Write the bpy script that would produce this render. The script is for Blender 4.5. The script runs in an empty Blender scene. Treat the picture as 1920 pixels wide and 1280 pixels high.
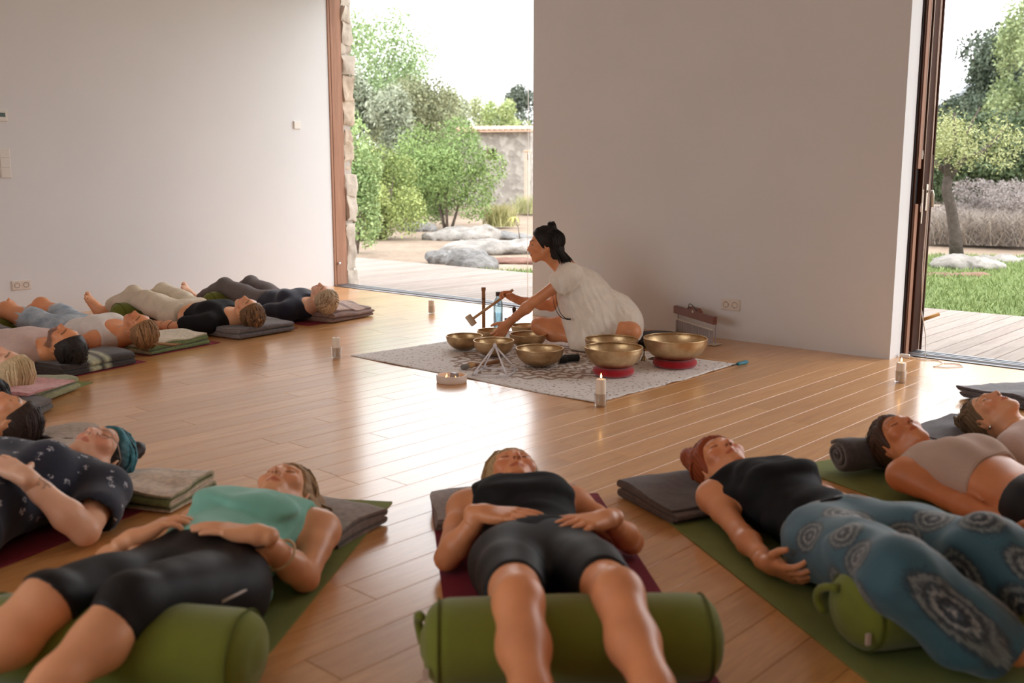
import bpy, bmesh, math, random
import numpy as np
from mathutils import Vector, Matrix

random.seed(7)
SC = bpy.context.scene
COL = SC.collection

# ---------------------------------------------------------------- camera
CAM_H = 1.17
PITCH, YAW, FPX = math.radians(9.56), math.radians(42.5), 1867.0
cam_data = bpy.data.cameras.new('camera')
cam_data.sensor_width = 36.0
cam_data.lens = FPX / 1920.0 * 36.0
cam_data.clip_start, cam_data.clip_end = 0.05, 3000.0
cam = bpy.data.objects.new('camera', cam_data)
COL.objects.link(cam)
cam.location = (0, 0, CAM_H)
cam.rotation_euler = (math.pi / 2 - PITCH, 0, YAW)
cam_data.dof.use_dof = True
cam_data.dof.focus_distance = 6.4
cam_data.dof.aperture_fstop = 2.7
SC.camera = cam

# ---------------------------------------------------------------- colour management
SC.view_settings.view_transform = 'Standard'
SC.view_settings.look = 'None'
SC.view_settings.exposure = 1.1
SC.view_settings.gamma = 1.0
SC.view_settings.use_curve_mapping = False
SC.cycles.use_denoising = True
SC.cycles.max_bounces = 10
SC.cycles.diffuse_bounces = 6
SC.cycles.sample_clamp_indirect = 8.0

# ---------------------------------------------------------------- sky and daylight
world = bpy.data.worlds.new('sky')
SC.world = world
world.use_nodes = True
wn, wl = world.node_tree.nodes, world.node_tree.links
wn.clear()
w_out = wn.new('ShaderNodeOutputWorld')
w_bg = wn.new('ShaderNodeBackground')
w_bg.inputs['Strength'].default_value = 2.0
w_tc = wn.new('ShaderNodeTexCoord')
w_no = wn.new('ShaderNodeTexNoise')
w_no.inputs['Scale'].default_value = 2.2
w_no.inputs['Detail'].default_value = 5.0
w_mp = wn.new('ShaderNodeMapping')
w_mp.inputs['Scale'].default_value = (1.0, 1.0, 4.0)
w_cr = wn.new('ShaderNodeValToRGB')
w_cr.color_ramp.elements[0].position = 0.35
w_cr.color_ramp.elements[0].color = (0.80, 0.81, 0.83, 1)
w_cr.color_ramp.elements[1].position = 0.62
w_cr.color_ramp.elements[1].color = (0.985, 0.99, 1.0, 1)
wl.new(w_tc.outputs['Generated'], w_mp.inputs['Vector'])
wl.new(w_mp.outputs['Vector'], w_no.inputs['Vector'])
wl.new(w_no.outputs['Fac'], w_cr.inputs['Fac'])
wl.new(w_cr.outputs['Color'], w_bg.inputs['Color'])
wl.new(w_bg.outputs['Background'], w_out.inputs['Surface'])


def light_portal(name, loc, rot, sx, sy):
    """sampling portal in an opening: guides sky light, gives none of its own"""
    ld = bpy.data.lights.new(name, 'AREA')
    ld.shape = 'RECTANGLE'
    ld.size, ld.size_y = sx, sy
    ld.cycles.is_portal = True
    lo = bpy.data.objects.new(name, ld)
    lo.location, lo.rotation_euler = loc, rot
    COL.objects.link(lo)


# soft low evening sun behind thin cloud, outside the garden doors
sun_d = bpy.data.lights.new('hazy_sun', 'SUN')
sun_d.energy = 0.15
sun_d.angle = math.radians(25)
sun_d.color = (1.0, 0.93, 0.82)
sun = bpy.data.objects.new('hazy_sun', sun_d)
sun.rotation_euler = (math.radians(50), 0, math.radians(60))
COL.objects.link(sun)

# ---------------------------------------------------------------- room numbers (metres)
WALL_L = -8.46      # inner face of the left wall (x)
WALL_B = 6.235      # inner face of the back wall pier (y)
SILL_Y = 6.455      # sliding door track
PIER_X0, PIER_X1 = -5.48, -2.445
DECK_Y = 9.08
ROOM_X1, ROOM_Y0, ROOM_H = 3.0, -3.6, 3.5

_cp, _sp = math.cos(PITCH), math.sin(PITCH)
_FW = Vector((-math.sin(YAW) * _cp, math.cos(YAW) * _cp, -_sp))
_RT = Vector((math.cos(YAW), math.sin(YAW), 0))
_UP = _RT.cross(_FW)


def ray(x, y):
    return _FW + _RT * ((x - 960) / FPX) - _UP * ((y - 640) / FPX)


def at(x, y, z=0.0):
    """survey helper: the point of the place at height z seen in direction (x, y)"""
    d = ray(x, y)
    return Vector((0, 0, CAM_H)) + d * ((z - CAM_H) / d.z)


def at_y(x, y, Y):
    d = ray(x, y)
    return Vector((0, 0, CAM_H)) + d * (Y / d.y)


def at_x(x, y, X):
    d = ray(x, y)
    return Vector((0, 0, CAM_H)) + d * (X / d.x)


def at_d(x, y, D):
    d = ray(x, y)
    return Vector((0, 0, CAM_H)) + d * (D / math.hypot(d.x, d.y))


# ---------------------------------------------------------------- materials
def nodes_of(m):
    m.use_nodes = True
    t = m.node_tree
    t.nodes.clear()
    out = t.nodes.new('ShaderNodeOutputMaterial')
    b = t.nodes.new('ShaderNodeBsdfPrincipled')
    t.links.new(b.outputs[0], out.inputs['Surface'])
    return t, b


def srgb(r, g, b):
    f = lambda c: (c / 255 / 12.92) if c / 255 <= 0.04045 else ((c / 255 + 0.055) / 1.055) ** 2.4
    return (f(r), f(g), f(b), 1.0)


def tex_coord(t, kind='Object', scale=(1, 1, 1), rot=(0, 0, 0)):
    tc = t.nodes.new('ShaderNodeTexCoord')
    mp = t.nodes.new('ShaderNodeMapping')
    mp.inputs['Scale'].default_value = scale
    mp.inputs['Rotation'].default_value = rot
    t.links.new(tc.outputs[kind], mp.inputs['Vector'])
    return mp.outputs['Vector']


def noise(t, vec, scale, detail=3.0, rough=0.5, dist=0.0):
    n = t.nodes.new('ShaderNodeTexNoise')
    n.inputs['Scale'].default_value = scale
    n.inputs['Detail'].default_value = detail
    n.inputs['Roughness'].default_value = rough
    n.inputs['Distortion'].default_value = dist
    if vec is not None:
        t.links.new(vec, n.inputs['Vector'])
    return n.outputs['Fac']


def ramp(t, fac, stops):
    r = t.nodes.new('ShaderNodeValToRGB')
    els = r.color_ramp.elements
    while len(els) < len(stops):
        els.new(0.5)
    for e, (p, c) in zip(els, stops):
        e.position = p
        e.color = c if len(c) == 4 else (*c, 1)
    t.links.new(fac, r.inputs['Fac'])
    return r.outputs['Color']


def mix(t, fac, a, b, mode='MIX'):
    n = t.nodes.new('ShaderNodeMix')
    n.data_type = 'RGBA'
    n.blend_type = mode
    for key, v in (('Factor', fac), ('A', a), ('B', b)):
        s = [i for i in n.inputs if i.name == key and (key == 'Factor' and i.type == 'VALUE' or key != 'Factor' and i.type == 'RGBA')][0]
        if hasattr(v, 'links') or hasattr(v, 'is_linked'):
            t.links.new(v, s)
        else:
            s.default_value = v
    return [o for o in n.outputs if o.type == 'RGBA'][0]


def math_n(t, op, a, b=None, c=None):
    n = t.nodes.new('ShaderNodeMath')
    n.operation = op
    for i, v in enumerate((a, b, c)):
        if v is None:
            continue
        if hasattr(v, 'is_linked'):
            t.links.new(v, n.inputs[i])
        else:
            n.inputs[i].default_value = v
    return n.outputs[0]


def bump(t, b, h, strength=0.2, dist=0.01):
    n = t.nodes.new('ShaderNodeBump')
    n.inputs['Strength'].default_value = strength
    n.inputs['Distance'].default_value = dist
    t.links.new(h, n.inputs['Height'])
    t.links.new(n.outputs['Normal'], b.inputs['Normal'])


MATS = {}


def mat(name, col, rough=0.6, var=0.0, vscale=6.0, bmp=0.0, bscale=60.0, bdist=0.003, metal=0.0, sheen=0.0,
        trans=0.0, ior=1.45, sss=0.0, spec=0.5, emit=None, emit_s=0.0, alpha=1.0, stretch=(1, 1, 1), coord='Object'):
    if name in MATS:
        return MATS[name]
    m = bpy.data.materials.new(name)
    t, b = nodes_of(m)
    b.inputs['Roughness'].default_value = rough
    b.inputs['Metallic'].default_value = metal
    b.inputs['Specular IOR Level'].default_value = spec
    b.inputs['IOR'].default_value = ior
    b.inputs['Transmission Weight'].default_value = trans
    if sheen:
        b.inputs['Sheen Weight'].default_value = sheen
        b.inputs['Sheen Roughness'].default_value = 0.5
    if sss:
        b.inputs['Subsurface Weight'].default_value = sss
        b.inputs['Subsurface Radius'].default_value = (0.02, 0.008, 0.004)
        b.inputs['Subsurface Scale'].default_value = 0.5
    if emit:
        b.inputs['Emission Color'].default_value = emit
        b.inputs['Emission Strength'].default_value = emit_s
    vec = tex_coord(t, coord, stretch)
    if var:
        dark = tuple(max(0, c * (1 - var)) for c in col[:3]) + (1,)
        lite = tuple(min(1, c * (1 + var)) for c in col[:3]) + (1,)
        t.links.new(ramp(t, noise(t, vec, vscale, 4), [(0.3, dark), (0.7, lite)]), b.inputs['Base Color'])
    else:
        b.inputs['Base Color'].default_value = col
    if bmp:
        bump(t, b, noise(t, vec, bscale, 3), bmp, bdist)
    MATS[name] = m
    return m


def vcol_mat(name, rough=0.5, var=0.08, vscale=14.0, bmp=0.1, bscale=120.0, bdist=0.002, sss=0.0, sheen=0.0, spec=0.5, stretch=(1, 1, 1)):
    """colour from the mesh's own 'Col' attribute (skin tone with lips and brows, hair locks, foliage)"""
    if name in MATS:
        return MATS[name]
    m = bpy.data.materials.new(name)
    t, b = nodes_of(m)
    a = t.nodes.new('ShaderNodeVertexColor')
    a.layer_name = 'Col'
    vec = tex_coord(t, 'Object', stretch)
    c = ramp(t, noise(t, vec, vscale, 4), [(0.3, (1 - var,) * 3), (0.7, (1 + var,) * 3)])
    t.links.new(mix(t, 1.0, a.outputs['Color'], c, 'MULTIPLY'), b.inputs['Base Color'])
    b.inputs['Roughness'].default_value = rough
    b.inputs['Specular IOR Level'].default_value = spec
    if sss:
        b.inputs['Subsurface Weight'].default_value = sss
        b.inputs['Subsurface Radius'].default_value = (0.02, 0.008, 0.004)
        b.inputs['Subsurface Scale'].default_value = 0.4
    if sheen:
        b.inputs['Sheen Weight'].default_value = sheen
    if bmp:
        bump(t, b, noise(t, vec, bscale, 3), bmp, bdist)
    MATS[name] = m
    return m


def thin_glass(name, col, refl=.12, tint=1.0):
    """clear thin-walled glass: mostly see-through with surface reflections"""
    m = bpy.data.materials.new(name)
    m.use_nodes = True
    t = m.node_tree
    t.nodes.clear()
    out = t.nodes.new('ShaderNodeOutputMaterial')
    tr = t.nodes.new('ShaderNodeBsdfTransparent')
    tr.inputs[0].default_value = (*col[:3], 1)
    gl = t.nodes.new('ShaderNodeBsdfGlossy')
    gl.inputs['Roughness'].default_value = .05
    lw = t.nodes.new('ShaderNodeLayerWeight')
    lw.inputs['Blend'].default_value = .35
    mx = t.nodes.new('ShaderNodeMixShader')
    f = math_n(t, 'MULTIPLY_ADD', lw.outputs['Fresnel'], .45, refl)
    t.links.new(f, mx.inputs[0])
    t.links.new(tr.outputs[0], mx.inputs[1])
    t.links.new(gl.outputs[0], mx.inputs[2])
    t.links.new(mx.outputs[0], out.inputs['Surface'])
    return m


# ---------------------------------------------------------------- object helpers
def tag(o, label=None, cat=None, group=None, kind=None):
    if label:
        o['label'] = label
    if cat:
        o['category'] = cat
    if group:
        o['group'] = group
    if kind:
        o['kind'] = kind
    return o


def empty(name, loc=(0, 0, 0), rz=0.0):
    o = bpy.data.objects.new(name, None)
    o.empty_display_size = 0.1
    o.location, o.rotation_euler = loc, (0, 0, rz)
    COL.objects.link(o)
    return o


def add_mesh(name, me, material=None, parent=None, loc=(0, 0, 0), rot=(0, 0, 0), smooth=None):
    if material is not None and not me.materials:
        me.materials.append(material)
    if smooth is not None and len(me.polygons):
        me.polygons.foreach_set('use_smooth', [smooth] * len(me.polygons))
    o = bpy.data.objects.new(name, me)
    o.location, o.rotation_euler = loc, rot
    if parent is not None:
        o.parent = parent
    COL.objects.link(o)
    return o


def pydata(name, v, f, smooth=False):
    me = bpy.data.meshes.new(name)
    me.from_pydata([tuple(p) for p in v], [], [tuple(q) for q in f])
    me.update()
    if smooth:
        me.polygons.foreach_set('use_smooth', [True] * len(me.polygons))
    return me


class MB:
    """collects simple solids into one mesh"""
    def __init__(self):
        self.v, self.f = [], []

    def _add(self, v, f):
        o = len(self.v)
        self.v += [tuple(p) for p in v]
        self.f += [tuple(i + o for i in q) for q in f]
        return self

    def box(self, lo, hi, M=None):
        x0, y0, z0 = lo
        x1, y1, z1 = hi
        v = [Vector(p) for p in ((x0, y0, z0), (x1, y0, z0), (x1, y1, z0), (x0, y1, z0), (x0, y0, z1), (x1, y0, z1), (x1, y1, z1), (x0, y1, z1))]
        if M is not None:
            v = [M @ p for p in v]
        return self._add(v, [(3, 2, 1, 0), (4, 5, 6, 7), (0, 1, 5, 4), (1, 2, 6, 5), (2, 3, 7, 6), (3, 0, 4, 7)])

    def tube(self, pts, r, n=8, cap=True):
        pts = [Vector(p) for p in pts]
        rs = r if isinstance(r, (list, tuple)) else [r] * len(pts)
        v, f = [], []
        up = None
        for i, p in enumerate(pts):
            d = (pts[min(i + 1, len(pts) - 1)] - pts[max(i - 1, 0)])
            d = d.normalized() if d.length > 1e-9 else Vector((0, 0, 1))
            if up is None:
                up = d.orthogonal().normalized()
            up = (up - d * up.dot(d))
            up = up.normalized() if up.length > 1e-6 else d.orthogonal().normalized()
            s = d.cross(up)
            for k in range(n):
                a = 2 * math.pi * k / n
                v.append(p + (up * math.cos(a) + s * math.sin(a)) * rs[i])
        for i in range(len(pts) - 1):
            for k in range(n):
                a, b = i * n + k, i * n + (k + 1) % n
                f.append((a, b, b + n, a + n))
        if cap:
            f.append(tuple(range(n))[::-1])
            f.append(tuple(range((len(pts) - 1) * n, len(pts) * n)))
        return self._add(v, f)

    def lathe(self, prof, n=32, M=None, closed=False):
        """profile [(r, z)...] turned about z"""
        v, f = [], []
        idx = []
        for (r, z) in prof:
            if r < 1e-6:
                idx.append([len(v)])
                v.append(Vector((0, 0, z)))
            else:
                idx.append(list(range(len(v), len(v) + n)))
                for k in range(n):
                    a = 2 * math.pi * k / n
                    v.append(Vector((r * math.cos(a), r * math.sin(a), z)))
        rng = list(range(len(prof) - 1)) + ([-1] if closed else [])
        for i in rng:
            A, B = idx[i], idx[i + 1]
            for k in range(n):
                a = A[k % len(A)]
                a2 = A[(k + 1) % len(A)]
                b = B[k % len(B)]
                b2 = B[(k + 1) % len(B)]
                q = []
                for w in (a, a2, b2, b):
                    if w not in q:
                        q.append(w)
                if len(q) > 2:
                    f.append(tuple(q))
        if M is not None:
            v = [M @ p for p in v]
        return self._add(v, f)

    def mesh(self, name, smooth=False):
        return pydata(name, self.v, self.f, smooth)

    def build(self, name, material, parent=None, loc=(0, 0, 0), rot=(0, 0, 0), smooth=False, bevel=0.0, seg=2, auto=None):
        me = self.mesh(name, smooth)
        if bevel:
            bm = bmesh.new()
            bm.from_mesh(me)
            bmesh.ops.bevel(bm, geom=list(bm.edges), offset=bevel, segments=seg, affect='EDGES', profile=0.5)
            bm.to_mesh(me)
            bm.free()
        if auto is not None:
            me.polygons.foreach_set('use_smooth', [True] * len(me.polygons))
            me.set_sharp_from_angle(angle=math.radians(auto))
        return add_mesh(name, me, material, parent, loc, rot)


def rotz(a):
    return Matrix.Rotation(a, 4, 'Z')


def frame_m(o, x, y, z):
    """matrix whose columns are the given axes at origin o"""
    return Matrix(((x[0], y[0], z[0], o[0]), (x[1], y[1], z[1], o[1]), (x[2], y[2], z[2], o[2]), (0, 0, 0, 1)))
# ---------------------------------------------------------------- implicit surfaces (bodies, clothes, hair, stones)
f32 = np.float32


def V3(*p):
    return np.array(p if len(p) == 3 else p[0], dtype=np.float64)


def unit(v):
    v = np.asarray(v, float)
    return v / (np.linalg.norm(v) + 1e-12)


class SDF:
    def __init__(self):
        self.ops, self.post, self.clips = [], [], []
        self.off, self.disp, self.amp = 0.0, None, 0.0

    def cone(self, a, b, r1, r2, k=0.02, op='u', ax=None, s=1.0, post=False):
        """tapered capsule; with ax, its section is s times as wide along ax"""
        a, b = V3(a), V3(b)
        rr = max(r1, r2) * max(1.0, s)
        pr = dict(t='c', a=a, b=b, r1=r1, r2=r2, ax=None if ax is None else unit(ax), s=s, k=k, op=op)
        pr['lo'], pr['hi'] = np.minimum(a, b) - rr, np.maximum(a, b) + rr
        (self.post if post else self.ops).append(pr)
        return self

    def ell(self, c, r, R=None, k=0.02, op='u', post=False):
        c, r = V3(c), V3(r)
        R = np.eye(3) if R is None else np.asarray(R, float)
        m = np.sqrt(((R * r) ** 2).sum(1))
        pr = dict(t='e', c=c, r=r, R=R, k=k, op=op, lo=c - m, hi=c + m)
        (self.post if post else self.ops).append(pr)
        return self

    def chain(self, pts, rs, k=0.02, **kw):
        for i in range(len(pts) - 1):
            self.cone(pts[i], pts[i + 1], rs[i], rs[i + 1], k=k, **kw)
        return self

    def clip(self, p, n, k=0.004):
        """keep the side away from n"""
        self.clips.append((V3(p), unit(n), k))
        return self

    def copy(self):
        s = SDF()
        s.ops, s.post, s.clips = list(self.ops), list(self.post), list(self.clips)
        s.off, s.disp, s.amp = self.off, self.disp, self.amp
        return s

    def bounds(self):
        us = [o for o in self.ops + self.post if o['op'] == 'u']
        lo = np.min([o['lo'] for o in us], 0) - self.off - self.amp - 0.02
        hi = np.max([o['hi'] for o in us], 0) + self.off + self.amp + 0.02
        return lo, hi


def prim_d(o, P):
    if o['t'] == 'c':
        a = o['a'].astype(f32)
        ba = (o['b'] - o['a']).astype(f32)
        L2 = max(float(ba @ ba), 1e-12)
        q = P - a
        t = np.clip((q @ ba) / f32(L2), 0, 1)
        q -= t[:, None] * ba
        if o['ax'] is not None:
            ax = o['ax'].astype(f32)
            q += (q @ ax)[:, None] * (ax * f32(1.0 / o['s'] - 1.0))
        return np.sqrt(np.einsum('ij,ij->i', q, q)) - (f32(o['r1']) + t * f32(o['r2'] - o['r1']))
    q = (P - o['c'].astype(f32)) @ o['R'].astype(f32)
    r = o['r'].astype(f32)
    u = q / r
    k0 = np.sqrt(np.einsum('ij,ij->i', u, u))
    u /= r
    k1 = np.sqrt(np.einsum('ij,ij->i', u, u)) + f32(1e-9)
    return k0 * (k0 - 1) / k1


def comb(d, e, op, k):
    if op == 'u':
        if k <= 0:
            return np.minimum(d, e)
        h = np.maximum(k - np.abs(d - e), 0) / k
        return np.minimum(d, e) - h * h * f32(k * 0.25)
    e = -e if op == 's' else e
    if k <= 0:
        return np.maximum(d, e)
    h = np.maximum(k - np.abs(d - e), 0) / k
    return np.maximum(d, e) + h * h * f32(k * 0.25)


def sdf_eval(S, P, sel=None):
    """P (N,3); sel: function(prim index, prim) -> index array of the points it may touch, or None"""
    d = np.full(len(P), 1.0, f32)
    for stage, ops in ((0, S.ops), (1, S.post)):
        if stage == 1:
            if S.off:
                d -= f32(S.off)
            if S.disp is not None:
                d += S.disp(P).astype(f32)
        for i, o in enumerate(ops):
            ix = sel(stage, i) if sel else None
            if ix is None:
                d = comb(d, prim_d(o, P), o['op'], o['k'])
            elif len(ix):
                d[ix] = comb(d[ix], prim_d(o, P[ix]), o['op'], o['k'])
    for (p, n, k) in S.clips:
        d = comb(d, ((P - p.astype(f32)) @ n.astype(f32)), 'i', k)
    return d


_EDGES = [(0, 1), (2, 3), (4, 5), (6, 7), (0, 2), (1, 3), (4, 6), (5, 7), (0, 4), (1, 5), (2, 6), (3, 7)]
_CORN = np.array([[(i >> 2) & 1, (i >> 1) & 1, i & 1] for i in range(8)])


def surface_nets(D, lo, h):
    nx, ny, nz = D.shape
    S = D < 0
    cnt = np.zeros((nx - 1, ny - 1, nz - 1), np.int8)
    for c in _CORN:
        cnt += S[c[0]:nx - 1 + c[0], c[1]:ny - 1 + c[1], c[2]:nz - 1 + c[2]]
    cells = np.argwhere((cnt > 0) & (cnt < 8))
    if not len(cells):
        return np.zeros((0, 3)), np.zeros((0, 4), int)
    vals = np.stack([D[cells[:, 0] + c[0], cells[:, 1] + c[1], cells[:, 2] + c[2]] for c in _CORN], 1)
    acc = np.zeros((len(cells), 3))
    num = np.zeros(len(cells))
    for a, b in _EDGES:
        va, vb = vals[:, a], vals[:, b]
        m = (va < 0) != (vb < 0)
        t = np.where(m, va / np.where(m, va - vb, 1), 0)
        pos = _CORN[a] + t[:, None] * (_CORN[b] - _CORN[a])
        acc += pos * m[:, None]
        num += m
    verts = (cells + acc / num[:, None]) * h + lo
    cid = np.full(cnt.shape, -1, np.int64)
    cid[cells[:, 0], cells[:, 1], cells[:, 2]] = np.arange(len(cells))
    faces = []
    for ax in range(3):
        sl0 = [slice(None)] * 3
        sl1 = [slice(None)] * 3
        sl0[ax], sl1[ax] = slice(0, -1), slice(1, None)
        e = np.argwhere(S[tuple(sl0)] != S[tuple(sl1)])
        u, v = [(1, 2), (2, 0), (0, 1)][ax]
        ok = (e[:, u] > 0) & (e[:, v] > 0) & (e[:, u] < D.shape[u] - 1) & (e[:, v] < D.shape[v] - 1)
        e = e[ok]
        if not len(e):
            continue
        du = np.zeros(3, int)
        dv = np.zeros(3, int)
        du[u], dv[v] = 1, 1
        q = [cid[tuple((e - x).T)] for x in (du + dv, dv, np.zeros(3, int), du)]
        q = np.stack(q, 1)
        flip = ~S[tuple(e.T)]
        q[flip] = q[flip][:, ::-1]
        faces.append(q[(q >= 0).all(1)])
    return verts, np.concatenate(faces)


def sdf_mesh(S, h, B=6, box=None):
    lo, hi = S.bounds() if box is None else (V3(box[0]), V3(box[1]))
    nb = np.maximum(np.ceil((hi - lo) / (B * h)).astype(int), 1)
    g = np.stack(np.meshgrid(*[np.arange(n) for n in nb], indexing='ij'), -1).reshape(-1, 3)
    cen = (lo + (g * B + (B - 1) / 2) * h).astype(f32)
    br = (B + 1) / 2 * h * 1.7321
    dc = sdf_eval(S, cen)
    act = np.abs(dc) < br * 1.5 + S.amp
    D = np.repeat(np.repeat(np.repeat(dc.reshape(nb), B, 0), B, 1), B, 2)
    if not act.any():
        return np.zeros((0, 3)), np.zeros((0, 4), int)
    ga, ca, da = g[act], cen[act], dc[act]
    loc = np.stack(np.meshgrid(*[np.arange(B)] * 3, indexing='ij'), -1).reshape(-1, 3)
    n3 = B ** 3
    ids = (ga[:, None, :] * B + loc[None]).reshape(-1, 3)
    P = (lo + ids * h).astype(f32)
    base = np.arange(n3)

    def sel(stage, i):
        o = (S.ops if stage == 0 else S.post)[i]
        e = prim_d(o, ca)
        m = e < np.maximum(np.abs(da), 0) + 3.2 * br + o['k'] + abs(S.off) + S.amp
        b = np.nonzero(m)[0]
        if len(b) == len(ca):
            return None
        return (b[:, None] * n3 + base[None]).ravel()
    d = sdf_eval(S, P, sel)
    D[ids[:, 0], ids[:, 1], ids[:, 2]] = d
    return surface_nets(D, lo, h)


def np_mesh(name, v, f, cols=None, smooth=True):
    me = bpy.data.meshes.new(name)
    nv, nf = len(v), len(f)
    k = f.shape[1]
    me.vertices.add(nv)
    me.vertices.foreach_set('co', np.asarray(v, f32).ravel())
    me.loops.add(nf * k)
    me.loops.foreach_set('vertex_index', np.asarray(f, np.int32).ravel())
    me.polygons.add(nf)
    me.polygons.foreach_set('loop_start', np.arange(0, nf * k, k, dtype=np.int32))
    me.update(calc_edges=True)
    if smooth:
        me.polygons.foreach_set('use_smooth', np.ones(nf, bool))
    if cols is not None:
        ca = me.color_attributes.new('Col', 'FLOAT_COLOR', 'POINT')
        c4 = np.ones((nv, 4), f32)
        c4[:, :3] = cols
        ca.data.foreach_set('color', c4.ravel())
    return me


def join_vf(parts):
    v, f, o = [], [], 0
    for a, b in parts:
        if len(a):
            v.append(a)
            f.append(b + o)
            o += len(a)
    return np.concatenate(v), np.concatenate(f)


def relax(v, f, n=1, lam=0.5):
    """a little Laplacian smoothing of the netted surface"""
    for _ in range(n):
        acc = np.zeros_like(v)
        cnt = np.zeros(len(v))
        for a, b in ((0, 1), (1, 2), (2, 3), (3, 0)):
            np.add.at(acc, f[:, a], v[f[:, b]])
            np.add.at(acc, f[:, b], v[f[:, a]])
            np.add.at(cnt, f[:, a], 1)
            np.add.at(cnt, f[:, b], 1)
        v = v + lam * (acc / np.maximum(cnt, 1)[:, None] - v)
    return v


def wav(P, seed, fr, amp):
    """smooth pseudo-random field from a few sines"""
    r = np.random.RandomState(seed)
    out = np.zeros(len(P), f32)
    for i in range(5):
        k = r.normal(size=3)
        k = (k / np.linalg.norm(k) * fr * (0.7 + 0.9 * r.rand())).astype(f32)
        out += np.sin(P @ k + f32(r.rand() * 6.28))
    return out * f32(amp / 2.4)
# ---------------------------------------------------------------- people
def perp_front(d, hint):
    d = unit(d)
    h = np.asarray(hint, float)
    return unit(h - d * (h @ d))


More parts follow.
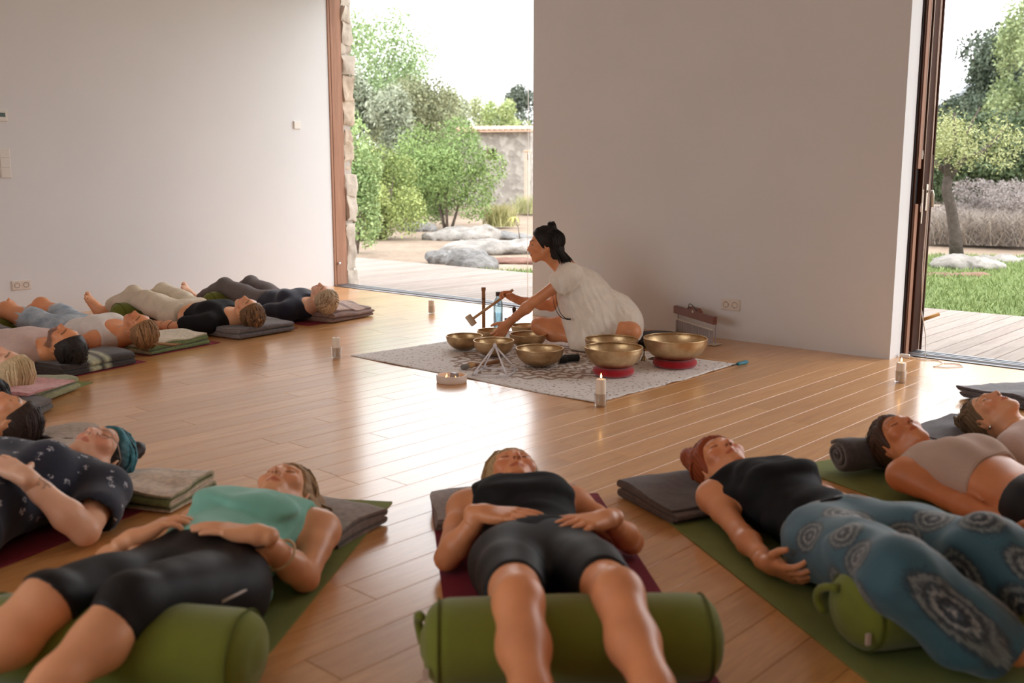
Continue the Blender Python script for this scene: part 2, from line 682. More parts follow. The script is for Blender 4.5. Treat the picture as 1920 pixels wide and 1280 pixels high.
class Body:
    """a figure from joints: limbs, torso, head, hands and feet as one smooth surface"""

    def __init__(b, O, yaw=0.0, s=1.0, axes=None, chest=None, wid=1.0, dep=1.0, bust=0.5, belly=0.0, male=False, floor=None,
                 arms=None, legs=None, head=None, limb=1.0, hip=1.0):
        b.s, b.floor = s, floor
        b.O = V3(O)
        if axes is None:
            yh = V3(math.cos(yaw), math.sin(yaw), 0)
            zf = V3(0, 0, 1)
            xl = np.cross(yh, zf)
        else:
            xl, yh, zf = [unit(a) for a in axes]
        b.R = np.stack([xl, yh, zf], 1)
        b.g = {}
        w, dp, lm = wid * s, dep * s, limb * s
        # chest frame may differ from the pelvis frame (bent spine)
        if chest is None:
            b.Rc, b.Oc = b.R, b.O
        else:
            b.Rc = np.stack([unit(a) for a in chest[1:]], 1)
            b.Oc = V3(chest[0])
        R, Rc = b.R, b.Rc
        t = SDF()
        t.ell(b.L(0, -.015, .096), (.160 * w * hip, .135 * s, .088 * dp), R, k=.05)
        for sg in (-1, 1):
            t.ell(b.L(sg * .075, -.05, .068), (.086 * w * hip, .095 * s, .068 * dp), R, k=.05)
        t.ell((b.L(0, .12, .100 + .02 * belly) + b.C(0, .12, .100 + .02 * belly)) / 2, ((.126 + .02 * belly) * w, .150 * s, (.080 + .028 * belly) * dp), R, k=.07)
        t.ell(b.C(0, .285, .112), (.138 * w, .165 * s, .098 * dp), Rc, k=.06)
        t.ell(b.C(0, .385, .105), (.158 * w, .095 * s, .080 * dp), Rc, k=.06)
        if male:
            for sg in (-1, 1):
                t.ell(b.C(sg * .065, .335, .165), (.075 * w, .07 * s, .036 * dp), Rc, k=.05)
        else:
            for sg in (-1, 1):
                t.ell(b.C(sg * .068 * wid, .305, .160 + .022 * bust), (.064 * w, .068 * s, (.030 + .034 * bust) * dp), Rc, k=.05)
        b.g['torso'] = t.ops
        # shoulders
        sw = (.172 if not male else .195) * wid
        b.J = {}
        arms = arms or {}
        for sd, sg in (('L', 1), ('R', -1)):
            a = arms.get(sd, {})
            S0 = V3(a['sh']) if 'sh' in a else b.C(sg * sw, .425, .088)
            E0, W0 = V3(a['el']), V3(a['wr'])
            b.J['S' + sd], b.J['E' + sd], b.J['W' + sd] = S0, E0, W0
            u = SDF()
            u.cone(b.C(sg * .055, .445, .112), S0, .050 * s, .050 * lm, k=.05)
            u.cone(b.C(sg * .03, .47, .09), S0 * .8 + b.C(0, .42, .09) * .2, .035 * s, .036 * lm, k=.05)
            mid = S0 * .62 + E0 * .38
            m = 1.12 if male else 1.0
            u.cone(S0, mid, .048 * lm * m, .043 * lm * m, k=.045)
            u.cone(mid, E0, .042 * lm * m, .034 * lm, k=.02)
            b.g['uarm' + sd] = u.ops
            b.g['sho' + sd] = u.ops[:2]
            f = SDF()
            q = E0 * .72 + W0 * .28
            f.cone(E0, q, .034 * lm, .0385 * lm * m, k=.02)
            f.cone(q, E0 * .3 + W0 * .7, .0385 * lm * m, .028 * lm, k=.02)
            f.cone(E0 * .3 + W0 * .7, W0, .028 * lm, .0235 * lm, k=.015)
            b.g['farm' + sd] = f.ops
            if 'fd' in a:
                b.g['hand' + sd] = b.hand(W0, a['fd'], a['pn'], sd, a.get('curl', .35), a.get('spread', .05), s * (1.08 if male else 1.0), a.get('thumb', .5))
        # legs
        for sd, sg in (('L', 1), ('R', -1)):
            a = (legs or {}).get(sd, {})
            if not a:
                continue
            H0 = V3(a['hip']) if 'hip' in a else b.L(sg * .088 * hip, -.03, .092)
            K0, A0 = V3(a['kn']), V3(a['an'])
            b.J['H' + sd], b.J['K' + sd], b.J['A' + sd] = H0, K0, A0
            fr = perp_front(K0 - H0, a.get('front', b.R[:, 2]))
            u = SDF()
            m = H0 * .55 + K0 * .45
            u.cone(H0, m, .083 * lm * hip, .071 * lm * hip, k=.06)
            u.cone(m, K0, .070 * lm * hip, .052 * lm, k=.03)
            u.ell(H0 * .55 + K0 * .45 + fr * .014 * s, (.056 * lm, .16 * s, .056 * lm), np.stack([np.cross(unit(K0 - H0), fr), unit(K0 - H0), fr], 1), k=.05)
            b.g['thigh' + sd] = u.ops
            f = SDF()
            kf = perp_front(A0 - K0, fr)
            f.ell(K0 + unit(K0 - A0) * .008 + fr * .012 * s, (.043 * lm, .047 * lm, .046 * lm), np.stack([np.cross(unit(A0 - K0), kf), unit(A0 - K0), kf], 1), k=.03)
            c1 = K0 * .7 + A0 * .3 - kf * .016 * s
            f.cone(K0, c1, .051 * lm, .0545 * lm, k=.03)
            f.cone(c1, K0 * .35 + A0 * .65, .0545 * lm, .039 * lm, k=.03)
            f.cone(K0 * .35 + A0 * .65, A0, .039 * lm, .033 * lm, k=.03)
            f.cone(K0 * .85 + A0 * .15 + kf * .022 * s, K0 * .2 + A0 * .8 + kf * .008 * s, .022 * lm, .019 * lm, k=.025)
            b.g['shank' + sd] = f.ops
            if 'toe' in a:
                b.g['foot' + sd] = b.foot(A0, a['toe'], a.get('sole'), sd, s)
        # neck and head
        hd = head
        b.Hc = V3(hd['c'])
        cr, fc = unit(hd['crown']), unit(hd['face'])
        fc = unit(fc - cr * (fc @ cr))
        b.Rh = np.stack([np.cross(cr, fc), cr, fc], 1)
        b.hs = hd.get('s', 1.0) * s
        n = SDF()
        nb, nt = b.C(0, .455, .105), b.Hd(0, -.045, -.022)
        nr = (.056 if male else .049) * s
        n.cone(nb, nt, nr * 1.08, nr, k=.035)
        n.cone(b.C(0, .43, .07), nt, .055 * s, .045 * s, k=.05)
        b.g['neck'] = n.ops
        b.g['head'] = b.head_ops(hd, male)

    def L(b, x, y, z):
        return b.O + b.R @ V3(x, y, z) * b.s

    def C(b, x, y, z):
        return b.Oc + b.Rc @ V3(x, y, z) * b.s

    def Hd(b, x, y, z):
        return b.Hc + b.Rh @ V3(x, y, z) * b.hs

    def head_ops(b, hd, male):
        q, R, H = b.hs, b.Rh, b.Hd
        h = SDF()
        h.ell(H(0, .032, -.014), (.0735 * q, .082 * q, .094 * q), R, k=.01)
        h.ell(H(0, -.022, .026), (.0605 * q, .076 * q, .061 * q), R, k=.03)
        jw = 1.12 if male else 1.0
        for g in (-1, 1):
            h.cone(H(g * .046 * jw, -.050, .004), H(g * .012 * jw, -.094, .064), .022 * q, .017 * q, k=.028)
            h.ell(H(g * .041, -.018, .060), (.026 * q, .022 * q, .020 * q), R, k=.024)
        h.ell(H(0, -.092, .066), (.019 * q * jw, .016 * q, .016 * q), R, k=.016)
        h.ell(H(0, -.060, .070), (.032 * q, .024 * q, .021 * q), R, k=.02)
        for g in (-1, 1):
            h.cone(H(g * .010, .026, .083), H(g * .046, .027, .066), .010 * q, .009 * q, k=.018)
            h.ell(H(g * .0305, .006, .098), (.020 * q, .014 * q, .016 * q), R, k=.016, op='s')
            h.ell(H(g * .0305, .0055, .0735), (.0150 * q, .0125 * q, .0125 * q), R, k=.004)
        h.cone(H(0, .020, .080), H(0, -.034, .088), .0105 * q, .0150 * q, k=.012)
        h.cone(H(0, .018, .085), H(0, -.027, .1080), .0065 * q, .0100 * q, k=.011)
        for g in (-1, 1):
            h.ell(H(g * .0105, -.0315, .0985), (.0078 * q, .0075 * q, .0095 * q), R, k=.006)
            if hd.get('fine', True):
                h.ell(H(g * .0068, -.0405, .103), (.0038 * q, .0050 * q, .0060 * q), R, k=.003, op='s')
        # lips
        for g in (-1, 1):
            h.cone(H(g * .003, -.0545, .0925), H(g * .0215, -.0605, .0815), .0048 * q, .0022 * q, k=.004)
            h.cone(H(0, -.0670, .0910), H(g * .0195, -.0615, .0820), .0060 * q, .0022 * q, k=.005)
        h.cone(H(-.0205, -.0608, .0885), H(0, -.0605, .0995), .0016 * q, .0016 * q, k=.0025, op='s')
        h.cone(H(.0205, -.0608, .0885), H(0, -.0605, .0995), .0016 * q, .0016 * q, k=.0025, op='s')
        # ears
        for g in (-1, 1):
            tl = np.array([[1, 0, 0], [0, .96, -.28], [0, .28, .96]])
            tw = np.array([[.97, 0, g * .24], [0, 1, 0], [-g * .24, 0, .97]])
            RE = R @ tw @ tl
            e = H(g * .0740, -.008, -.012)
            h.ell(e, (.0080 * q, .028 * q, .0175 * q), RE, k=.006)
            h.ell(e + RE @ V3(g * .0065, .003, .002) * q, (.0052 * q, .019 * q, .0105 * q), RE, k=.004, op='s')
        return h.ops

    def hand(b, W, fd, pn, sd, curl, spread, s, thumb):
        f = unit(fd)
        n = perp_front(f, pn)
        # thumb side: with the fingers forward and the palm facing n
        t = np.cross(f, n) * (-1 if sd == 'L' else 1)
        W = V3(W)
        P = lambda a, c, d=0.0: W + (f * a + t * c + n * d) * s
        S = SDF()
        S.cone(P(-.03, 0), P(.012, 0), .0235 * s, .022 * s, k=.01, ax=t, s=1.15)
        kn = [(.088, .0305), (.092, .0100), (.087, -.0105), (.077, -.0295)]
        for (a, c) in kn:
            S.cone(P(.008, c * .55), P(a, c), .0145 * s, .0112 * s, k=.016)
        S.ell(P(.045, .026, .010), (.012 * s, .028 * s, .012 * s), np.stack([t, f, n], 1), k=.014)
        S.ell(P(.045, -.024, .008), (.010 * s, .028 * s, .011 * s), np.stack([t, f, n], 1), k=.014)
        ln = [.073, .081, .075, .059]
        cl = curl if isinstance(curl, (list, tuple)) else [curl] * 4
        for i, (a, c) in enumerate(kn):
            p = P(a, c)
            d = unit(f + t * spread * (1.5 - i))
            ang = 0.0
            r0 = .0096 if i < 3 else .0085
            for j, fr in enumerate((.45, .30, .25)):
                ang = cl[i] * (.55 if j == 0 else 1.0)
                d = unit(d * math.cos(ang) + perp_front(d, n) * math.sin(ang))
                nrm = perp_front(d, n)
                e = p + d * ln[i] * fr * s
                S.cone(p, e, (r0 - .0008 * j) * s, (r0 - .0008 * (j + 1)) * s, k=.003 if j == 0 else .0015)
                p = e
                n_keep = nrm
        p = P(.022, .024, .006)
        d = unit(f * .62 + t * .72 + n * .15)
        for j, (l, r1, r2) in enumerate(((.036, .0150, .0120), (.032, .0115, .0102), (.026, .0102, .0080))):
            e = p + d * l * s
            S.cone(p, e, r1 * s, r2 * s, k=.010 if j == 0 else .0015)
            p = e
            d = unit(d + (f * .5 - t * .5 + n * .35) * thumb)
        return S.ops

    def foot(b, A, toe, sole, sd, s):
        """toe: heel-to-toe direction; sole: direction the sole faces"""
        A = V3(A)
        f = unit(toe)
        n = perp_front(f, -np.asarray(sole, float))   # instep side
        t = np.cross(n, f) * (1 if sd == 'L' else -1)  # towards the little toe
        P = lambda a, c, d=0.0: A + (f * a + t * c + n * d) * s
        S = SDF()
        S.ell(P(-.03, 0, -.035), (.032 * s, .038 * s, .034 * s), np.stack([t, f, n], 1), k=.03)
        S.cone(P(0, 0, 0), P(.09, -.008, -.035), .035 * s, .024 * s, k=.03, ax=t, s=1.15)
        S.cone(P(-.01, 0, -.04), P(.13, .0, -.05), .028 * s, .017 * s, k=.03, ax=t, s=1.9)
        for i, (c, l, r) in enumerate(((-.030, .185, .0130), (-.009, .186, .0088), (.008, .178, .0085), (.023, .168, .0080), (.036, .156, .0078))):
            S.cone(P(.13 - .006 * i, c * .95, -.048), P(l, c, -.046), r * 1.1 * s, r * s, k=.008)
        return S.ops

    # ---- meshes
    def mk(b, names, **kw):
        S = SDF()
        for n in names:
            S.ops += b.g.get(n, [])
        if b.floor is not None:
            S.clip((0, 0, b.floor), (0, 0, -1), .012)
        return S

    def skin(b, name, parent, tone, hb=.007, hh=.003, lips=None, brow=(.03, .015, .01), beard=None, cheek=.12, mat_name='skin', keep=None, open_eyes=False, hhand=None):
        body_parts = ['torso', 'neck'] + [p + d for p in ('uarm', 'farm', 'thigh', 'shank', 'foot') for d in 'LR']
        if keep:
            body_parts = keep
        parts = []
        S = b.mk(body_parts)
        parts.append(sdf_mesh(S, hb))
        nv0 = len(parts[0][0])
        S = b.mk(['head', 'neck'])
        cut = b.Hd(0, -.11, -.035)
        nd = b.C(0, .455, .105) - b.Hd(0, -.045, -.022)
        S.clip(cut + unit(nd) * .03 * b.s, nd, .002)
        head = sdf_mesh(S, hh)
        parts.append(head)
        for d in 'LR':
            if 'hand' + d in b.g:
                S = b.mk(['hand' + d, 'farm' + d])
                S.clip(b.J['W' + d] + unit(b.J['E' + d] - b.J['W' + d]) * .045, b.J['E' + d] - b.J['W' + d], .002)
                parts.append(sdf_mesh(S, hhand or hh))
        v, f = join_vf(parts)
        c = np.tile(np.array(tone, f32), (len(v), 1))
        # colour of the face
        q = ((v - b.Hc) @ b.Rh) / b.hs
        m = np.zeros(len(v), bool)
        m[nv0:nv0 + len(head[0])] = True
        x, y, z = np.abs(q[:, 0]), q[:, 1], q[:, 2]
        tone = np.array(tone, f32)
        lipc = np.array(lips if lips is not None else (tone[0] * .80, tone[1] * .50, tone[2] * .50), f32)

        def blend(w, colr):
            w = np.clip(w, 0, 1)[:, None]
            c[:] = c * (1 - w) + np.array(colr, f32) * w
        blend(m * cheek * 3.0 * np.exp(-((x - .042) ** 2 + (y + .03) ** 2) / .0009) * (z > .03), (tone[0] * .92, tone[1] * .62, tone[2] * .58))
        blend(m * .30 * np.exp(-(x ** 2 + (y + .03) ** 2) / .0003) * (z > .09), (tone[0] * .92, tone[1] * .62, tone[2] * .58))
        if beard is not None:
            bw = m * (z > -.005) * np.clip((-.028 - y + .25 * (x - .02)) * 60, 0, 1) * np.clip((y + .125) * 60, 0, 1)
            bw = np.maximum(bw, m * (z > .05) * (x < .03) * np.clip(1 - np.abs(y + .048) / .008, 0, 1))
            blend(bw * .75, beard)
        lipd = ((x / .0235) ** 2 + ((y + .0612) / .0108) ** 2)
        blend(m * (z > .072) * np.clip((1.12 - lipd) * 4, 0, 1), lipc)
        blend(m * (z > .075) * (x < .021) * np.clip(1 - np.abs(y + .0606) / .0020, 0, 1) * .75, lipc * .35)
        by = .030 + .006 * np.sin(np.clip((x - .012) / .036, 0, 1) * 2.6)
        blend(m * (z > .03) * (x > .011) * (x < .050) * np.clip(1.6 - np.abs(y - by) / .0034, 0, 1) * .8, brow)
        ly = .0005 + 22.0 * (x - .0305) ** 2
        blend(m * (z > .05) * (x > .0165) * (x < .0455) * np.clip(1.5 - np.abs(y - ly) / .0019, 0, 1) * .85, (brow[0] * .6, brow[1] * .6, brow[2] * .6))
        nd_ = np.sqrt((x - .0070) ** 2 + (y + .0400) ** 2 + (z - .104) ** 2)
        blend(m * np.clip((.0062 - nd_) * 500, 0, 1) * .8, (tone[0] * .18, tone[1] * .10, tone[2] * .08))  # nostril hollows: their shade is painted into the skin colour
        if open_eyes:
            e = ((x - .0305) / .0105) ** 2 + ((y - .005) / .0052) ** 2
            blend(m * (z > .06) * np.clip((1.1 - e) * 4, 0, 1), (.42, .38, .35))
            e = ((x - .0305) ** 2 + (y - .005) ** 2) / .0062 ** 2
            blend(m * (z > .06) * np.clip((1.1 - e) * 4, 0, 1), (.03, .015, .01))
            blend(m * (z > .06) * (x > .018) * (x < .044) * np.clip(1.5 - np.abs(y - (.0108 - 18 * (x - .0305) ** 2)) / .0018, 0, 1), (.02, .01, .008))
        mt = vcol_mat(mat_name, rough=.41, var=.10, vscale=9, bmp=.16, bscale=150, bdist=.001, sss=.10, spec=.5)
        me = np_mesh(name, v - b.O, f, c)
        return add_mesh(name, me, mt, parent)

    def cloth(b, name, parent, names, off, material, h=.007, clips=(), balls=(), disp=None, amp=0.0, extra=None, sm=1, post=None, box=None):
        """garment: the body's own form, off metres larger, ended by hem planes (clips) and round openings (balls)"""
        S = b.mk(names)
        S.clips = []
        S.off = off
        if extra:
            extra(S)
        if disp:
            lim = f32(off * .45)
            S.disp, S.amp = (lambda P: np.minimum(disp(P), lim)), amp
        for (c, r, k) in balls:
            S.ell(c, (r, r, r) if np.isscalar(r) else r, b.Rc, k=k, op='s', post=True)
        if post:
            post(S)
        for (p, n) in clips:
            S.clip(p, n, .005)
        if b.floor is not None:
            S.clip((0, 0, b.floor + .001), (0, 0, -1), .01)
        v, f = sdf_mesh(S, h, box=box)
        v = relax(v, f, sm)
        return add_mesh(name, np_mesh(name, v - b.O, f), material, parent)

    # ---- hair
    def hair_cap(b, S, thick=.012, line=.012, slope=.62, ears=True):
        q = b.hs
        S.ell(b.Hd(0, .032, -.016), ((.0735 + thick) * q, (.082 + thick) * q, (.094 + thick) * q), b.Rh, k=.01)
        # the face side stays free: cut along the hairline
        n = b.Rh @ unit(V3(0, -slope, 1))
        S.clip(b.Hd(0, 0, line), n, .012)

    def locks(b, n, start, end, r0=.0065, tail=None, seed=1, lift=(1.0, 1.06), seg=7, c=(0, .032, -.016), rad=(.083, .092, .104), jit=.06, floor=None, flat=False):
        """n tapered locks of hair over the skull from start(u) to end(u), then along tail"""
        n, r0 = int(n * 1.5), r0 * .70
        rr = np.random.RandomState(seed)
        V, F, T = [], [], []
        for i in range(n):
            u = (i + rr.rand()) / n
            a = unit(np.array(start(u, rr)))
            e = unit(np.array(end(u, rr)))
            lf = lift[0] + (lift[1] - lift[0]) * rr.rand()
            pts = []
            for j in range(seg):
                tt = j / (seg - 1)
                d = unit(a * (1 - tt) + e * tt + rr.normal(size=3) * jit * .25)
                lj = lf if tt > .35 else .955 + (lf - .955) * (tt / .35) ** .7
                pts.append(b.Hd(*(np.array(c) + d * np.array(rad) * lj * (1 + .015 * math.sin(9 * tt + i)))))
            if tail is not None:
                tl = tail(u, rr)
                for k_, off in enumerate(tl):
                    pts.append(pts[-1] + np.asarray(off, float))
            pts = np.array(pts)
            if floor is not None:
                pts[:, 2] = np.maximum(pts[:, 2], floor + .004 + .006 * rr.rand())
            m = len(pts)
            ns = 4
            o = sum(len(x) for x in V)
            ring = []
            for j in range(m):
                d = unit(pts[min(j + 1, m - 1)] - pts[max(j - 1, 0)])
                up = perp_front(d, b.Hc - pts[j] + 1e-4)
                sd = np.cross(d, up)
                w = r0 * (0.55 + .45 * math.sin(math.pi * min(1, (j + 1) / m * .9))) * (1 if j < m - 1 else .25) * min(1, .25 + .4 * j)
                for k_ in range(ns):
                    an = 2 * math.pi * k_ / ns
                    ring.append(pts[j] + (sd * math.cos(an) * 1.25 + up * math.sin(an) * .75) * w * b.s)
            V.append(np.array(ring))
            fs = []
            for j in range(m - 1):
                for k_ in range(ns):
                    p0, p1 = o + j * ns + k_, o + j * ns + (k_ + 1) % ns
                    fs.append((p0, p1, p1 + ns, p0 + ns))
            F.append(np.array(fs))
            T.append(np.full(len(ring), rr.rand()))
        return np.concatenate(V), np.concatenate(F), np.concatenate(T)

    def hair(b, name, parent, cols, cap=None, lock_sets=(), h=.005, mat_name='hair', extra=None):
        """cols: (dark, light)"""
        vs, fs, ts, o = [], [], [], 0
        if cap is not None:
            S = SDF()
            b.hair_cap(S, **cap)
            if extra:
                extra(S)
            S.disp, S.amp = (lambda P: wav(P, 5, 260, .0012)), .002
            v, f = sdf_mesh(S, h)
            vs.append(v)
            fs.append(f)
            ts.append(.48 + .16 * np.sin(v @ np.array([310., 270., 290.])))
            o = len(v)
        fly = b.locks(34, lambda u, r: (1.0 - 2.0 * u, .45 + .3 * r.rand(), .3 * r.normal()), lambda u, r: ((1.0 - 2.0 * u) * .8 + .3 * r.normal(), .2 * r.normal(), -.9), .0022, seed=int(abs(b.O[0]) * 1000) % 997,
                      lift=(1.04, 1.15), jit=.35, seg=6)
        for (v, f, t) in list(lock_sets) + [fly]:
            vs.append(v)
            fs.append(f + o)
            ts.append(t)
            o += len(v)
        v, f, t = np.concatenate(vs), np.concatenate(fs), np.clip(np.concatenate(ts), 0, 1)
        c = np.array(cols[0], f32)[None] * (1 - t[:, None]) + np.array(cols[1], f32)[None] * t[:, None]
        if len(cols) > 2:
            c = cols[2](((v - b.Hc) @ b.Rh) / b.hs, c, t)
        mt = vcol_mat(mat_name, rough=.55, var=.12, vscale=60, bmp=.25, bscale=400, bdist=.001, spec=.3)
        return add_mesh(name, np_mesh(name, v - b.O, f, c), mt, parent)
# ---------------------------------------------------------------- room shell
def wood_mat(name, stops, rough, scale=1.0, seed_by_object=True, grain=(14, 1.2, 14), coat=0.0, bstr=.08, spec=.5):
    m = bpy.data.materials.new(name)
    t, b = nodes_of(m)
    tc = t.nodes.new('ShaderNodeTexCoord')
    oi = t.nodes.new('ShaderNodeObjectInfo')
    mul = t.nodes.new('ShaderNodeVectorMath')
    mul.operation = 'SCALE'
    mul.inputs[0].default_value = (37.0, 53.0, 11.0)
    t.links.new(oi.outputs['Random'], mul.inputs['Scale'])
    add = t.nodes.new('ShaderNodeVectorMath')
    add.operation = 'ADD'
    t.links.new(tc.outputs['Object'], add.inputs[0])
    if seed_by_object:
        t.links.new(mul.outputs[0], add.inputs[1])
    mp = t.nodes.new('ShaderNodeMapping')
    mp.inputs['Scale'].default_value = grain
    t.links.new(add.outputs[0], mp.inputs['Vector'])
    g = noise(t, mp.outputs['Vector'], 1.6 * scale, 8, .62, .8)
    c = ramp(t, g, stops)
    fine = noise(t, mp.outputs['Vector'], 9 * scale, 4, .6, .2)
    c = mix(t, .25, c, ramp(t, fine, [(0.3, (.55,) * 3), (0.65, (1.12,) * 3)]), 'MULTIPLY')
    if seed_by_object:
        tone = ramp(t, oi.outputs['Random'], [(0, (.88, .86, .83)), (.5, (1.0, .99, .97)), (1, (1.07, 1.07, 1.07))])
        c = mix(t, 1.0, c, tone, 'MULTIPLY')
    t.links.new(c, b.inputs['Base Color'])
    r = math_n(t, 'MULTIPLY_ADD', fine, .10, rough - .05)
    t.links.new(r, b.inputs['Roughness'])
    if coat:
        b.inputs['Coat Weight'].default_value = coat
        b.inputs['Coat Roughness'].default_value = .17
    bump(t, b, fine, bstr, .002)
    b.inputs['Specular IOR Level'].default_value = spec
    return m


M_FLOOR = wood_mat('oak floor', [(.2, srgb(200, 140, 80)), (.5, srgb(218, 160, 98)), (.8, srgb(228, 174, 114))], .34, coat=.8)
M_DECK = wood_mat('weathered deck', [(.25, srgb(126, 112, 104)), (.5, srgb(146, 133, 124)), (.8, srgb(158, 146, 136))], .75)
M_JAMB = wood_mat('stained door wood', [(.2, srgb(132, 88, 64)), (.5, srgb(160, 114, 88)), (.8, srgb(178, 132, 104))], .6, grain=(20, 20, 1.0), seed_by_object=False)
M_JAMB_D = wood_mat('dark stained door wood', [(.2, srgb(48, 28, 20)), (.5, srgb(66, 40, 28)), (.8, srgb(84, 52, 38))], .7, grain=(20, 20, 1.0), seed_by_object=False, spec=.1)
M_WALL = mat('white plaster', srgb(224, 223, 223), .85, var=.02, vscale=1.5, bmp=.05, bscale=60)
M_CEIL = mat('ceiling plaster', srgb(222, 218, 214), .9)
M_ALU = mat('brushed track metal', srgb(176, 178, 182), .35, metal=.8, bmp=.03, stretch=(2, 60, 60))
M_DARK = mat('dark gap', srgb(40, 34, 34), .7)
M_WHITE_PL = mat('white plastic', srgb(228, 222, 214), .4)

# floor: sub-floor with every plank of the view laid on it
floor = MB().box((WALL_L, ROOM_Y0, -.14), (ROOM_X1, SILL_Y, -.016)).build('floor', mat('subfloor', srgb(92, 62, 36), .8))
tag(floor, 'warm oak plank floor of the yoga room', kind='structure')


def plank_mesh(name, w, l, t, ch):
    x0, x1, y0, y1 = 0, w, 0, l
    v = [(x0, y0, -t), (x1, y0, -t), (x1, y1, -t), (x0, y1, -t),
         (x0, y0, -ch), (x1, y0, -ch), (x1, y1, -ch), (x0, y1, -ch),
         (x0 + ch, y0 + ch, 0), (x1 - ch, y0 + ch, 0), (x1 - ch, y1 - ch, 0), (x0 + ch, y1 - ch, 0)]
    f = [(0, 1, 5, 4), (1, 2, 6, 5), (2, 3, 7, 6), (3, 0, 4, 7), (4, 5, 9, 8), (5, 6, 10, 9), (6, 7, 11, 10), (7, 4, 8, 11), (8, 9, 10, 11)]
    return pydata(name, v, f)


def in_view(p, m=60, zmin=.1):
    v = Vector(p) - Vector((0, 0, CAM_H))
    w = v.dot(_FW)
    if w < zmin:
        return False
    x, y = 960 + FPX * v.dot(_RT) / w, 640 - FPX * v.dot(_UP) / w
    return -m < x < 1920 + m and -m < y < 1280 + m


PW = .1425
rp = random.Random(3)
LENS = [.55, 1.15, 1.5, 1.9]
pm = {l: plank_mesh('plank', PW - .0012, l - .0012, .015, .0010) for l in LENS}
rest = MB()
x = WALL_L
seen_planks = 0
while x < ROOM_X1 - .01:
    y = ROOM_Y0 - rp.random() * 1.5
    while y < SILL_Y - .012:
        l = rp.choice(LENS[1:])
        if y + l > SILL_Y - .012:
            l2 = SILL_Y - .012 - y
        else:
            l2 = l
        vis = any(in_view((x + PW / 2, y + l2 * k / 6, 0)) for k in range(7))
        if vis and y + l2 > ROOM_Y0 + .3 and x + PW < ROOM_X1:
            me = pm[l] if l2 == l else plank_mesh('plank', PW - .0012, l2 - .0012, .015, .0010)
            add_mesh('plank', me, M_FLOOR, floor, (x, y, 0))
            seen_planks += 1
        else:
            y0 = max(y, ROOM_Y0)
            if y0 < y + l2:
                rest.box((x, y0, -.015), (min(x + PW - .001, ROOM_X1), y + l2 - .001, 0))
        y += l2
        if l2 != l:
            break
    x += PW
ro = rest.build('planks_out_of_view', M_FLOOR, floor)
ro['kind'] = 'stuff'
print('planks in view', seen_planks)

HEAD_Z = 3.05    # head of the sliding doors
# walls
def wall(name, boxes, label):
    m = MB()
    for lo, hi in boxes:
        m.box(lo, hi)
    return tag(m.build(name, M_WALL), label, kind='structure')


wall('wall_left', [((WALL_L - .22, ROOM_Y0, -.1), (WALL_L, SILL_Y + .0, ROOM_H))], 'long plain white side wall behind the far mats')
wall('wall_back', [((PIER_X0, WALL_B, -.1), (PIER_X1, WALL_B + .17, ROOM_H))], 'white wall pier between the two garden doors')
wall('wall_back_lintel', [((WALL_L - .22, SILL_Y, HEAD_Z), (ROOM_X1 + .2, SILL_Y + .22, ROOM_H))], 'white lintel over the garden doors')
wall('wall_back_end', [((.6, SILL_Y, -.1), (ROOM_X1 + .2, SILL_Y + .22, HEAD_Z))], 'white wall beyond the right garden door')
# plain right wall; wall behind the photographer, its opening added for fill light
wall('wall_right', [((ROOM_X1, ROOM_Y0, -.1), (ROOM_X1 + .2, SILL_Y, ROOM_H))], 'white wall on the right')
wall('wall_front', [((WALL_L - .22, ROOM_Y0 - .2, -.1), (ROOM_X1 + .2, ROOM_Y0, .9)), ((WALL_L - .22, ROOM_Y0 - .2, 2.7), (ROOM_X1 + .2, ROOM_Y0, ROOM_H)),
                    ((WALL_L - .22, ROOM_Y0 - .2, .9), (-6.0, ROOM_Y0, 2.7)), ((-1.0, ROOM_Y0 - .2, .9), (ROOM_X1 + .2, ROOM_Y0, 2.7))], 'white wall behind the photographer with an opening added for fill light')
ce = MB().box((WALL_L - .22, ROOM_Y0 - .2, ROOM_H), (ROOM_X1 + .2, SILL_Y + .3, ROOM_H + .15)).build('ceiling', M_CEIL)
tag(ce, 'white ceiling of the yoga room', kind='structure')
light_portal('portal_door_left', ((WALL_L + PIER_X0) / 2, SILL_Y + .1, HEAD_Z / 2), (math.radians(-90), 0, 0), PIER_X0 - WALL_L, HEAD_Z)
light_portal('portal_door_right', ((PIER_X1 + .6) / 2, SILL_Y + .1, HEAD_Z / 2), (math.radians(-90), 0, 0), .6 - PIER_X1, HEAD_Z)
light_portal('portal_fill_opening', (-3.5, ROOM_Y0 - .1, 1.8), (math.radians(90), 0, 0), 5.0, 1.8)  # portal in the opening added behind the camera as fill

# thresholds: sliding door tracks
def track(name, x0, x1, label):
    e = empty(name, ((x0 + x1) / 2, SILL_Y, 0))
    tag(e, label, kind='structure')
    L = (x1 - x0) / 2
    MB().box((-L, -.012, -.05), (L, .004, .004)).build('edge_strip', M_DARK, e)
    MB().box((-L, .004, -.05), (L, .20, .004)).build('track_bed', M_ALU, e)
    for k in (.05, .10, .155):
        MB().box((-L, k, .004), (L, k + .012, .016)).build('rail', M_ALU, e)
    return e


track('trim_1', WALL_L, PIER_X0 + .3, 'grey metal sliding track on the floor of the left garden door')
track('trim_2', PIER_X1, .6, 'grey metal sliding track on the floor of the right garden door')

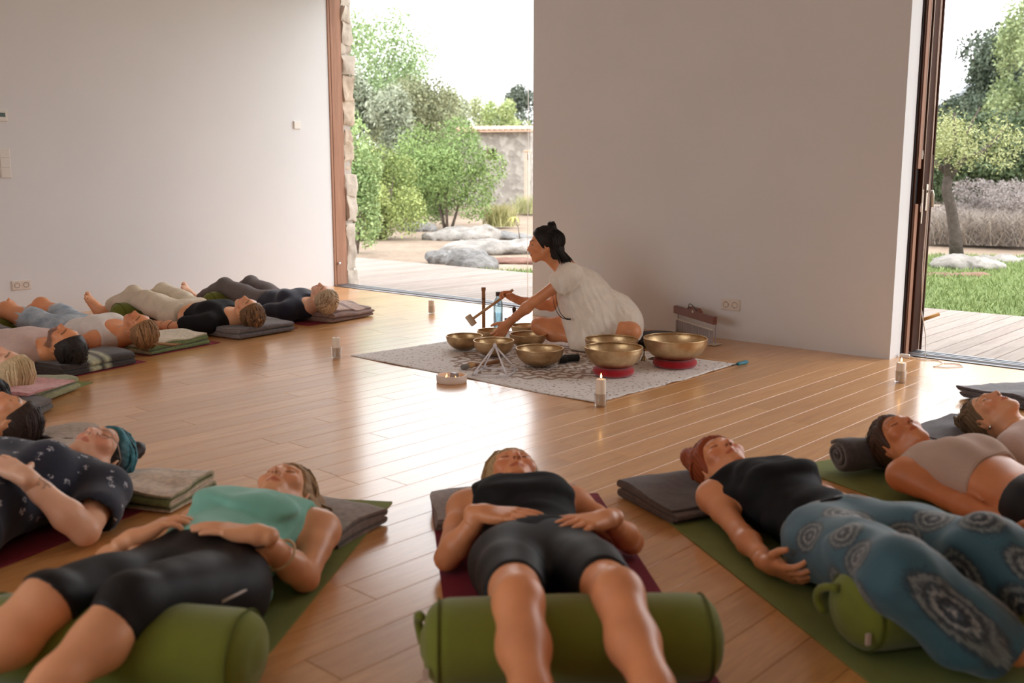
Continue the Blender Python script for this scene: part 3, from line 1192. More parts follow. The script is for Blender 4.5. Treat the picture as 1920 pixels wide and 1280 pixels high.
# left door jamb: slim dark strip, stepped post, small knob
jl = empty('door_1', (WALL_L, SILL_Y, 0))
tag(jl, 'brown wooden jamb of the left garden door with a small knob', kind='structure')
MB().box((-.02, .0, .0), (.012, .026, HEAD_Z)).build('strip', M_JAMB, jl, bevel=.003)
MB().box((-.02, .026, .0), (-.004, .036, HEAD_Z)).build('groove', M_DARK, jl)
MB().box((-.02, .036, .0), (.006, .066, HEAD_Z)).build('stop', M_JAMB, jl, bevel=.003)
MB().box((-.12, .066, .0), (-.004, .180, HEAD_Z)).build('post', M_JAMB, jl, bevel=.004)
kz = at_x(624, 494, WALL_L).z
MB().lathe([(0, 0), (.008, 0), (.007, .012), (.014, .018), (.016, .026), (.012, .034), (0, .037)], 16).build(
    'knob', mat('chrome', srgb(220, 220, 222), .12, metal=1.0), jl, (.006, .052, kz), (0, math.pi / 2, 0), smooth=True)

# stone reveal outside the left door: squared rubble stones, each laid singly
M_STONE = mat('limestone', srgb(198, 186, 172), .9, var=.16, vscale=9, bmp=.6, bscale=40, bdist=.01)
M_STONE2 = mat('ochre limestone', srgb(200, 182, 162), .9, var=.2, vscale=12, bmp=.6, bscale=36, bdist=.01)
M_MORTAR = mat('mortar', srgb(188, 178, 168), .95, var=.1, bmp=.4)


def rough_block(name, sx, sy, sz, seed, amp=.018, n=4):
    bm = bmesh.new()
    bmesh.ops.create_cube(bm, size=1)
    bmesh.ops.subdivide_edges(bm, edges=bm.edges[:], cuts=n, use_grid_fill=True)
    r = np.random.RandomState(seed)
    P = np.array([v.co[:] for v in bm.verts])
    P = P * np.array([sx, sy, sz])
    cut = np.abs(P / np.array([sx, sy, sz])) * 2
    edge = (cut > .92).sum(1) >= 2
    P[edge] *= .95
    D = np.stack([wav(P.astype(f32), seed * 3 + i, 26, amp) + wav(P.astype(f32), seed * 5 + i, 70, amp * .5) for i in range(3)], 1)
    P = P + D
    for v, p in zip(bm.verts, P):
        v.co = p
    me = bpy.data.meshes.new(name)
    bm.to_mesh(me)
    bm.free()
    me.polygons.foreach_set('use_smooth', [True] * len(me.polygons))
    me.set_sharp_from_angle(angle=math.radians(50))
    return me


sw_ = MB().box((WALL_L - .75, SILL_Y + .182, -.1), (WALL_L - .03, SILL_Y + .29, ROOM_H)).build('wall_stone_reveal', M_MORTAR)
tag(sw_, 'rubble stone outer edge of the wall beside the left garden door', kind='structure')
rs = random.Random(11)
z = -.05
i = 0
while z < HEAD_Z + .3:
    hgt = rs.uniform(.10, .30)
    rows = [(SILL_Y + .186, SILL_Y + rs.uniform(.305, .35))]
    for (a, c) in rows:
        zz = z + rs.uniform(-.02, .02)
        add_mesh('stone', rough_block('stone', .14, c - a - .006, hgt - .006, 40 + i, .012, 5), rs.choice([M_STONE, M_STONE, M_STONE2]), sw_,
                 (WALL_L - .075 + rs.uniform(-.015, .015), (a + c) / 2, zz + hgt / 2))
        i += 1
    z += hgt

# right pier end and door stack
jr = empty('door_2', (PIER_X1, WALL_B + .17, 0))
tag(jr, 'dark wooden sliding door stack beside the right garden door', kind='structure')
MB().box((-.16, .0, 0), (.008, .012, HEAD_Z)).build('shadow_gap', M_DARK, jr)
MB().box((-.16, .012, 0), (.018, .030, HEAD_Z)).build('cover_strip', M_JAMB_D, jr, bevel=.002)
MB().box((-.16, .030, 0), (.012, .036, HEAD_Z)).build('groove', M_DARK, jr)
MB().box((-.16, .036, 0), (.022, .088, .98)).build('jamb_post', M_JAMB, jr, bevel=.003)
MB().box((-.16, .036, 1.20), (.022, .088, HEAD_Z)).build('jamb_post', M_JAMB, jr, bevel=.003)
MB().box((-.16, .036, .98), (.008, .084, 1.20)).build('lock_recess', mat('black recess', srgb(16, 14, 14), .6), jr)
st = MB().box((-.16, .096, .02), (.034, .215, HEAD_Z)).build('door_stile', M_JAMB_D, jr, bevel=.003)
MB().box((-.16, .218, .02), (.050, .236, HEAD_Z)).build('door_edge', M_JAMB_D, jr, bevel=.002)
MB().box((.035, .205, .02), (.040, .217, HEAD_Z)).build('weather_seal', mat('pale seal', srgb(196, 168, 150), .5), jr)
M_NICK = mat('satin handle metal', srgb(196, 186, 172), .35, metal=.6)
hz = at_x(1740, 370, PIER_X1 + .03).z
h_ = MB().box((.034, .155, hz - .085), (.042, .185, hz + .085)).build('handle_plate', M_NICK, jr, bevel=.003)
MB().tube([(.042, .17, hz + .04), (.075, .17, hz + .04), (.078, .17, hz + .02), (.078, .17, hz - .06)], .009, 10).build('handle', M_NICK, jr, smooth=True)
MB().box((.034, .10, hz - .165), (.04, .118, hz + .05)).build('rail_plate', M_NICK, jr, bevel=.002)
# door stop sticking out near the ground
ds = at_d(1748, 594, math.hypot(PIER_X1, SILL_Y + .2) + .1)
MB().tube([(.03, .228, ds.z - .012), (.125, .30, ds.z + .035)], .012, 10).build('wooden_peg', mat('honey wood', srgb(190, 136, 66), .5), jr, smooth=True)

# blind cords
M_CORD = mat('white cord', srgb(232, 222, 212), .7)


def cord(name, pts, r, label, extra=None):
    e = empty(name, (pts[0][0], pts[0][1], min(p[2] for p in pts)))
    tag(e, label, 'blind cord')
    o = e.location
    MB().tube([Vector(p) - o for p in pts], r, 6).build('strand', M_CORD, e, smooth=True)
    return e


X_ = PIER_X1 + .045
e = cord('blind_cord', [(X_, WALL_B + .20, HEAD_Z), (X_, WALL_B + .20, 1.26)], .0022, 'thin white blind cord ending in a toggle above the black lock recess')
MB().lathe([(0, 0), (.006, .0), (.008, .03), (.005, .055), (0, .058)], 10).build('toggle', M_CORD, e, (0, 0, 0), smooth=True)
e = cord('blind_cord', [(X_ + .012, WALL_B + .215, HEAD_Z), (X_ + .012, WALL_B + .215, .93)], .0022, 'longer thin blind cord ending in a toggle below the black lock recess')
MB().lathe([(0, 0), (.006, .0), (.008, .03), (.005, .055), (0, .058)], 10).build('toggle', M_CORD, e, (0, 0, 0), smooth=True)
yb = WALL_B + .29
e = cord('blind_cord', [(X_ + .02, yb, HEAD_Z), (X_ + .02, yb, 2.0), (X_ + .024, yb + .004, 1.3), (X_ + .02, yb - .01, .6), (X_ + .024, yb + .01, .3), (X_ + .05, yb + .05, .12), (X_ + .06, yb + .04, .012),
                         (X_ + .09, yb - .05, .008)], .0035, 'long white double cord hanging down the dark door stile to the floor')
MB().tube([(.008, 0, .2), (.012, .004, 1.28), (.006, 0, .6)], .0025, 6).build('second_strand', M_CORD, e, (0, 0, 0), smooth=True)
# fine cord at the left garden door, by the pier
c0 = at_y(990, 300, SILL_Y + .06)
e = cord('blind_cord', [(c0.x, SILL_Y + .06, HEAD_Z), (c0.x, SILL_Y + .06, .02)], .003, 'thin pale cord hanging in the left garden door beside the pier')
MB().lathe([(0, 0), (.006, 0), (.009, .04), (.005, .07), (0, .075)], 10).build('toggle', M_CORD, e, (0, 0, c0.z - .02), smooth=True)
# thin loop of cord on the floor by the right door
lp = [at(1732, 675), at(1760, 677), at(1768, 681), at(1762, 684), at(1750, 688), at(1775, 690), at(1805, 688), at(1800, 684), at(1780, 682), at(1766, 682)]
o_ = lp[0]
lpp = []
for i in range(len(lp) - 1):
    for k in range(4):
        lpp.append((lp[i].lerp(lp[i + 1], k / 4)) - o_ + Vector((0, 0, .004)))
tag(MB().tube(lpp, .0028, 5).build('loose_string', M_CORD, None, o_, smooth=True), 'thin pale loop of cord lying on the floor by the right door', 'string')
pl = at(1697, 666, .015)
pe = empty('cable_plug', (pl.x, pl.y, 0))
tag(pe, 'small white cable plug on the floor at the pier corner', 'plug')
MB().box((-.03, -.012, .0), (.03, .012, .024)).build('plug_body', M_WHITE_PL, pe, bevel=.005)
MB().tube([(.03, 0, .012), (.06, -.01, .008), (.10, -.02, .006), (.14, .0, .005)], .004, 6).build('cable', M_CORD, pe, smooth=True)


# electrical fittings
M_SOCK = mat('socket plastic', srgb(226, 214, 202), .35)
M_SOCK_D = mat('socket hole', srgb(60, 50, 46), .6)


def double_socket(M, label, name='wall_socket'):
    """M: matrix, x along the wall, y up, z out of the wall"""
    e = empty(name)
    e.matrix_world = M
    tag(e, label, 'socket', 'double wall sockets')
    MB().box((-.076, -.0405, 0), (.076, .0405, .009)).build('plate', M_SOCK, e, bevel=.004)
    for sx in (-.0355, .0355):
        f = MB().box((sx - .0345, -.034, .009), (sx + .0345, .034, .0105)).build('insert', M_SOCK, e, bevel=.0006, seg=1)
        MB().lathe([(.0225, .0016), (.0215, .0030), (.0195, .0030), (.0190, -.004), (0, -.004)], 24, Matrix.Translation((sx, 0, .0105))).build('well', mat('socket well', srgb(176, 160, 144), .5), f, smooth=True)
        for dx in (-.0095, .0095):
            MB().lathe([(0, .0012), (.0034, .0012), (.0034, 0)], 10, Matrix.Translation((sx + dx, 0, .0068))).build('pin_hole', M_SOCK_D, f)
        for dy in (-.0185, .0185):
            MB().box((sx - .003, dy - .002, .007), (sx + .003, dy + .002, .0128)).build('earth_clip', M_SOCK_D, f)
    return e


c_ = at_y(1370.5, 571, WALL_B)
double_socket(frame_m((c_.x, WALL_B, c_.z), (1, 0, 0), (0, 0, 1), (0, -1, 0)), 'double socket on the pier wall right of the bar chimes')
c_ = at_x(40, 534, WALL_L)
double_socket(frame_m((WALL_L, c_.y, c_.z), (0, 1, 0), (0, 0, 1), (1, 0, 0)), 'double socket low on the left wall above the denim shorts')


def wall_panel(name, lab, cat, px, w, h, rows, lcd=False):
    c = at_x(px[0], px[1], WALL_L)
    e = empty(name)
    e.matrix_world = frame_m((WALL_L, c.y, c.z), (0, 1, 0), (0, 0, 1), (1, 0, 0))
    tag(e, lab, cat)
    MB().box((-w / 2, -h / 2, 0), (w / 2, h / 2, .01)).build('frame', M_WHITE_PL, e, bevel=.003)
    for k in range(rows):
        hh = h / rows
        MB().box((-w / 2 + .006, -h / 2 + k * hh + .004, .01), (w / 2 - .006, -h / 2 + (k + 1) * hh - .004, .016)).build('button' if not lcd else 'cover', M_WHITE_PL, e, bevel=.002)
    if lcd:
        MB().box((-w / 2 + .015, -.012, .016), (w / 2 - .02, .02, .0175)).build('display', mat('lcd', srgb(46, 66, 52), .2), e)
    return e


wall_panel('thermostat', 'white room thermostat with dark display on the left wall', 'thermostat', (-4, 216), .14, .095, 1, True)
wall_panel('light_switch', 'white three-part light switch column on the left wall', 'switch', (9, 306), .085, .235, 3)
wall_panel('light_switch', 'small single white switch near the left garden door', 'switch', (556, 234.5), .085, .08, 1)
# ---------------------------------------------------------------- garden
GZ = -.12
deck = MB().box((-14.5, SILL_Y + .20, -.16), (2.5, DECK_Y, -.05)).build('floor_terrace', mat('deck joists', srgb(70, 58, 50), .9))
tag(deck, 'pale weathered timber terrace outside the doors', kind='structure')
bm_ = plank_mesh('deck_board', .126, DECK_Y - SILL_Y - .22, .026, .003)
xb = -14.4
while xb < 2.3:
    if any(in_view((xb + .06, SILL_Y + .2 + k * .3, 0), 80) for k in range(10)):
        add_mesh('deck_board', bm_, M_DECK, deck, (xb, SILL_Y + .215, -.02))
    xb += .132


def terrain(name, x0, x1, y0, y1, n, z, amp, material, label, seed, fr=.5, hole=None):
    xs, ys = np.linspace(x0, x1, n), np.linspace(y0, y1, n)
    X, Y = np.meshgrid(xs, ys, indexing='ij')
    P = np.stack([X.ravel(), Y.ravel(), np.zeros(X.size)], 1)
    P[:, 2] = z + wav(P.astype(f32), seed, fr, amp) + wav(P.astype(f32), seed + 1, fr * 4, amp * .3)
    if hole is not None:
        P[:, 2] = hole(P)
    idx = np.arange(n * n).reshape(n, n)
    f = np.stack([idx[:-1, :-1], idx[1:, :-1], idx[1:, 1:], idx[:-1, 1:]], -1).reshape(-1, 4)
    return tag(add_mesh(name, np_mesh(name, P, f), material), label, kind='structure')


def ground_mat():
    m = bpy.data.materials.new('dry ground')
    t, b = nodes_of(m)
    v = tex_coord(t, 'Object')
    c = ramp(t, noise(t, v, .55, 8, .6), [(.3, srgb(126, 108, 92)), (.5, srgb(148, 130, 112)), (.7, srgb(162, 146, 128))])
    c = mix(t, .5, c, ramp(t, noise(t, v, 9, 6, .7), [(.35, (.55, .5, .45)), (.65, (1.1, 1.1, 1.1))]), 'MULTIPLY')
    t.links.new(c, b.inputs['Base Color'])
    b.inputs['Roughness'].default_value = .95
    bump(t, b, noise(t, v, 14, 6), .6, .04)
    return m


terrain('ground', -80, 40, DECK_Y - .6, 110, 150, GZ - .03, .10, ground_mat(), 'dry sandy ground of the garden', 21, .35,
        hole=lambda P: GZ - .03 + (wav(P.astype(f32), 21, .35, .10) + wav(P.astype(f32), 22, 1.6, .03)) * np.clip((P[:, 1] - 12) / 6, 0, 1) + np.clip((P[:, 1] - 30) * .012, 0, 2))

# lawn: soil patch with grass blades
M_LAWN = mat('lawn base', srgb(96, 114, 58), .9, var=.2, vscale=3)
lawn_poly = [(-9.9, 9.12), (-8.6, 10.1), (-7.4, 10.6), (-6.2, 12.2), (-5.75, 16.2), (-4.5, 16.9), (-2.0, 17.2), (2.0, 16), (3, 9.12)]
lw = pydata('lawn', [(p[0], p[1], GZ + .012) for p in lawn_poly], [tuple(range(len(lawn_poly)))])
lawn = add_mesh('lawn', lw, M_LAWN)
tag(lawn, 'mown green lawn beyond the terrace', kind='structure')


def poly_in(px_, py_, poly):
    ins = np.zeros(len(px_), bool)
    j = len(poly) - 1
    for i in range(len(poly)):
        xi, yi = poly[i]
        xj, yj = poly[j]
        c = ((yi > py_) != (yj > py_)) & (px_ < (xj - xi) * (py_ - yi) / (yj - yi + 1e-12) + xi)
        ins ^= c
        j = i
    return ins


def blades(name, pts, hmin, hmax, wid, lean, cols, parent, seed, label=None, mat_name='grass'):
    """upright tapered grass blades standing on the given points"""
    r = np.random.RandomState(seed)
    n = len(pts)
    a = r.rand(n) * 6.283
    h = hmin + (hmax - hmin) * r.rand(n)
    d = np.stack([np.cos(a), np.sin(a), 0 * a], 1)
    ln = r.normal(size=(n, 3)) * lean
    ln[:, 2] = 0
    base = np.asarray(pts)
    p0 = base - d * wid / 2
    p1 = base + d * wid / 2
    mid = base + ln * h[:, None] * .4 + np.stack([0 * h, 0 * h, h * .6], 1)
    p2, p3 = mid + d * wid * .35, mid - d * wid * .35
    tip = base + ln * h[:, None] + np.stack([0 * h, 0 * h, h], 1)
    v = np.stack([p0, p1, p2, p3, tip], 1).reshape(-1, 3)
    i = np.arange(n)[:, None] * 5
    f = np.concatenate([i + np.array([[0, 1, 2, 3]]), i + np.array([[3, 2, 4, 4]])])
    tt = r.rand(n)
    c = np.array(cols[0])[None] * (1 - tt[:, None]) + np.array(cols[1])[None] * tt[:, None]
    me = bpy.data.meshes.new(name)
    fl = [tuple(q[:4]) if q[2] != q[3] else tuple(q[:3]) for q in f.tolist()]
    me.from_pydata(v.tolist(), [], fl)
    ca = me.color_attributes.new('Col', 'FLOAT_COLOR', 'POINT')
    c4 = np.ones((len(v), 4), f32)
    c4[:, :3] = np.repeat(c, 5, 0)
    ca.data.foreach_set('color', c4.ravel())
    o = add_mesh(name, me, vcol_mat(mat_name, rough=.7, var=.1, bmp=0, spec=.2), parent)
    o['kind'] = 'stuff'
    if label:
        o['label'] = label
    return o


rg = np.random.RandomState(5)
gx, gy = rg.uniform(-10, 0, 60000), rg.uniform(9.1, 17.2, 60000)
vis = np.array([True] * len(gx))
m_ = poly_in(gx, gy, lawn_poly)
gp = np.stack([gx, gy, np.full(len(gx), GZ + .012)], 1)[m_]
uv = (gp - np.array([0, 0, CAM_H]))
wz = uv @ np.array(_FW)
sx_ = 960 + FPX * (uv @ np.array(_RT)) / wz
gp = gp[((sx_ > 900) & (sx_ < 1010)) | (sx_ > 1700) & (sx_ < 2000)]
blades('grass', gp, .03, .07, .012, .5, (srgb(104, 124, 72)[:3], srgb(148, 160, 106)[:3]), lawn, 6, 'short mown grass blades')


# foliage
def leaf_cloud(name, clumps, n, size, cols, parent, seed, aspect=1.8, mat_name='leaves', up=0.3, shell=.55):
    """n small leaves spread through ellipsoid clumps [(centre, radii)...]"""
    n = int(n * 1.7)
    r = np.random.RandomState(seed)
    vol = np.array([c[1][0] * c[1][1] * c[1][2] for c in clumps]) ** .75
    w = r.choice(len(clumps), n, p=vol / vol.sum())
    C = np.array([c[0] for c in clumps])[w]
    R = np.array([c[1] for c in clumps])[w]
    d = r.normal(size=(n, 3))
    d /= np.linalg.norm(d, axis=1)[:, None]
    rad = shell + (1 - shell) * r.rand(n) ** .6
    rad *= 1 + .12 * r.normal(size=n)
    P = C + d * R * rad[:, None]
    a = r.normal(size=(n, 3))
    a[:, 2] += up
    a /= np.linalg.norm(a, axis=1)[:, None]
    b_ = np.cross(a, r.normal(size=(n, 3)))
    b_ /= np.linalg.norm(b_, axis=1)[:, None] + 1e-9
    sz = size * .60 * (.6 + .8 * r.rand(n))[:, None]
    v = np.stack([P - a * sz * aspect / 2, P + b_ * sz / 2, P + a * sz * aspect / 2, P - b_ * sz / 2], 1).reshape(-1, 3)
    f = (np.arange(n)[:, None] * 4 + np.arange(4)[None])
    tt = r.rand(n)
    tw = r.rand(len(clumps))[w]
    tt = np.clip(.6 * tt + .4 * tw, 0, 1)
    c = np.array(cols[0])[None] * (1 - tt[:, None]) + np.array(cols[1])[None] * tt[:, None]
    c = (c * .74 + c.mean(1)[:, None] * .26) * .95
    me = np_mesh(name, v, f, np.repeat(c, 4, 0), smooth=False)
    o = add_mesh(name, me, vcol_mat(mat_name, rough=.6, var=.05, bmp=0, spec=.25), parent)
    o['kind'] = 'stuff'
    return o


M_BARK = mat('bark', srgb(112, 100, 90), .9, var=.3, vscale=20, bmp=.7, bscale=60, bdist=.02)
M_BARK_D = mat('dark bark', srgb(78, 68, 62), .95, var=.3, vscale=12, bmp=.8, bscale=40, bdist=.02)


def branches(name, segs, material, parent):
    m = MB()
    for pts, r in segs:
        m.tube(pts, r, 8)
    return m.build(name, material, parent, smooth=True)


def shrub(name, px, py, D, rx, rz, n, size, cols, label, seed, cat='shrub', group=None, clumps_n=14, stems=5, flat=1.0, aspect=1.8):
    """a bush at bearing px, its foot at distance D; rx/rz half-width and height"""
    p = at_d(px, 325, D)
    e = empty(name, (p.x, p.y, GZ))
    tag(e, label, cat, group)
    r = np.random.RandomState(seed)
    cl = []
    for i in range(clumps_n):
        a, q = r.rand() * 6.283, r.rand() ** .5
        zc = rz * (.13 + .70 * r.rand())
        k = math.sqrt(max(.05, 1 - ((zc / rz) - .35) ** 2 * 1.9))
        cl.append(((math.cos(a) * q * rx * .72 * k, math.sin(a) * q * rx * .72 * k, zc), (rx * (.30 + .15 * r.rand()), rx * (.30 + .15 * r.rand()), rz * (.16 + .1 * r.rand()) * flat)))
    leaf_cloud('foliage', cl, n, size, cols, e, seed, aspect)
    sg = []
    for i in range(stems):
        t = cl[i % len(cl)][0]
        sg.append(([(t[0] * .1, t[1] * .1, -.05), (t[0] * .3, t[1] * .3, t[2] * .4), (t[0] * .8, t[1] * .8, t[2])], [.03 * rz / 2, .02 * rz / 2, .01]))
    branches('stem', sg, M_BARK, e)
    return e


G = lambda *a: srgb(*a)[:3]
# left doorway
shrub('garden_shrub', 712, 445, 20.5, 1.05, 2.0, 9000, .055, (G(92, 120, 40), G(178, 192, 92)), 'bushy yellow-green shrub beside the stone reveal', 31)
shrub('garden_shrub', 838, 425, 24.5, 1.45, 2.55, 14000, .06, (G(92, 128, 52), G(160, 186, 92)), 'large rounded light green shrub in front of the stone hut', 32, clumps_n=18)
shrub('garden_shrub', 662, 440, 17.0, .55, 2.2, 3500, .06, (G(80, 120, 44), G(180, 204, 120)), 'small glossy-leaved shrub partly hidden by the stone reveal', 33, clumps_n=9)
shrub('garden_shrub', 768, 330, 33.5, 1.9, 4.6, 11000, .10, (G(104, 112, 74), G(164, 168, 116)), 'tall grey-green shrub behind the rounded one', 34, clumps_n=16)


def tree(name, px, D, h, trunk_h, crown, n, size, cols, label, seed, group=None, lean=0.0, bark=None, trunk_r=.12, aspect=1.8, shell=.4, spots=None, cn=16):
    p = at_d(px, 325, D)
    e = empty(name, (p.x, p.y, GZ))
    tag(e, label, 'tree', group)
    r = np.random.RandomState(seed)
    rx, rz = crown
    cl = []
    for i in range(cn):
        a, q = r.rand() * 6.283, r.rand() ** .5
        u = r.rand()
        zc = trunk_h + (h - trunk_h) * (.12 + .8 * u)
        k = math.sqrt(max(.06, 1 - (2 * u - .9) ** 2 * .8))
        cl.append(((math.cos(a) * q * rx * k + lean, math.sin(a) * q * rx * k, zc), (rx * (.22 + .16 * r.rand()), rx * (.22 + .16 * r.rand()), rz * (.16 + .12 * r.rand()))))
    leaf_cloud('foliage', cl, n, size, cols, e, seed, aspect, shell=shell)
    top = (lean * .6, 0, trunk_h)
    sg = [([(0, 0, -.1), (lean * .25, .02, trunk_h * .5), top], [trunk_r, trunk_r * .8, trunk_r * .7])]
    for c, _ in cl[:9]:
        sg.append(([top, ((top[0] + c[0]) * .5 + r.normal() * .1, (top[1] + c[1]) * .5, (top[2] * .4 + c[2] * .6)), c], [trunk_r * .5, trunk_r * .3, trunk_r * .1]))
    branches('trunk', sg, bark or M_BARK, e)
    return e


BG = 'trees beyond the stone hut'  # pale leaf colours of the far trees carry the distance haze
tree('garden_tree', 700, 37, 7.0, 2.4, (2.6, 4.8), 11000, .10, (G(120, 152, 84), G(170, 196, 128)), 'tall loose pale green tree left in the left doorway', 41, shell=.2, cn=26)
tree('olive_tree', 668, 28.5, 3.9, 1.0, (1.5, 2.8), 9000, .09, (G(120, 132, 100), G(170, 178, 146)), 'silvery olive tree behind the stone reveal', 42, aspect=2.6)
tree('garden_tree', 780, 42, 4.7, 1.2, (2.0, 3.2), 7000, .12, (G(140, 148, 96), G(184, 188, 140)), 'hazy olive-green tree between tall tree and hut', 43)
tree('garden_tree', 838, 52, 5.3, 1.2, (1.9, 3.4), 5000, .14, (G(146, 156, 112), G(178, 186, 142)), 'small hazy tree above the rounded shrub', 44, BG)
tree('garden_tree', 880, 58, 5.4, 1.2, (1.9, 3.4), 5000, .14, (G(150, 160, 104), G(190, 196, 136)), 'faint pale tree left behind the hut roof', 45, BG)
tree('garden_tree', 930, 55, 5.3, 1.2, (1.8, 3.4), 5000, .14, (G(150, 172, 90), G(194, 206, 126)), 'bright yellow-green tree behind the hut roof', 46, BG)
tree('garden_tree', 985, 60, 6.1, 1.5, (2.1, 4.0), 7000, .15, (G(72, 86, 70), G(118, 130, 108)), 'dark green tree behind the right end of the hut', 47, BG)
tree('garden_tree', 995, 50, 2.9, .5, (1.1, 2.2), 3000, .12, (G(92, 116, 66), G(140, 156, 100)), 'low green tree right of the hut by the pier', 48, BG)

# stone hut with a tiled eave
hp = at_d(932, 390, 38.0)
hut = empty('stone_hut', (hp.x, hp.y, GZ), YAW - math.radians(12))
tag(hut, 'small pale stone hut with one dark window and tiled eave', 'building')


def rubble_mat():
    m = bpy.data.materials.new('rubble wall')
    t, b = nodes_of(m)
    v = tex_coord(t, 'Object')
    vo = t.nodes.new('ShaderNodeTexVoronoi')
    vo.inputs['Scale'].default_value = 5.5
    t.links.new(v, vo.inputs['Vector'])
    sc = t.nodes.new('ShaderNodeSeparateColor')
    t.links.new(vo.outputs['Color'], sc.inputs[0])
    c = mix(t, .6, ramp(t, noise(t, v, 5, 6), [(.3, srgb(140, 134, 126)), (.7, srgb(180, 174, 166))]),
            ramp(t, sc.outputs[0], [(0, srgb(128, 122, 114)), (1, srgb(190, 184, 176))]))
    t.links.new(c, b.inputs['Base Color'])
    b.inputs['Roughness'].default_value = .95
    bump(t, b, vo.outputs['Distance'], .6, .05)
    return m


M_RUB = rubble_mat()
HW, HHt = 2.35, 2.85
wm = MB()
wx = -.16    # window centre
wm.box((-1.5, 0, -.2), (wx - .22, .4, HHt)).box((wx + .16, 0, -.2), (1.28, .4, HHt)).box((wx - .22, 0, -.2), (wx + .16, .4, 1.80)).box((wx - .22, 0, 2.22), (wx + .16, .4, HHt))
wm.build('front_wall', M_RUB, hut)
MB().box((1.28 - .4, .4, -.2), (1.28, 3, HHt)).build('side_wall', M_RUB, hut)
MB().box((wx - .22, .22, 1.8), (wx + .16, .26, 2.22)).build('window_shutter', mat('dark shutter', srgb(82, 66, 56), .7), hut)
for sx0 in (wx - .22, wx + .13):
    MB().box((sx0, .02, 1.80), (sx0 + .03, .20, 2.22)).build('window_reveal', mat('brown reveal', srgb(120, 96, 80), .8), hut)
M_TILE = mat('roof tile', srgb(196, 164, 140), .9, var=.15, vscale=4)
tm = pydata('eave_tile', *(lambda n=8: ([(.11 * math.cos(math.pi * k / n), y, .07 * math.sin(math.pi * k / n)) for y in (0, .6) for k in range(n + 1)],
                                    [(k, k + 1, k + n + 2, k + n + 1) for k in range(n)]))())
sm_ = tm
k = -1.5
while k < 1.35:
    t_ = add_mesh('eave_tile', tm, M_TILE, hut, (k, -.14, HHt), (math.radians(14), 0, 0))
    if not t_.modifiers:
        md = t_.modifiers.new('thickness', 'SOLIDIFY')
        md.thickness = .02
    k += .21
MB().box((-1.5, -.02, HHt - .02), (1.36, 3, HHt + .02)).build('roof_board', M_TILE, hut, rot=(math.radians(6), 0, 0))
pp = at_d(988, 385, 36.5)
po = empty('gate_pillar', (pp.x, pp.y, GZ))
tag(po, 'pale slim pillar at the right corner of the hut', 'pillar')
MB().box((-.08, -.08, -.1), (.08, .08, 2.05)).build('shaft', mat('pale render', srgb(206, 184, 168), .9, var=.08), po, bevel=.02)
MB().box((-.10, -.10, 2.05), (.10, .10, 2.12)).build('cap', M_TILE, po, bevel=.02)

# rocks
M_ROCK = mat('grey limestone', srgb(124, 122, 120), .95, var=.35, vscale=3.5, bmp=.9, bscale=14, bdist=.06)
M_ROCK_P = mat('pale limestone', srgb(142, 137, 131), .95, var=.35, vscale=3.5, bmp=.8, bscale=12, bdist=.05)
M_ROCK_R = mat('reddish rock', srgb(124, 92, 80), .95, var=.2, vscale=4, bmp=.8, bscale=16, bdist=.04)


def rock(px, py, w, h, d, label, seed, material=None, rz=0.0, name='boulder', box=False):
    p = at(px, py, GZ)
    e = SDF()
    r = np.random.RandomState(seed)
    for i in range(5):
        c = np.array([r.uniform(-.25, .25) * w, r.uniform(-.25, .25) * d, h * r.uniform(.1, .35)])
        e.ell(c, (w * r.uniform(.3, .4), d * r.uniform(.3, .4), h * r.uniform(.5, .65)), None, k=.10 * h)
    e.disp, e.amp = (lambda P: wav(P, seed, 8, .10 * h + .015) + np.abs(wav(P, seed + 9, 22, .14 * h)) - .05 * h + wav(P, seed + 5, 60, .03 * h)), .25 * h
    hh = max(w, d) / 34
    v, f = sdf_mesh(e, hh, B=4, box=((-w * .8, -d * .8, -.1), (w * .8, d * .8, h * 1.4)))
    o = add_mesh(name, np_mesh(name, v, f), material or M_ROCK, None, (p.x, p.y, GZ - .02), (0, 0, YAW + rz))
    return tag(o, label, 'rock', 'garden rocks')


rock(832, 489, .52, .21, .45, 'squared grey boulder left at the deck edge', 51)
rock(889, 500, .70, .26, .5, 'rough grey boulder at the deck edge beside the squared one', 52)
rock(930, 470, 1.7, .26, 1.2, 'long pale rock slab behind the two boulders', 53, M_ROCK_P)
rock(880, 448, 1.7, .32, 1.3, 'broad pale outcrop in front of the rounded shrub', 54, M_ROCK_P)
rock(786, 429, .8, .22, .6, 'darker low rock under the rounded shrub', 55)
rock(955, 447, .9, .18, .7, 'small flat rock left of the pier', 56)
rock(975, 489, 1.0, .07, .5, 'thin flat stone edge behind the lawn corner', 57, M_ROCK_R)
rock(900, 462, .5, .16, .4, 'small grey stone on the pale slab', 58)
rock(1812, 504, .95, .22, .8, 'pale rock at the foot of the leaning tree', 59, M_ROCK_P)
rock(1800, 518, 1.5, .08, .28, 'flat reddish stone in front of the leaning tree', 60, M_ROCK_R)
rock(1868, 492, .6, .14, .5, 'low pale rock right of the leaning tree', 61, M_ROCK_P)
rock(1914, 490, .3, .10, .3, 'small pale rock at the right edge of the lawn', 62, M_ROCK_P)


def tuft(px, py, n, h, rad, cols, label, seed, name='grass_tuft', lean=.35, wid=.02, cat='grass', kind=None):
    p = at(px, py, GZ)
    r = np.random.RandomState(seed)
    pts = np.stack([r.normal(size=n) * rad * .5, r.normal(size=n) * rad * .5, np.zeros(n)], 1)
    o = blades(name, pts, h * .5, h, wid, lean, cols, None, seed)
    o.location = (p.x, p.y, GZ)
    if 'kind' in o:
        del o['kind']
    tag(o, label, cat)
    if kind:
        o['kind'] = kind
    return o


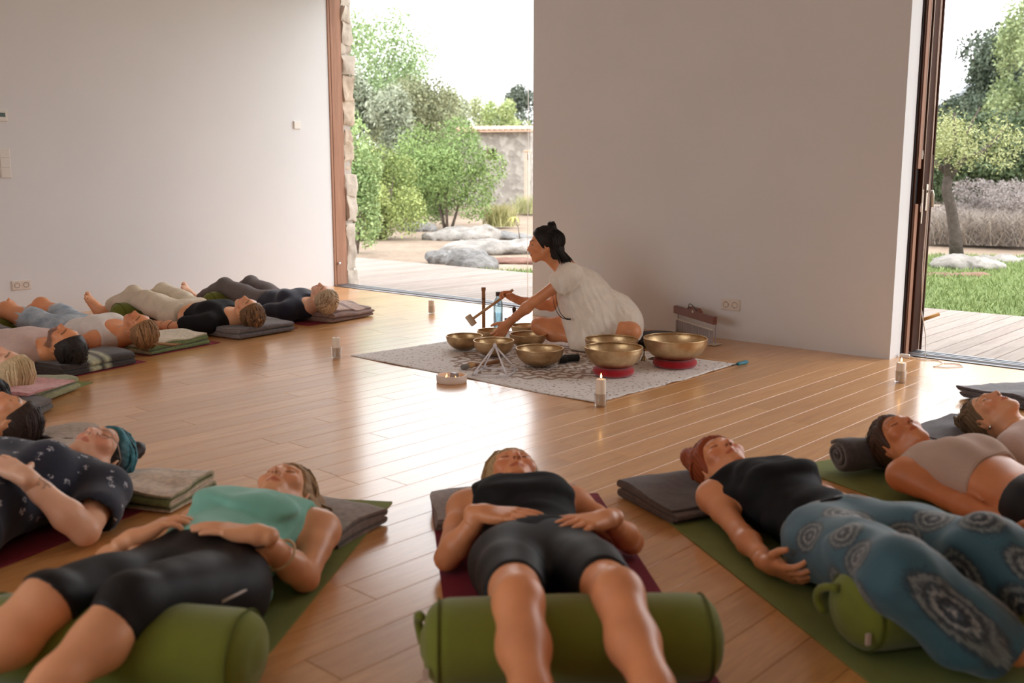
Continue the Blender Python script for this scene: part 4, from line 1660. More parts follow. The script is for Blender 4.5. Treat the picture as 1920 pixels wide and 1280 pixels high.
tuft(936, 424, 700, .62, .32, (G(150, 148, 96), G(196, 190, 142)), 'upright tuft of ornamental grass right of the rounded shrub', 71)
tuft(990, 400, 400, .7, .5, (G(140, 142, 96), G(186, 184, 140)), 'pale grass tuft beside the hut by the pier', 72)
# small banana-like sapling
p = at(975, 450, GZ)
sp_ = empty('garden_sapling', (p.x, p.y, GZ))
tag(sp_, 'thin sapling with drooping yellow-green leaves by the pier', 'plant')
MB().tube([(0, 0, 0), (-.05, 0, .25), (-.16, 0, .42)], [.012, .009, .006], 6).build('stem', M_BARK, sp_, smooth=True)
lfm = pydata('leaf', [(0, 0, 0), (.03, .015, .03), (.09, .02, .0), (.14, .0, -.09), (.09, -.02, .0), (.03, -.015, .03)], [(0, 1, 2, 5), (5, 2, 4), (2, 3, 4)], True)
for k in range(6):
    add_mesh('leaf', lfm, mat('yellow leaf', srgb(190, 188, 96), .6), sp_, (-.16, 0, .42), (0, 0, k * 1.05))

# right doorway: leaning almond tree, bush, dry grass, oak, mountain
ap = at_d(1803, 325, 17.0)
al = empty('almond_tree', (ap.x, ap.y, GZ))
tag(al, 'leaning almond tree with twisted dark trunk and sparse yellow leaves', 'tree')
rt = Vector((_RT.x, _RT.y, 0))


def scr(dx, z, dy=0.0):
    """offset to the right as seen, height, depth"""
    f_ = Vector((_FW.x, _FW.y, 0)).normalized()
    q = rt * dx + f_ * dy
    return (q.x, q.y, z)


branches('trunk', [([scr(.02, 0), scr(-.03, .35), scr(-.12, .75), scr(-.22, 1.05), scr(-.20, 1.25)], [.115, .095, .085, .08, .07]),
                   ([scr(-.20, 1.22), scr(-.06, 1.42), scr(.08, 1.55, .1), scr(.30, 1.58, .1), scr(.52, 1.78, .15), scr(.75, 2.05, .2)], [.07, .06, .05, .04, .03, .012]),
                   ([scr(-.20, 1.22), scr(-.24, 1.5), scr(-.18, 1.75, -.1), scr(-.22, 2.2, -.1)], [.07, .05, .035, .012]),
                   ([scr(-.21, 1.3), scr(-.38, 1.48, .2), scr(-.62, 1.58, .3), scr(-.8, 1.9, .3)], [.05, .04, .03, .012]),
                   ([scr(.08, 1.55, .1), scr(.12, 1.9, .2), scr(.25, 2.3, .1)], [.035, .025, .01])], M_BARK_D, al)
cl = []
ra = np.random.RandomState(81)
for k in range(34):
    dx = ra.uniform(-.95, .95)
    zt = 2.10 - .35 * (dx / .9) ** 2
    zc = ra.uniform(1.45, zt)
    cl.append((scr(dx, zc, ra.uniform(-.6, .6)), (ra.uniform(.2, .38), ra.uniform(.2, .38), ra.uniform(.14, .3))))
leaf_cloud('foliage', cl, 2900, .036, (G(126, 134, 76), G(186, 190, 112)), al, 82, 2.4, shell=.2)
shrub('garden_shrub', 1865, 400, 31, 3.1, 2.9, 26000, .10, (G(52, 74, 44), G(96, 118, 70)), 'wide dark green bush behind the leaning tree', 83, clumps_n=24)
shrub('garden_shrub', 1765, 400, 41, 1.6, 2.2, 6000, .10, (G(84, 104, 60), G(130, 146, 92)), 'lighter bush left behind the leaning tree', 84)
tree('holm_oak', 1880, 44, 6.6, 1.4, (3.0, 4.6), 22000, .13, (G(58, 74, 56), G(104, 120, 92)), 'dense dark holm oak rising behind the bush', 85, cn=24)
tree('garden_tree', 1928, 38.5, 7.0, 2.2, (1.7, 4.4), 6000, .12, (G(110, 134, 72), G(166, 182, 116)), 'bright green tree top at the right edge', 86)
tree('garden_tree', 1785, 62, 4.2, 1.0, (2.0, 2.8), 7000, .13, (G(92, 108, 80), G(136, 150, 112)), 'grey-green tree left of the holm oak', 87)
# dry grass bank
r_ = np.random.RandomState(91)
bank = []
for k in range(7000):
    dx, dd = r_.uniform(1735, 1960), r_.uniform(20.5, 22.8)
    q = at_d(dx, 325, dd)
    bank.append((q.x, q.y, GZ - .03))
o = blades('dry_grass_bank', np.array(bank), .15, .70, .012, .9, (G(110, 102, 98), G(164, 152, 138)), None, 92, mat_name='dry grass')
tag(o, 'bank of dry brown grass behind the leaning tree', 'grass', kind='stuff')
bp = at_d(1890, 325, 24.5)
shrub('dry_shrub', 1895, 430, 25.2, 1.7, 1.25, 12000, .032, (G(120, 108, 104), G(168, 156, 150)), 'tangle of leafless grey shrub above the dry grass', 93, clumps_n=12, aspect=4)

# mountain
mt_ = []
mx = [(1600, 260), (1700, 225), (1768, 186), (1800, 160), (1838, 140), (1860, 128), (1880, 116), (1895, 108), (1915, 112), (1960, 150), (2060, 190), (2200, 230)]
D_ = 900.0
v_, f_ = [], []
n_ = 60
xs_ = np.linspace(1560, 2250, n_)
hy = np.interp(xs_, [m[0] for m in mx], [m[1] for m in mx])
rm = np.random.RandomState(9)
for i_, (x_, y_) in enumerate(zip(xs_, hy)):
    y_ += rm.normal() * 2.2
    tp = at_d(x_, y_, D_ + 60)
    for k_, (dz, dd) in enumerate(((0, -260), (.35, -170), (.7, -80), (1.0, 0), (0.3, 160))):
        q = at_d(x_, 330, D_ + 60 + dd)
        zz = -2 + (tp.z + 2) * dz * (1 + (.10 * rm.normal() if 0 < dz < 1 else 0))
        v_.append((q.x, q.y, zz))
for i_ in range(n_ - 1):
    for k_ in range(4):
        a_ = i_ * 5 + k_
        f_.append((a_, a_ + 5, a_ + 6, a_ + 1))
mo = add_mesh('mountain', pydata('mountain', v_, f_, True), mat('far hillside', srgb(128, 131, 136), 1.0, var=.06, vscale=.01))
tag(mo, 'distant hazy grey mountain ridge beyond the garden', 'mountain')
# ---------------------------------------------------------------- mats, bolsters, blankets
M_MAT_R = mat('wine red yoga mat', srgb(128, 36, 54), .85, var=.06, vscale=20, bmp=.25, bscale=500, bdist=.001)
M_MAT_G = mat('green yoga mat', srgb(124, 134, 76), .85, var=.05, vscale=20, bmp=.25, bscale=500, bdist=.001)
M_BOL = mat('olive green bolster cloth', srgb(110, 118, 36), .9, var=.08, vscale=10, bmp=.35, bscale=700, bdist=.001, sheen=.25)
M_BOL_SEAM = mat('bolster seam', srgb(84, 90, 26), .9)
M_TAG = mat('woven tag', srgb(196, 176, 160), .8)
MAT_T = .005


def yoga_mat(p, yaw, w=.61, l=1.83, material=None, label='', group=None):
    """p: middle of the head end on the floor; yaw: direction from feet to head"""
    o = MB().box((-w / 2, -l, 0), (w / 2, 0, MAT_T)).build('yoga_mat', material, None, (p[0], p[1], 0), (0, 0, yaw - math.pi / 2), bevel=.0015, seg=1)
    return tag(o, label, 'yoga mat', group)


def bolster(p, yaw, label, r=.110, L=.66, flat=.90, handle=True):
    """p: floor point under its middle; yaw: direction of its long axis"""
    e = empty('bolster', (p[0], p[1], MAT_T))
    e.rotation_euler = (0, 0, yaw)
    tag(e, label, 'bolster', 'green bolsters under the knees')
    rot = Matrix.Translation((0, 0, r * flat)) @ Matrix.Diagonal((1, 1, flat, 1)) @ Matrix.Rotation(math.pi / 2, 4, 'Y')
    pr = []
    n = 10
    rc = .062
    H = L / 2
    for k in range(n + 1):
        a = math.pi / 2 * k / n
        pr.append((max(0, (r - rc) + rc * math.sin(a)) if k else (r - rc), -H - .012 + rc - rc * math.cos(a)))
    pr = [(0, -H - .024), ((r - rc) * .6, -H - .020)] + pr
    pr2 = [(a, -b) for a, b in pr[::-1]]
    bulge = [(r + .004 * math.sin(math.pi * t), -H * .86 + 2 * H * .86 * t) for t in (.1, .3, .5, .7, .9)]
    m = MB().lathe(pr + bulge + pr2, 40, rot)
    body = m.build('cover', M_BOL, e, smooth=True)
    for s in (-1, 1):
        ring = [(math.cos(a) * (r - .002), math.sin(a) * (r - .002)) for a in np.linspace(0, 2 * math.pi, 33)]
        MB().tube([rot @ Vector((q[0], q[1], s * (H - .022))) for q in ring], .0028, 6, False).build('piping', M_BOL_SEAM, e, smooth=True)
    if handle:
        sg = -1
        hp = []
        for a in np.linspace(-1.0, 1.0, 9):
            hp.append(rot @ Vector((math.cos(1.9 + a) * r * .55, math.sin(1.9 + a) * r * .85, sg * (H + .018 + .012 * math.cos(a * 1.5)))))
        st = MB()
        for i in range(8):
            pass
        st.tube(hp, .011, 8)
        st.build('carry_strap', M_BOL, e, smooth=True)
        st2 = MB().box((-H - .012, -r * .86, r * .50), (-H + .0, -r * .80, r * .76))
        st2.build('fabric_tag', M_TAG, e)
    return e


def blanket_mat(name, bmp=.5):
    return vcol_mat('wool ' + name, rough=.95, var=.22, vscale=45, bmp=bmp, bscale=260, bdist=.004, sheen=.3, spec=.2)


def folded_blanket(p, yaw, size, layers, t, cols, label, seed=1, gap=.002, wave=.008, stripes=None, tilt=0.0, name='folded_blanket', roll=0.0, dent=None, fan=0.0, z0=None):
    """wool blanket folded over and over: u runs across the folds, v along them; cols (outer face, inner face)"""
    lu, lv = size
    r = np.random.RandomState(seed)
    cl = []
    pitch = t + gap
    ins = [r.uniform(-.02, .012) for _ in range(layers + 1)]
    for i in range(layers):
        z = (i + .5) * pitch
        u0, u1 = -lu / 2 + ins[i] * .6, lu / 2 + ins[i + 1] * .6
        us = np.linspace(u0, u1, 12) if i % 2 == 0 else np.linspace(u1, u0, 12)
        sg = 1 if i % 2 == 0 else -1
        for u in us:
            cl.append((u, z))
        if i < layers - 1:
            ue = us[-1]
            for a in np.linspace(-math.pi / 2, math.pi / 2, 7)[1:-1]:
                cl.append((ue + sg * pitch * .75 * math.cos(a), z + pitch / 2 + pitch / 2 * math.sin(a)))
    cl = np.array(cl)
    d = np.gradient(cl, axis=0)
    d /= np.linalg.norm(d, axis=1)[:, None] + 1e-9
    nrm = np.stack([-d[:, 1], d[:, 0]], 1)
    A, Bm = cl + nrm * t * .47, cl - nrm * t * .47
    sec = np.concatenate([A, Bm[::-1]])
    m = len(sec)
    nv = 16
    V = []
    Cc = []
    top = layers * pitch
    for k in range(nv):
        v = -lv / 2 + lv * k / (nv - 1)
        u, z = sec[:, 0].copy(), sec[:, 1].copy()
        hz = z / max(top, 1e-6)
        uu = u + fan * hz * (v / lv)
        vv = np.full(m, v) + hz * .012 * np.sin(5 * u / lu + seed) + r.normal() * .0015
        P = np.stack([uu, vv, z], 1)
        zz = z + hz * (wav((P * np.array([1, 1, .3])).astype(f32), seed, 16, wave) + wav((P * np.array([1, 1, 3.0])).astype(f32), seed + 3, 45, wave * .25))
        zz -= hz * .25 * t * (np.abs(u) / (lu / 2)) ** 4 * layers * .35
        if dent is not None:
            zz -= hz * dent[2] * np.exp(-(((uu - dent[0]) / .10) ** 2 + ((vv - dent[1]) / .10) ** 2))
        zz = np.maximum(zz, 0.0006 + .0015 * hz)
        V.append(np.stack([uu, vv, zz], 1))
        co = np.array(cols[0])[None].repeat(m, 0).astype(float)
        co[len(A):] = np.array(cols[1])
        if stripes is not None:
            for (sv, sw, sc) in stripes:
                w_ = (np.abs(v - sv) < sw)
                if w_:
                    co[:] = np.array(sc)
        Cc.append(co)
    V = np.concatenate(V)
    Cc = np.concatenate(Cc)
    F = []
    for k in range(nv - 1):
        for j in range(m):
            j2 = (j + 1) % m
            F.append((k * m + j, k * m + j2, (k + 1) * m + j2, (k + 1) * m + j))
    nA = len(A)
    for k in (0, nv - 1):
        for j in range(nA - 1):
            a, b_ = k * m + j, k * m + j + 1
            c_, d_ = k * m + (m - 1 - (j + 1)), k * m + (m - 1 - j)
            F.append((a, b_, c_, d_) if k else (d_, c_, b_, a))
    me = np_mesh(name, V, np.array(F), Cc)
    me.set_sharp_from_angle(angle=math.radians(60))
    o = add_mesh(name, me, blanket_mat('plain'), None, (p[0], p[1], MAT_T if z0 is None else z0), (0, 0, yaw))
    return tag(o, label, 'blanket', 'folded wool blankets under heads')


def rolled_blanket(p, yaw, L, r0, turns, t, cols, label, seed=1, squash=.7):
    """loosely rolled and crumpled wool blanket; the roll's axis runs along yaw"""
    r = np.random.RandomState(seed)
    n = int(turns * 20)
    th = np.linspace(0, turns * 2 * math.pi, n)
    rad = .012 + (r0 - .012) * th / th[-1]
    cl = np.stack([rad * np.cos(th), rad * np.sin(th) * squash], 1)
    d = np.gradient(cl, axis=0)
    d /= np.linalg.norm(d, axis=1)[:, None] + 1e-9
    nr = np.stack([-d[:, 1], d[:, 0]], 1)
    A, Bm = cl + nr * t * .45, cl - nr * t * .45
    sec = np.concatenate([A, Bm[::-1]])
    m, nv = len(sec), 18
    V, Cc, F = [], [], []
    for k in range(nv):
        v = -L / 2 + L * k / (nv - 1)
        s_ = 1 - .12 * abs(2 * k / (nv - 1) - 1) ** 3 + .05 * math.sin(k * 1.1 + seed)
        P = np.stack([np.full(m, v), sec[:, 0] * s_, sec[:, 1] * s_ + r0 * squash], 1)
        P[:, 2] += wav(P.astype(f32), seed, 26, .010)
        P[:, 1] += wav(P.astype(f32), seed + 1, 22, .010)
        P[:, 0] += wav(P.astype(f32), seed + 2, 30, .012)
        P[:, 2] = np.maximum(P[:, 2], .001)
        V.append(P)
        co = np.array(cols[0])[None].repeat(m, 0).astype(float)
        co[len(A):] = np.array(cols[1])
        Cc.append(co)
    for k in range(nv - 1):
        for j in range(m):
            j2 = (j + 1) % m
            F.append((k * m + j, (k + 1) * m + j, (k + 1) * m + j2, k * m + j2))
    nA = len(A)
    for k in (0, nv - 1):
        for j in range(nA - 1):
            a, b_ = k * m + j, k * m + j + 1
            c_, d_ = k * m + (m - 1 - (j + 1)), k * m + (m - 1 - j)
            F.append((a, b_, c_, d_) if k == 0 else (d_, c_, b_, a))
    o = add_mesh('rolled_blanket', np_mesh('rolled_blanket', np.concatenate(V), np.array(F), np.concatenate(Cc)), blanket_mat('plain'), None, (p[0], p[1], MAT_T), (0, 0, yaw))
    return tag(o, label, 'blanket', 'folded wool blankets under heads')


# ---------------------------------------------------------------- the sound-bath set-up
# patterned cloth on the floor
def cloth_mat():
    m = bpy.data.materials.new('mandala print cotton')
    t, b = nodes_of(m)
    v = tex_coord(t, 'Object')
    sx = t.nodes.new('ShaderNodeSeparateXYZ')
    t.links.new(v, sx.inputs[0])
    X, Y = sx.outputs[0], sx.outputs[1]
    rad = math_n(t, 'SQRT', math_n(t, 'ADD', math_n(t, 'MULTIPLY', X, X), math_n(t, 'MULTIPLY', Y, Y)))
    ang = math_n(t, 'ARCTAN2', Y, X)
    # rings whose outline is scalloped into petals
    pet = math_n(t, 'MULTIPLY', math_n(t, 'ABSOLUTE', math_n(t, 'SINE', math_n(t, 'MULTIPLY', ang, 12.0))), .05)
    rr = math_n(t, 'ADD', rad, pet)
    ring = math_n(t, 'SINE', math_n(t, 'MULTIPLY', rr, 78.0))
    ring = math_n(t, 'GREATER_THAN', ring, .35)
    pet2 = math_n(t, 'GREATER_THAN', math_n(t, 'MULTIPLY', math_n(t, 'SINE', math_n(t, 'MULTIPLY', ang, 36.0)), math_n(t, 'SINE', math_n(t, 'MULTIPLY', rad, 46.0))), .45)
    med = math_n(t, 'MAXIMUM', ring, pet2)
    inside = math_n(t, 'LESS_THAN', rr, .62)
    med = math_n(t, 'MULTIPLY', med, inside)
    # sprigs over the border
    vo = t.nodes.new('ShaderNodeTexVoronoi')
    vo.inputs['Scale'].default_value = 36
    t.links.new(noise_warp(t, v, 18, .03), vo.inputs['Vector'])
    fl = math_n(t, 'LESS_THAN', vo.outputs['Distance'], .30)
    gate = math_n(t, 'GREATER_THAN', noise(t, v, 40, 2), .47)
    fl = math_n(t, 'MULTIPLY', fl, gate)
    fl = math_n(t, 'MULTIPLY', fl, math_n(t, 'SUBTRACT', 1.0, inside))
    msk = math_n(t, 'MAXIMUM', math_n(t, 'MULTIPLY', med, .78), math_n(t, 'MULTIPLY', fl, .75))
    c = mix(t, msk, srgb(226, 220, 216), srgb(134, 92, 56))
    t.links.new(c, b.inputs['Base Color'])
    b.inputs['Roughness'].default_value = .85
    bump(t, b, noise(t, v, 22, 4), .25, .01)
    return m


def noise_warp(t, v, scale, amt):
    n = t.nodes.new('ShaderNodeTexNoise')
    n.inputs['Scale'].default_value = scale
    t.links.new(v, n.inputs['Vector'])
    s = t.nodes.new('ShaderNodeVectorMath')
    s.operation = 'SCALE'
    s.inputs['Scale'].default_value = amt
    t.links.new(n.outputs['Color'], s.inputs[0])
    a = t.nodes.new('ShaderNodeVectorMath')
    a.operation = 'ADD'
    t.links.new(v, a.inputs[0])
    t.links.new(s.outputs[0], a.inputs[1])
    return a.outputs[0]


RUG_C = (-4.04, 4.71)
rw, rl = 1.96, 1.44
nx_, ny_ = 70, 50
X, Y = np.meshgrid(np.linspace(-rw / 2, rw / 2, nx_), np.linspace(-rl / 2, rl / 2, ny_), indexing='ij')
P = np.stack([X.ravel(), Y.ravel(), 0 * X.ravel()], 1)
edge = np.maximum(np.abs(P[:, 0]) / (rw / 2), np.abs(P[:, 1]) / (rl / 2))
P[:, 2] = .003 + np.maximum(0, wav(P.astype(f32), 3, 9, .004)) * .8 + np.maximum(0, wav(P.astype(f32), 4, 24, .004)) * np.clip((edge - .8) * 5, 0, 1)
P[:, 0] += wav(P.astype(f32), 6, 4, .012) * (edge > .5)
P[:, 1] += wav(P.astype(f32), 7, 5, .012) * (edge > .5)
# the front left corner runs out to a point
wc = np.clip((-P[:, 0] / (rw / 2) - .7) / .3, 0, 1) * np.clip((-P[:, 1] / (rl / 2) - .2) / .8, 0, 1)
P[:, 0] -= .06 * wc
idx = np.arange(nx_ * ny_).reshape(nx_, ny_)
Fq = np.stack([idx[:-1, :-1], idx[1:, :-1], idx[1:, 1:], idx[:-1, 1:]], -1).reshape(-1, 4)
rug = add_mesh('floor_cloth', np_mesh('floor_cloth', P, Fq), cloth_mat(), None, (RUG_C[0], RUG_C[1], 0))
md = rug.modifiers.new('thickness', 'SOLIDIFY')
md.thickness = .002
tag(rug, 'white cotton cloth with brown mandala print under the bowls', 'cloth')


def brass_mat():
    m = bpy.data.materials.new('hammered bowl bronze')
    t, b = nodes_of(m)
    v = tex_coord(t, 'Object')
    oi = t.nodes.new('ShaderNodeObjectInfo')
    c = ramp(t, noise(t, v, 9, 5, .6), [(.25, srgb(160, 130, 94)), (.5, srgb(202, 172, 130)), (.75, srgb(226, 200, 160))])
    sz = t.nodes.new('ShaderNodeSeparateXYZ')
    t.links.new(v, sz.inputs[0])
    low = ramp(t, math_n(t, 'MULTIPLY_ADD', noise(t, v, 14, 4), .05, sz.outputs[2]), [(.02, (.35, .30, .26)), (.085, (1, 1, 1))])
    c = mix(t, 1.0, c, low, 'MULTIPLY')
    t.links.new(c, b.inputs['Base Color'])
    b.inputs['Metallic'].default_value = .92
    r = math_n(t, 'MULTIPLY_ADD', noise(t, v, 20, 4), .22, .28)
    t.links.new(r, b.inputs['Roughness'])
    vo = t.nodes.new('ShaderNodeTexVoronoi')
    vo.inputs['Scale'].default_value = 55
    t.links.new(v, vo.inputs['Vector'])
    bump(t, b, math_n(t, 'ADD', vo.outputs['Distance'], noise(t, v, 30, 3)), .16, .004)
    return m


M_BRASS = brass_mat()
M_FELT = mat('red felt', srgb(168, 14, 30), .95, var=.15, vscale=30, bmp=.6, bscale=150, bdist=.004, sheen=.4)
GB = 'bronze singing bowls on the cloth'


def bowl_mesh(R, H, th=.0045):
    pr = []
    # outside, foot to rim
    for k in range(13):
        a = math.pi / 2 * k / 12
        r = R * (math.sin(a) ** .78)
        z = H * (1 - math.cos(a) ** 1.05)
        pr.append((max(r, 0.0), z))
    pr[0] = (0, 0)
    pr.insert(1, (R * .28, 0.0))
    pr.append((R + .0012, H + .003))
    pr.append((R - .001, H + .0055))
    pr.append((R - th * 1.5, H + .0045))
    for k in range(12, 0, -1):
        a = math.pi / 2 * k / 12
        pr.append(((R - th) * (math.sin(a) ** .78), th + (H - th) * (1 - math.cos(a) ** 1.05)))
    pr.append((0, th))
    return MB().lathe(pr, 56).mesh('singing_bowl', True)


def bowl(cx, cy_base, rim_w, label, hf=.74, ring=False, z=.006):
    """cx, cy_base: seen middle of the foot on the cloth; rim_w: seen rim width"""
    p = at(cx, cy_base, z)
    w = (p - Vector((0, 0, CAM_H))).dot(_FW)
    R = rim_w / 2 * w / FPX * 1.0
    H = R * hf
    zz = z
    if ring:
        zz = z + .034
        n = 40
        rm_ = MB()
        prf = [(R * .52 + .034 * math.cos(a) * 1.0, .026 + .026 * math.sin(a)) for a in np.linspace(0, 2 * math.pi, 15)[:-1]]
        rm_.lathe(prf, n, closed=True)
        fr = rm_.build('felt_ring', M_FELT, None, (p.x, p.y, z - .001), smooth=True)
        tag(fr, ring, 'cushion ring', 'red felt rings under two bowls')
        zz = z + .036
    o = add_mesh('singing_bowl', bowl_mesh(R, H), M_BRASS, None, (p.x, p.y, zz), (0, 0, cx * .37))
    tag(o, label, 'singing bowl', GB)
    return p, R


bowl(871, 655, 69, 'leftmost bronze singing bowl, beside the held mallet')
bowl(926, 667, 77, 'bronze singing bowl directly behind the glass pyramid')
bowl(923, 640, 57, 'small bronze bowl the kneeling woman is touching', hf=.72)
bowl(988, 632, 60, 'small bronze bowl farthest back beside the bent knee', hf=.72)
bowl(990, 651, 69, 'bronze bowl half hidden behind the large middle bowl', hf=.72)
bowl(1012, 686, 90, 'large bronze bowl in the middle, right of the glass pyramid')
bowl(1146, 672, 99, 'big bronze bowl hidden behind the one on a red ring')
bowl(1150, 702, 109, 'big bronze bowl on a red ring behind the lit candle', ring='red felt ring under the bowl behind the lit candle')
bowl(1265, 686, 119, 'largest bronze bowl, on a red ring beside the bar chimes', hf=.70, ring='red felt ring under the largest bowl by the chimes')

# glass pyramid frame
M_GLASS_T = mat('frosted clear quartz rod', (.93, .90, .92, 1), .15, trans=.35, ior=1.2, spec=.6)
M_GLASS = thin_glass('clear glass', (.99, .99, .99), .02)
gp_ = at(928, 699, .008)
pyr = empty('glass_pyramid', (gp_.x, gp_.y, .006), math.radians(27))
tag(pyr, 'clear glass rod pyramid frame standing before the bowls', 'pyramid')
hb_ = .105
cs = [(-hb_, -hb_, .007), (hb_, -hb_, .007), (hb_, hb_, .007), (-hb_, hb_, .007)]
ap_ = (0, 0, .165)
for i in range(4):
    MB().tube([cs[i], cs[(i + 1) % 4]], .0052, 10).build('base_rod', M_GLASS_T, pyr, smooth=True)
    MB().tube([cs[i], ap_], .0052, 10).build('side_rod', M_GLASS_T, pyr, smooth=True)
MB().lathe([(0, 0), (.010, .003), (.012, .012), (.008, .022), (0, .026)], 14).build('apex_knob', M_GLASS_T, pyr, (0, 0, .155), smooth=True)

# mallets and sticks
M_WOODL = mat('light turned wood', srgb(196, 156, 112), .5, var=.15, vscale=30, bmp=.1)
M_WOODM = mat('brown turned wood', srgb(150, 104, 66), .5, var=.2, vscale=30, bmp=.1)
M_WOODD = mat('dark turned wood', srgb(66, 38, 26), .4, var=.2, vscale=30)
M_SUEDE = mat('beige suede', srgb(206, 184, 158), .95, var=.08, bmp=.3)
M_BLACKM = mat('black lacquer', srgb(28, 26, 26), .4)
a_ = at(866, 689, .02)
b_ = at(927, 679, .02)
dv = (b_ - a_)
ml = empty('wooden_mallet', (a_.x, a_.y, .006), math.atan2(dv.y, dv.x))
tag(ml, 'wooden mallet with grey end and ball lying by the pyramid', 'mallet')
Ry = Matrix.Rotation(math.pi / 2, 4, 'Y')
MB().lathe([(0, 0), (.014, .0), (.016, .01), (.016, .045), (0, .046)], 14, Ry).build('grey_tip', mat('grey felt tip', srgb(128, 124, 118), .9), ml, (0, 0, .017), smooth=True)
MB().lathe([(0, -.03), (.015, -.024), (.021, 0), (.015, .024), (0, .03)], 16, Ry).build('ball', M_WOODL, ml, (.07, 0, .022), smooth=True)
MB().lathe([(0, 0), (.010, .0), (.009, .08), (.014, .16), (.012, .20), (0, .21)], 14, Ry).build('grip', M_WOODM, ml, (.095, 0, .016), smooth=True)

s_ = at(907, 622, .0)
stk = empty('wooden_flute', (s_.x, s_.y, .006))
tag(stk, 'tall upright wooden stick behind the bowls', 'stick')
MB().lathe([(0, 0), (.016, 0), (.0135, .03), (.0135, .30), (.0165, .31), (.0165, .33), (0, .33)], 14).build('shaft', M_WOODM, stk, smooth=True)
MB().lathe([(.0142, 0), (.015, .004), (.0142, .008)], 14).build('ring_mark', M_WOODD, stk, (0, 0, .24), smooth=True)
MB().box((-.003, -.0145, .26), (.003, -.0125, .266)).build('hole', M_WOODD, stk)

s_ = at(934, 620, .0)
bt = empty('water_bottle', (s_.x, s_.y, .004))
tag(bt, 'clear glass water bottle with dark cap behind the bowls', 'bottle')
MB().lathe([(0, 0), (.034, 0), (.037, .006), (.037, .20), (.030, .228), (.017, .25), (.016, .275), (.013, .275), (.013, .25), (.027, .226), (.034, .20), (.034, .008), (0, .008)], 28).build('glass', thin_glass('bluish glass', (.80, .90, .94), .10), bt, smooth=True)
MB().lathe([(0, .010), (.0325, .010), (.0325, .135), (0, .135)], 28).build('water', thin_glass('water', (.78, .88, .92), .05), bt, smooth=False)
MB().lathe([(0, .262), (.018, .262), (.018, .292), (0, .294)], 20).build('cap', mat('brown cap', srgb(66, 44, 36), .5), bt, smooth=False)
s_ = at(949, 623, .0)
vb = empty('dropper_bottle', (s_.x, s_.y, .004))
tag(vb, 'small dark green bottle under the reaching arm', 'bottle')
MB().lathe([(0, 0), (.021, 0), (.022, .004), (.022, .06), (.012, .075), (.011, .082), (0, .082)], 20).build('glass', mat('dark green glass', srgb(26, 48, 40), .15), vb, smooth=True)
MB().lathe([(0, .080), (.013, .080), (.013, .105), (0, .106)], 16).build('cap', M_BLACKM, vb)
s_ = at(964, 616, .0)
ps = empty('dark_wand', (s_.x, s_.y, .004))
tag(ps, 'dark turned wooden wand standing upright behind the arm', 'mallet')
MB().lathe([(0, 0), (.016, 0), (.017, .03), (.010, .05), (.009, .10), (.015, .135), (.016, .15), (.010, .165), (0, .168)], 16).build('shaft', M_WOODD, ps, smooth=True)
s_ = at(1016, 612, .05)
gm = empty('gong_mallet', (s_.x, s_.y, .004), YAW)
tag(gm, 'round beige padded mallet head behind the bent knee', 'mallet')
MB().lathe([(0, -.030), (.036, -.030), (.045, -.020), (.047, 0), (.045, .020), (.036, .030), (0, .030)], 24, Matrix.Rotation(math.radians(80), 4, 'X')).build('head', M_SUEDE, gm, (0, 0, .047), smooth=True)
MB().tube([(0, .02, .045), (.01, .24, .030)], .011, 10).build('handle', M_WOODM, gm, smooth=True)

# black little cylinder bells
for (px_, py_, l_, lab) in ((1071, 674, .10, 'black cylindrical shaker right of the large middle bowl'), (1055, 677, .05, 'short black rattle tucked beside the large middle bowl')):
    s_ = at(px_, py_, .02)
    e = empty('hand_shaker', (s_.x, s_.y, .005), YAW + .25)
    tag(e, lab, 'shaker')
    MB().lathe([(0, -l_ / 2), (.022, -l_ / 2), (.024, -l_ / 2 + .004), (.024, l_ / 2 - .004), (.022, l_ / 2), (0, l_ / 2)], 18, Ry).build('barrel', M_BLACKM, e, (0, 0, .025), smooth=False)
    MB().lathe([(0, l_ / 2 + .001), (.013, l_ / 2 + .001), (.016, l_ / 2 - .002)], 18, Ry).build('end_cap', M_WOODM, e, (0, 0, .025))
s_ = at(1207, 677, .0)
tb = empty('hand_bell', (s_.x, s_.y, .004))
tag(tb, 'tiny dark bell standing between the two bowls on rings', 'bell')
MB().lathe([(.020, 0), (.019, .004), (.013, .018), (.010, .030), (0, .033)], 18).build('bell_body', M_BRASS, tb, smooth=True)
MB().tube([(0, 0, .03), (.002, 0, .055), (0, .002, .07)], [.004, .003, .005], 8).build('loop', M_BLACKM, tb, smooth=True)
s_ = at(1222, 674, .0)
tg = empty('tingsha_pair', (s_.x, s_.y, .004))
tag(tg, 'small brown cord bundle beside the tiny bell', 'cymbals')
MB().lathe([(0, .010), (.008, .010), (.014, .004), (.024, .002), (.024, 0), (.012, .001), (0, .004)], 18).build('cymbal', M_BRASS, tg, smooth=True)
MB().tube([(0, 0, .01), (.03, .01, .014), (.05, -.01, .008), (.03, -.03, .006), (.0, -.02, .006)], .004, 6).build('cord', M_WOODD, tg, smooth=True)

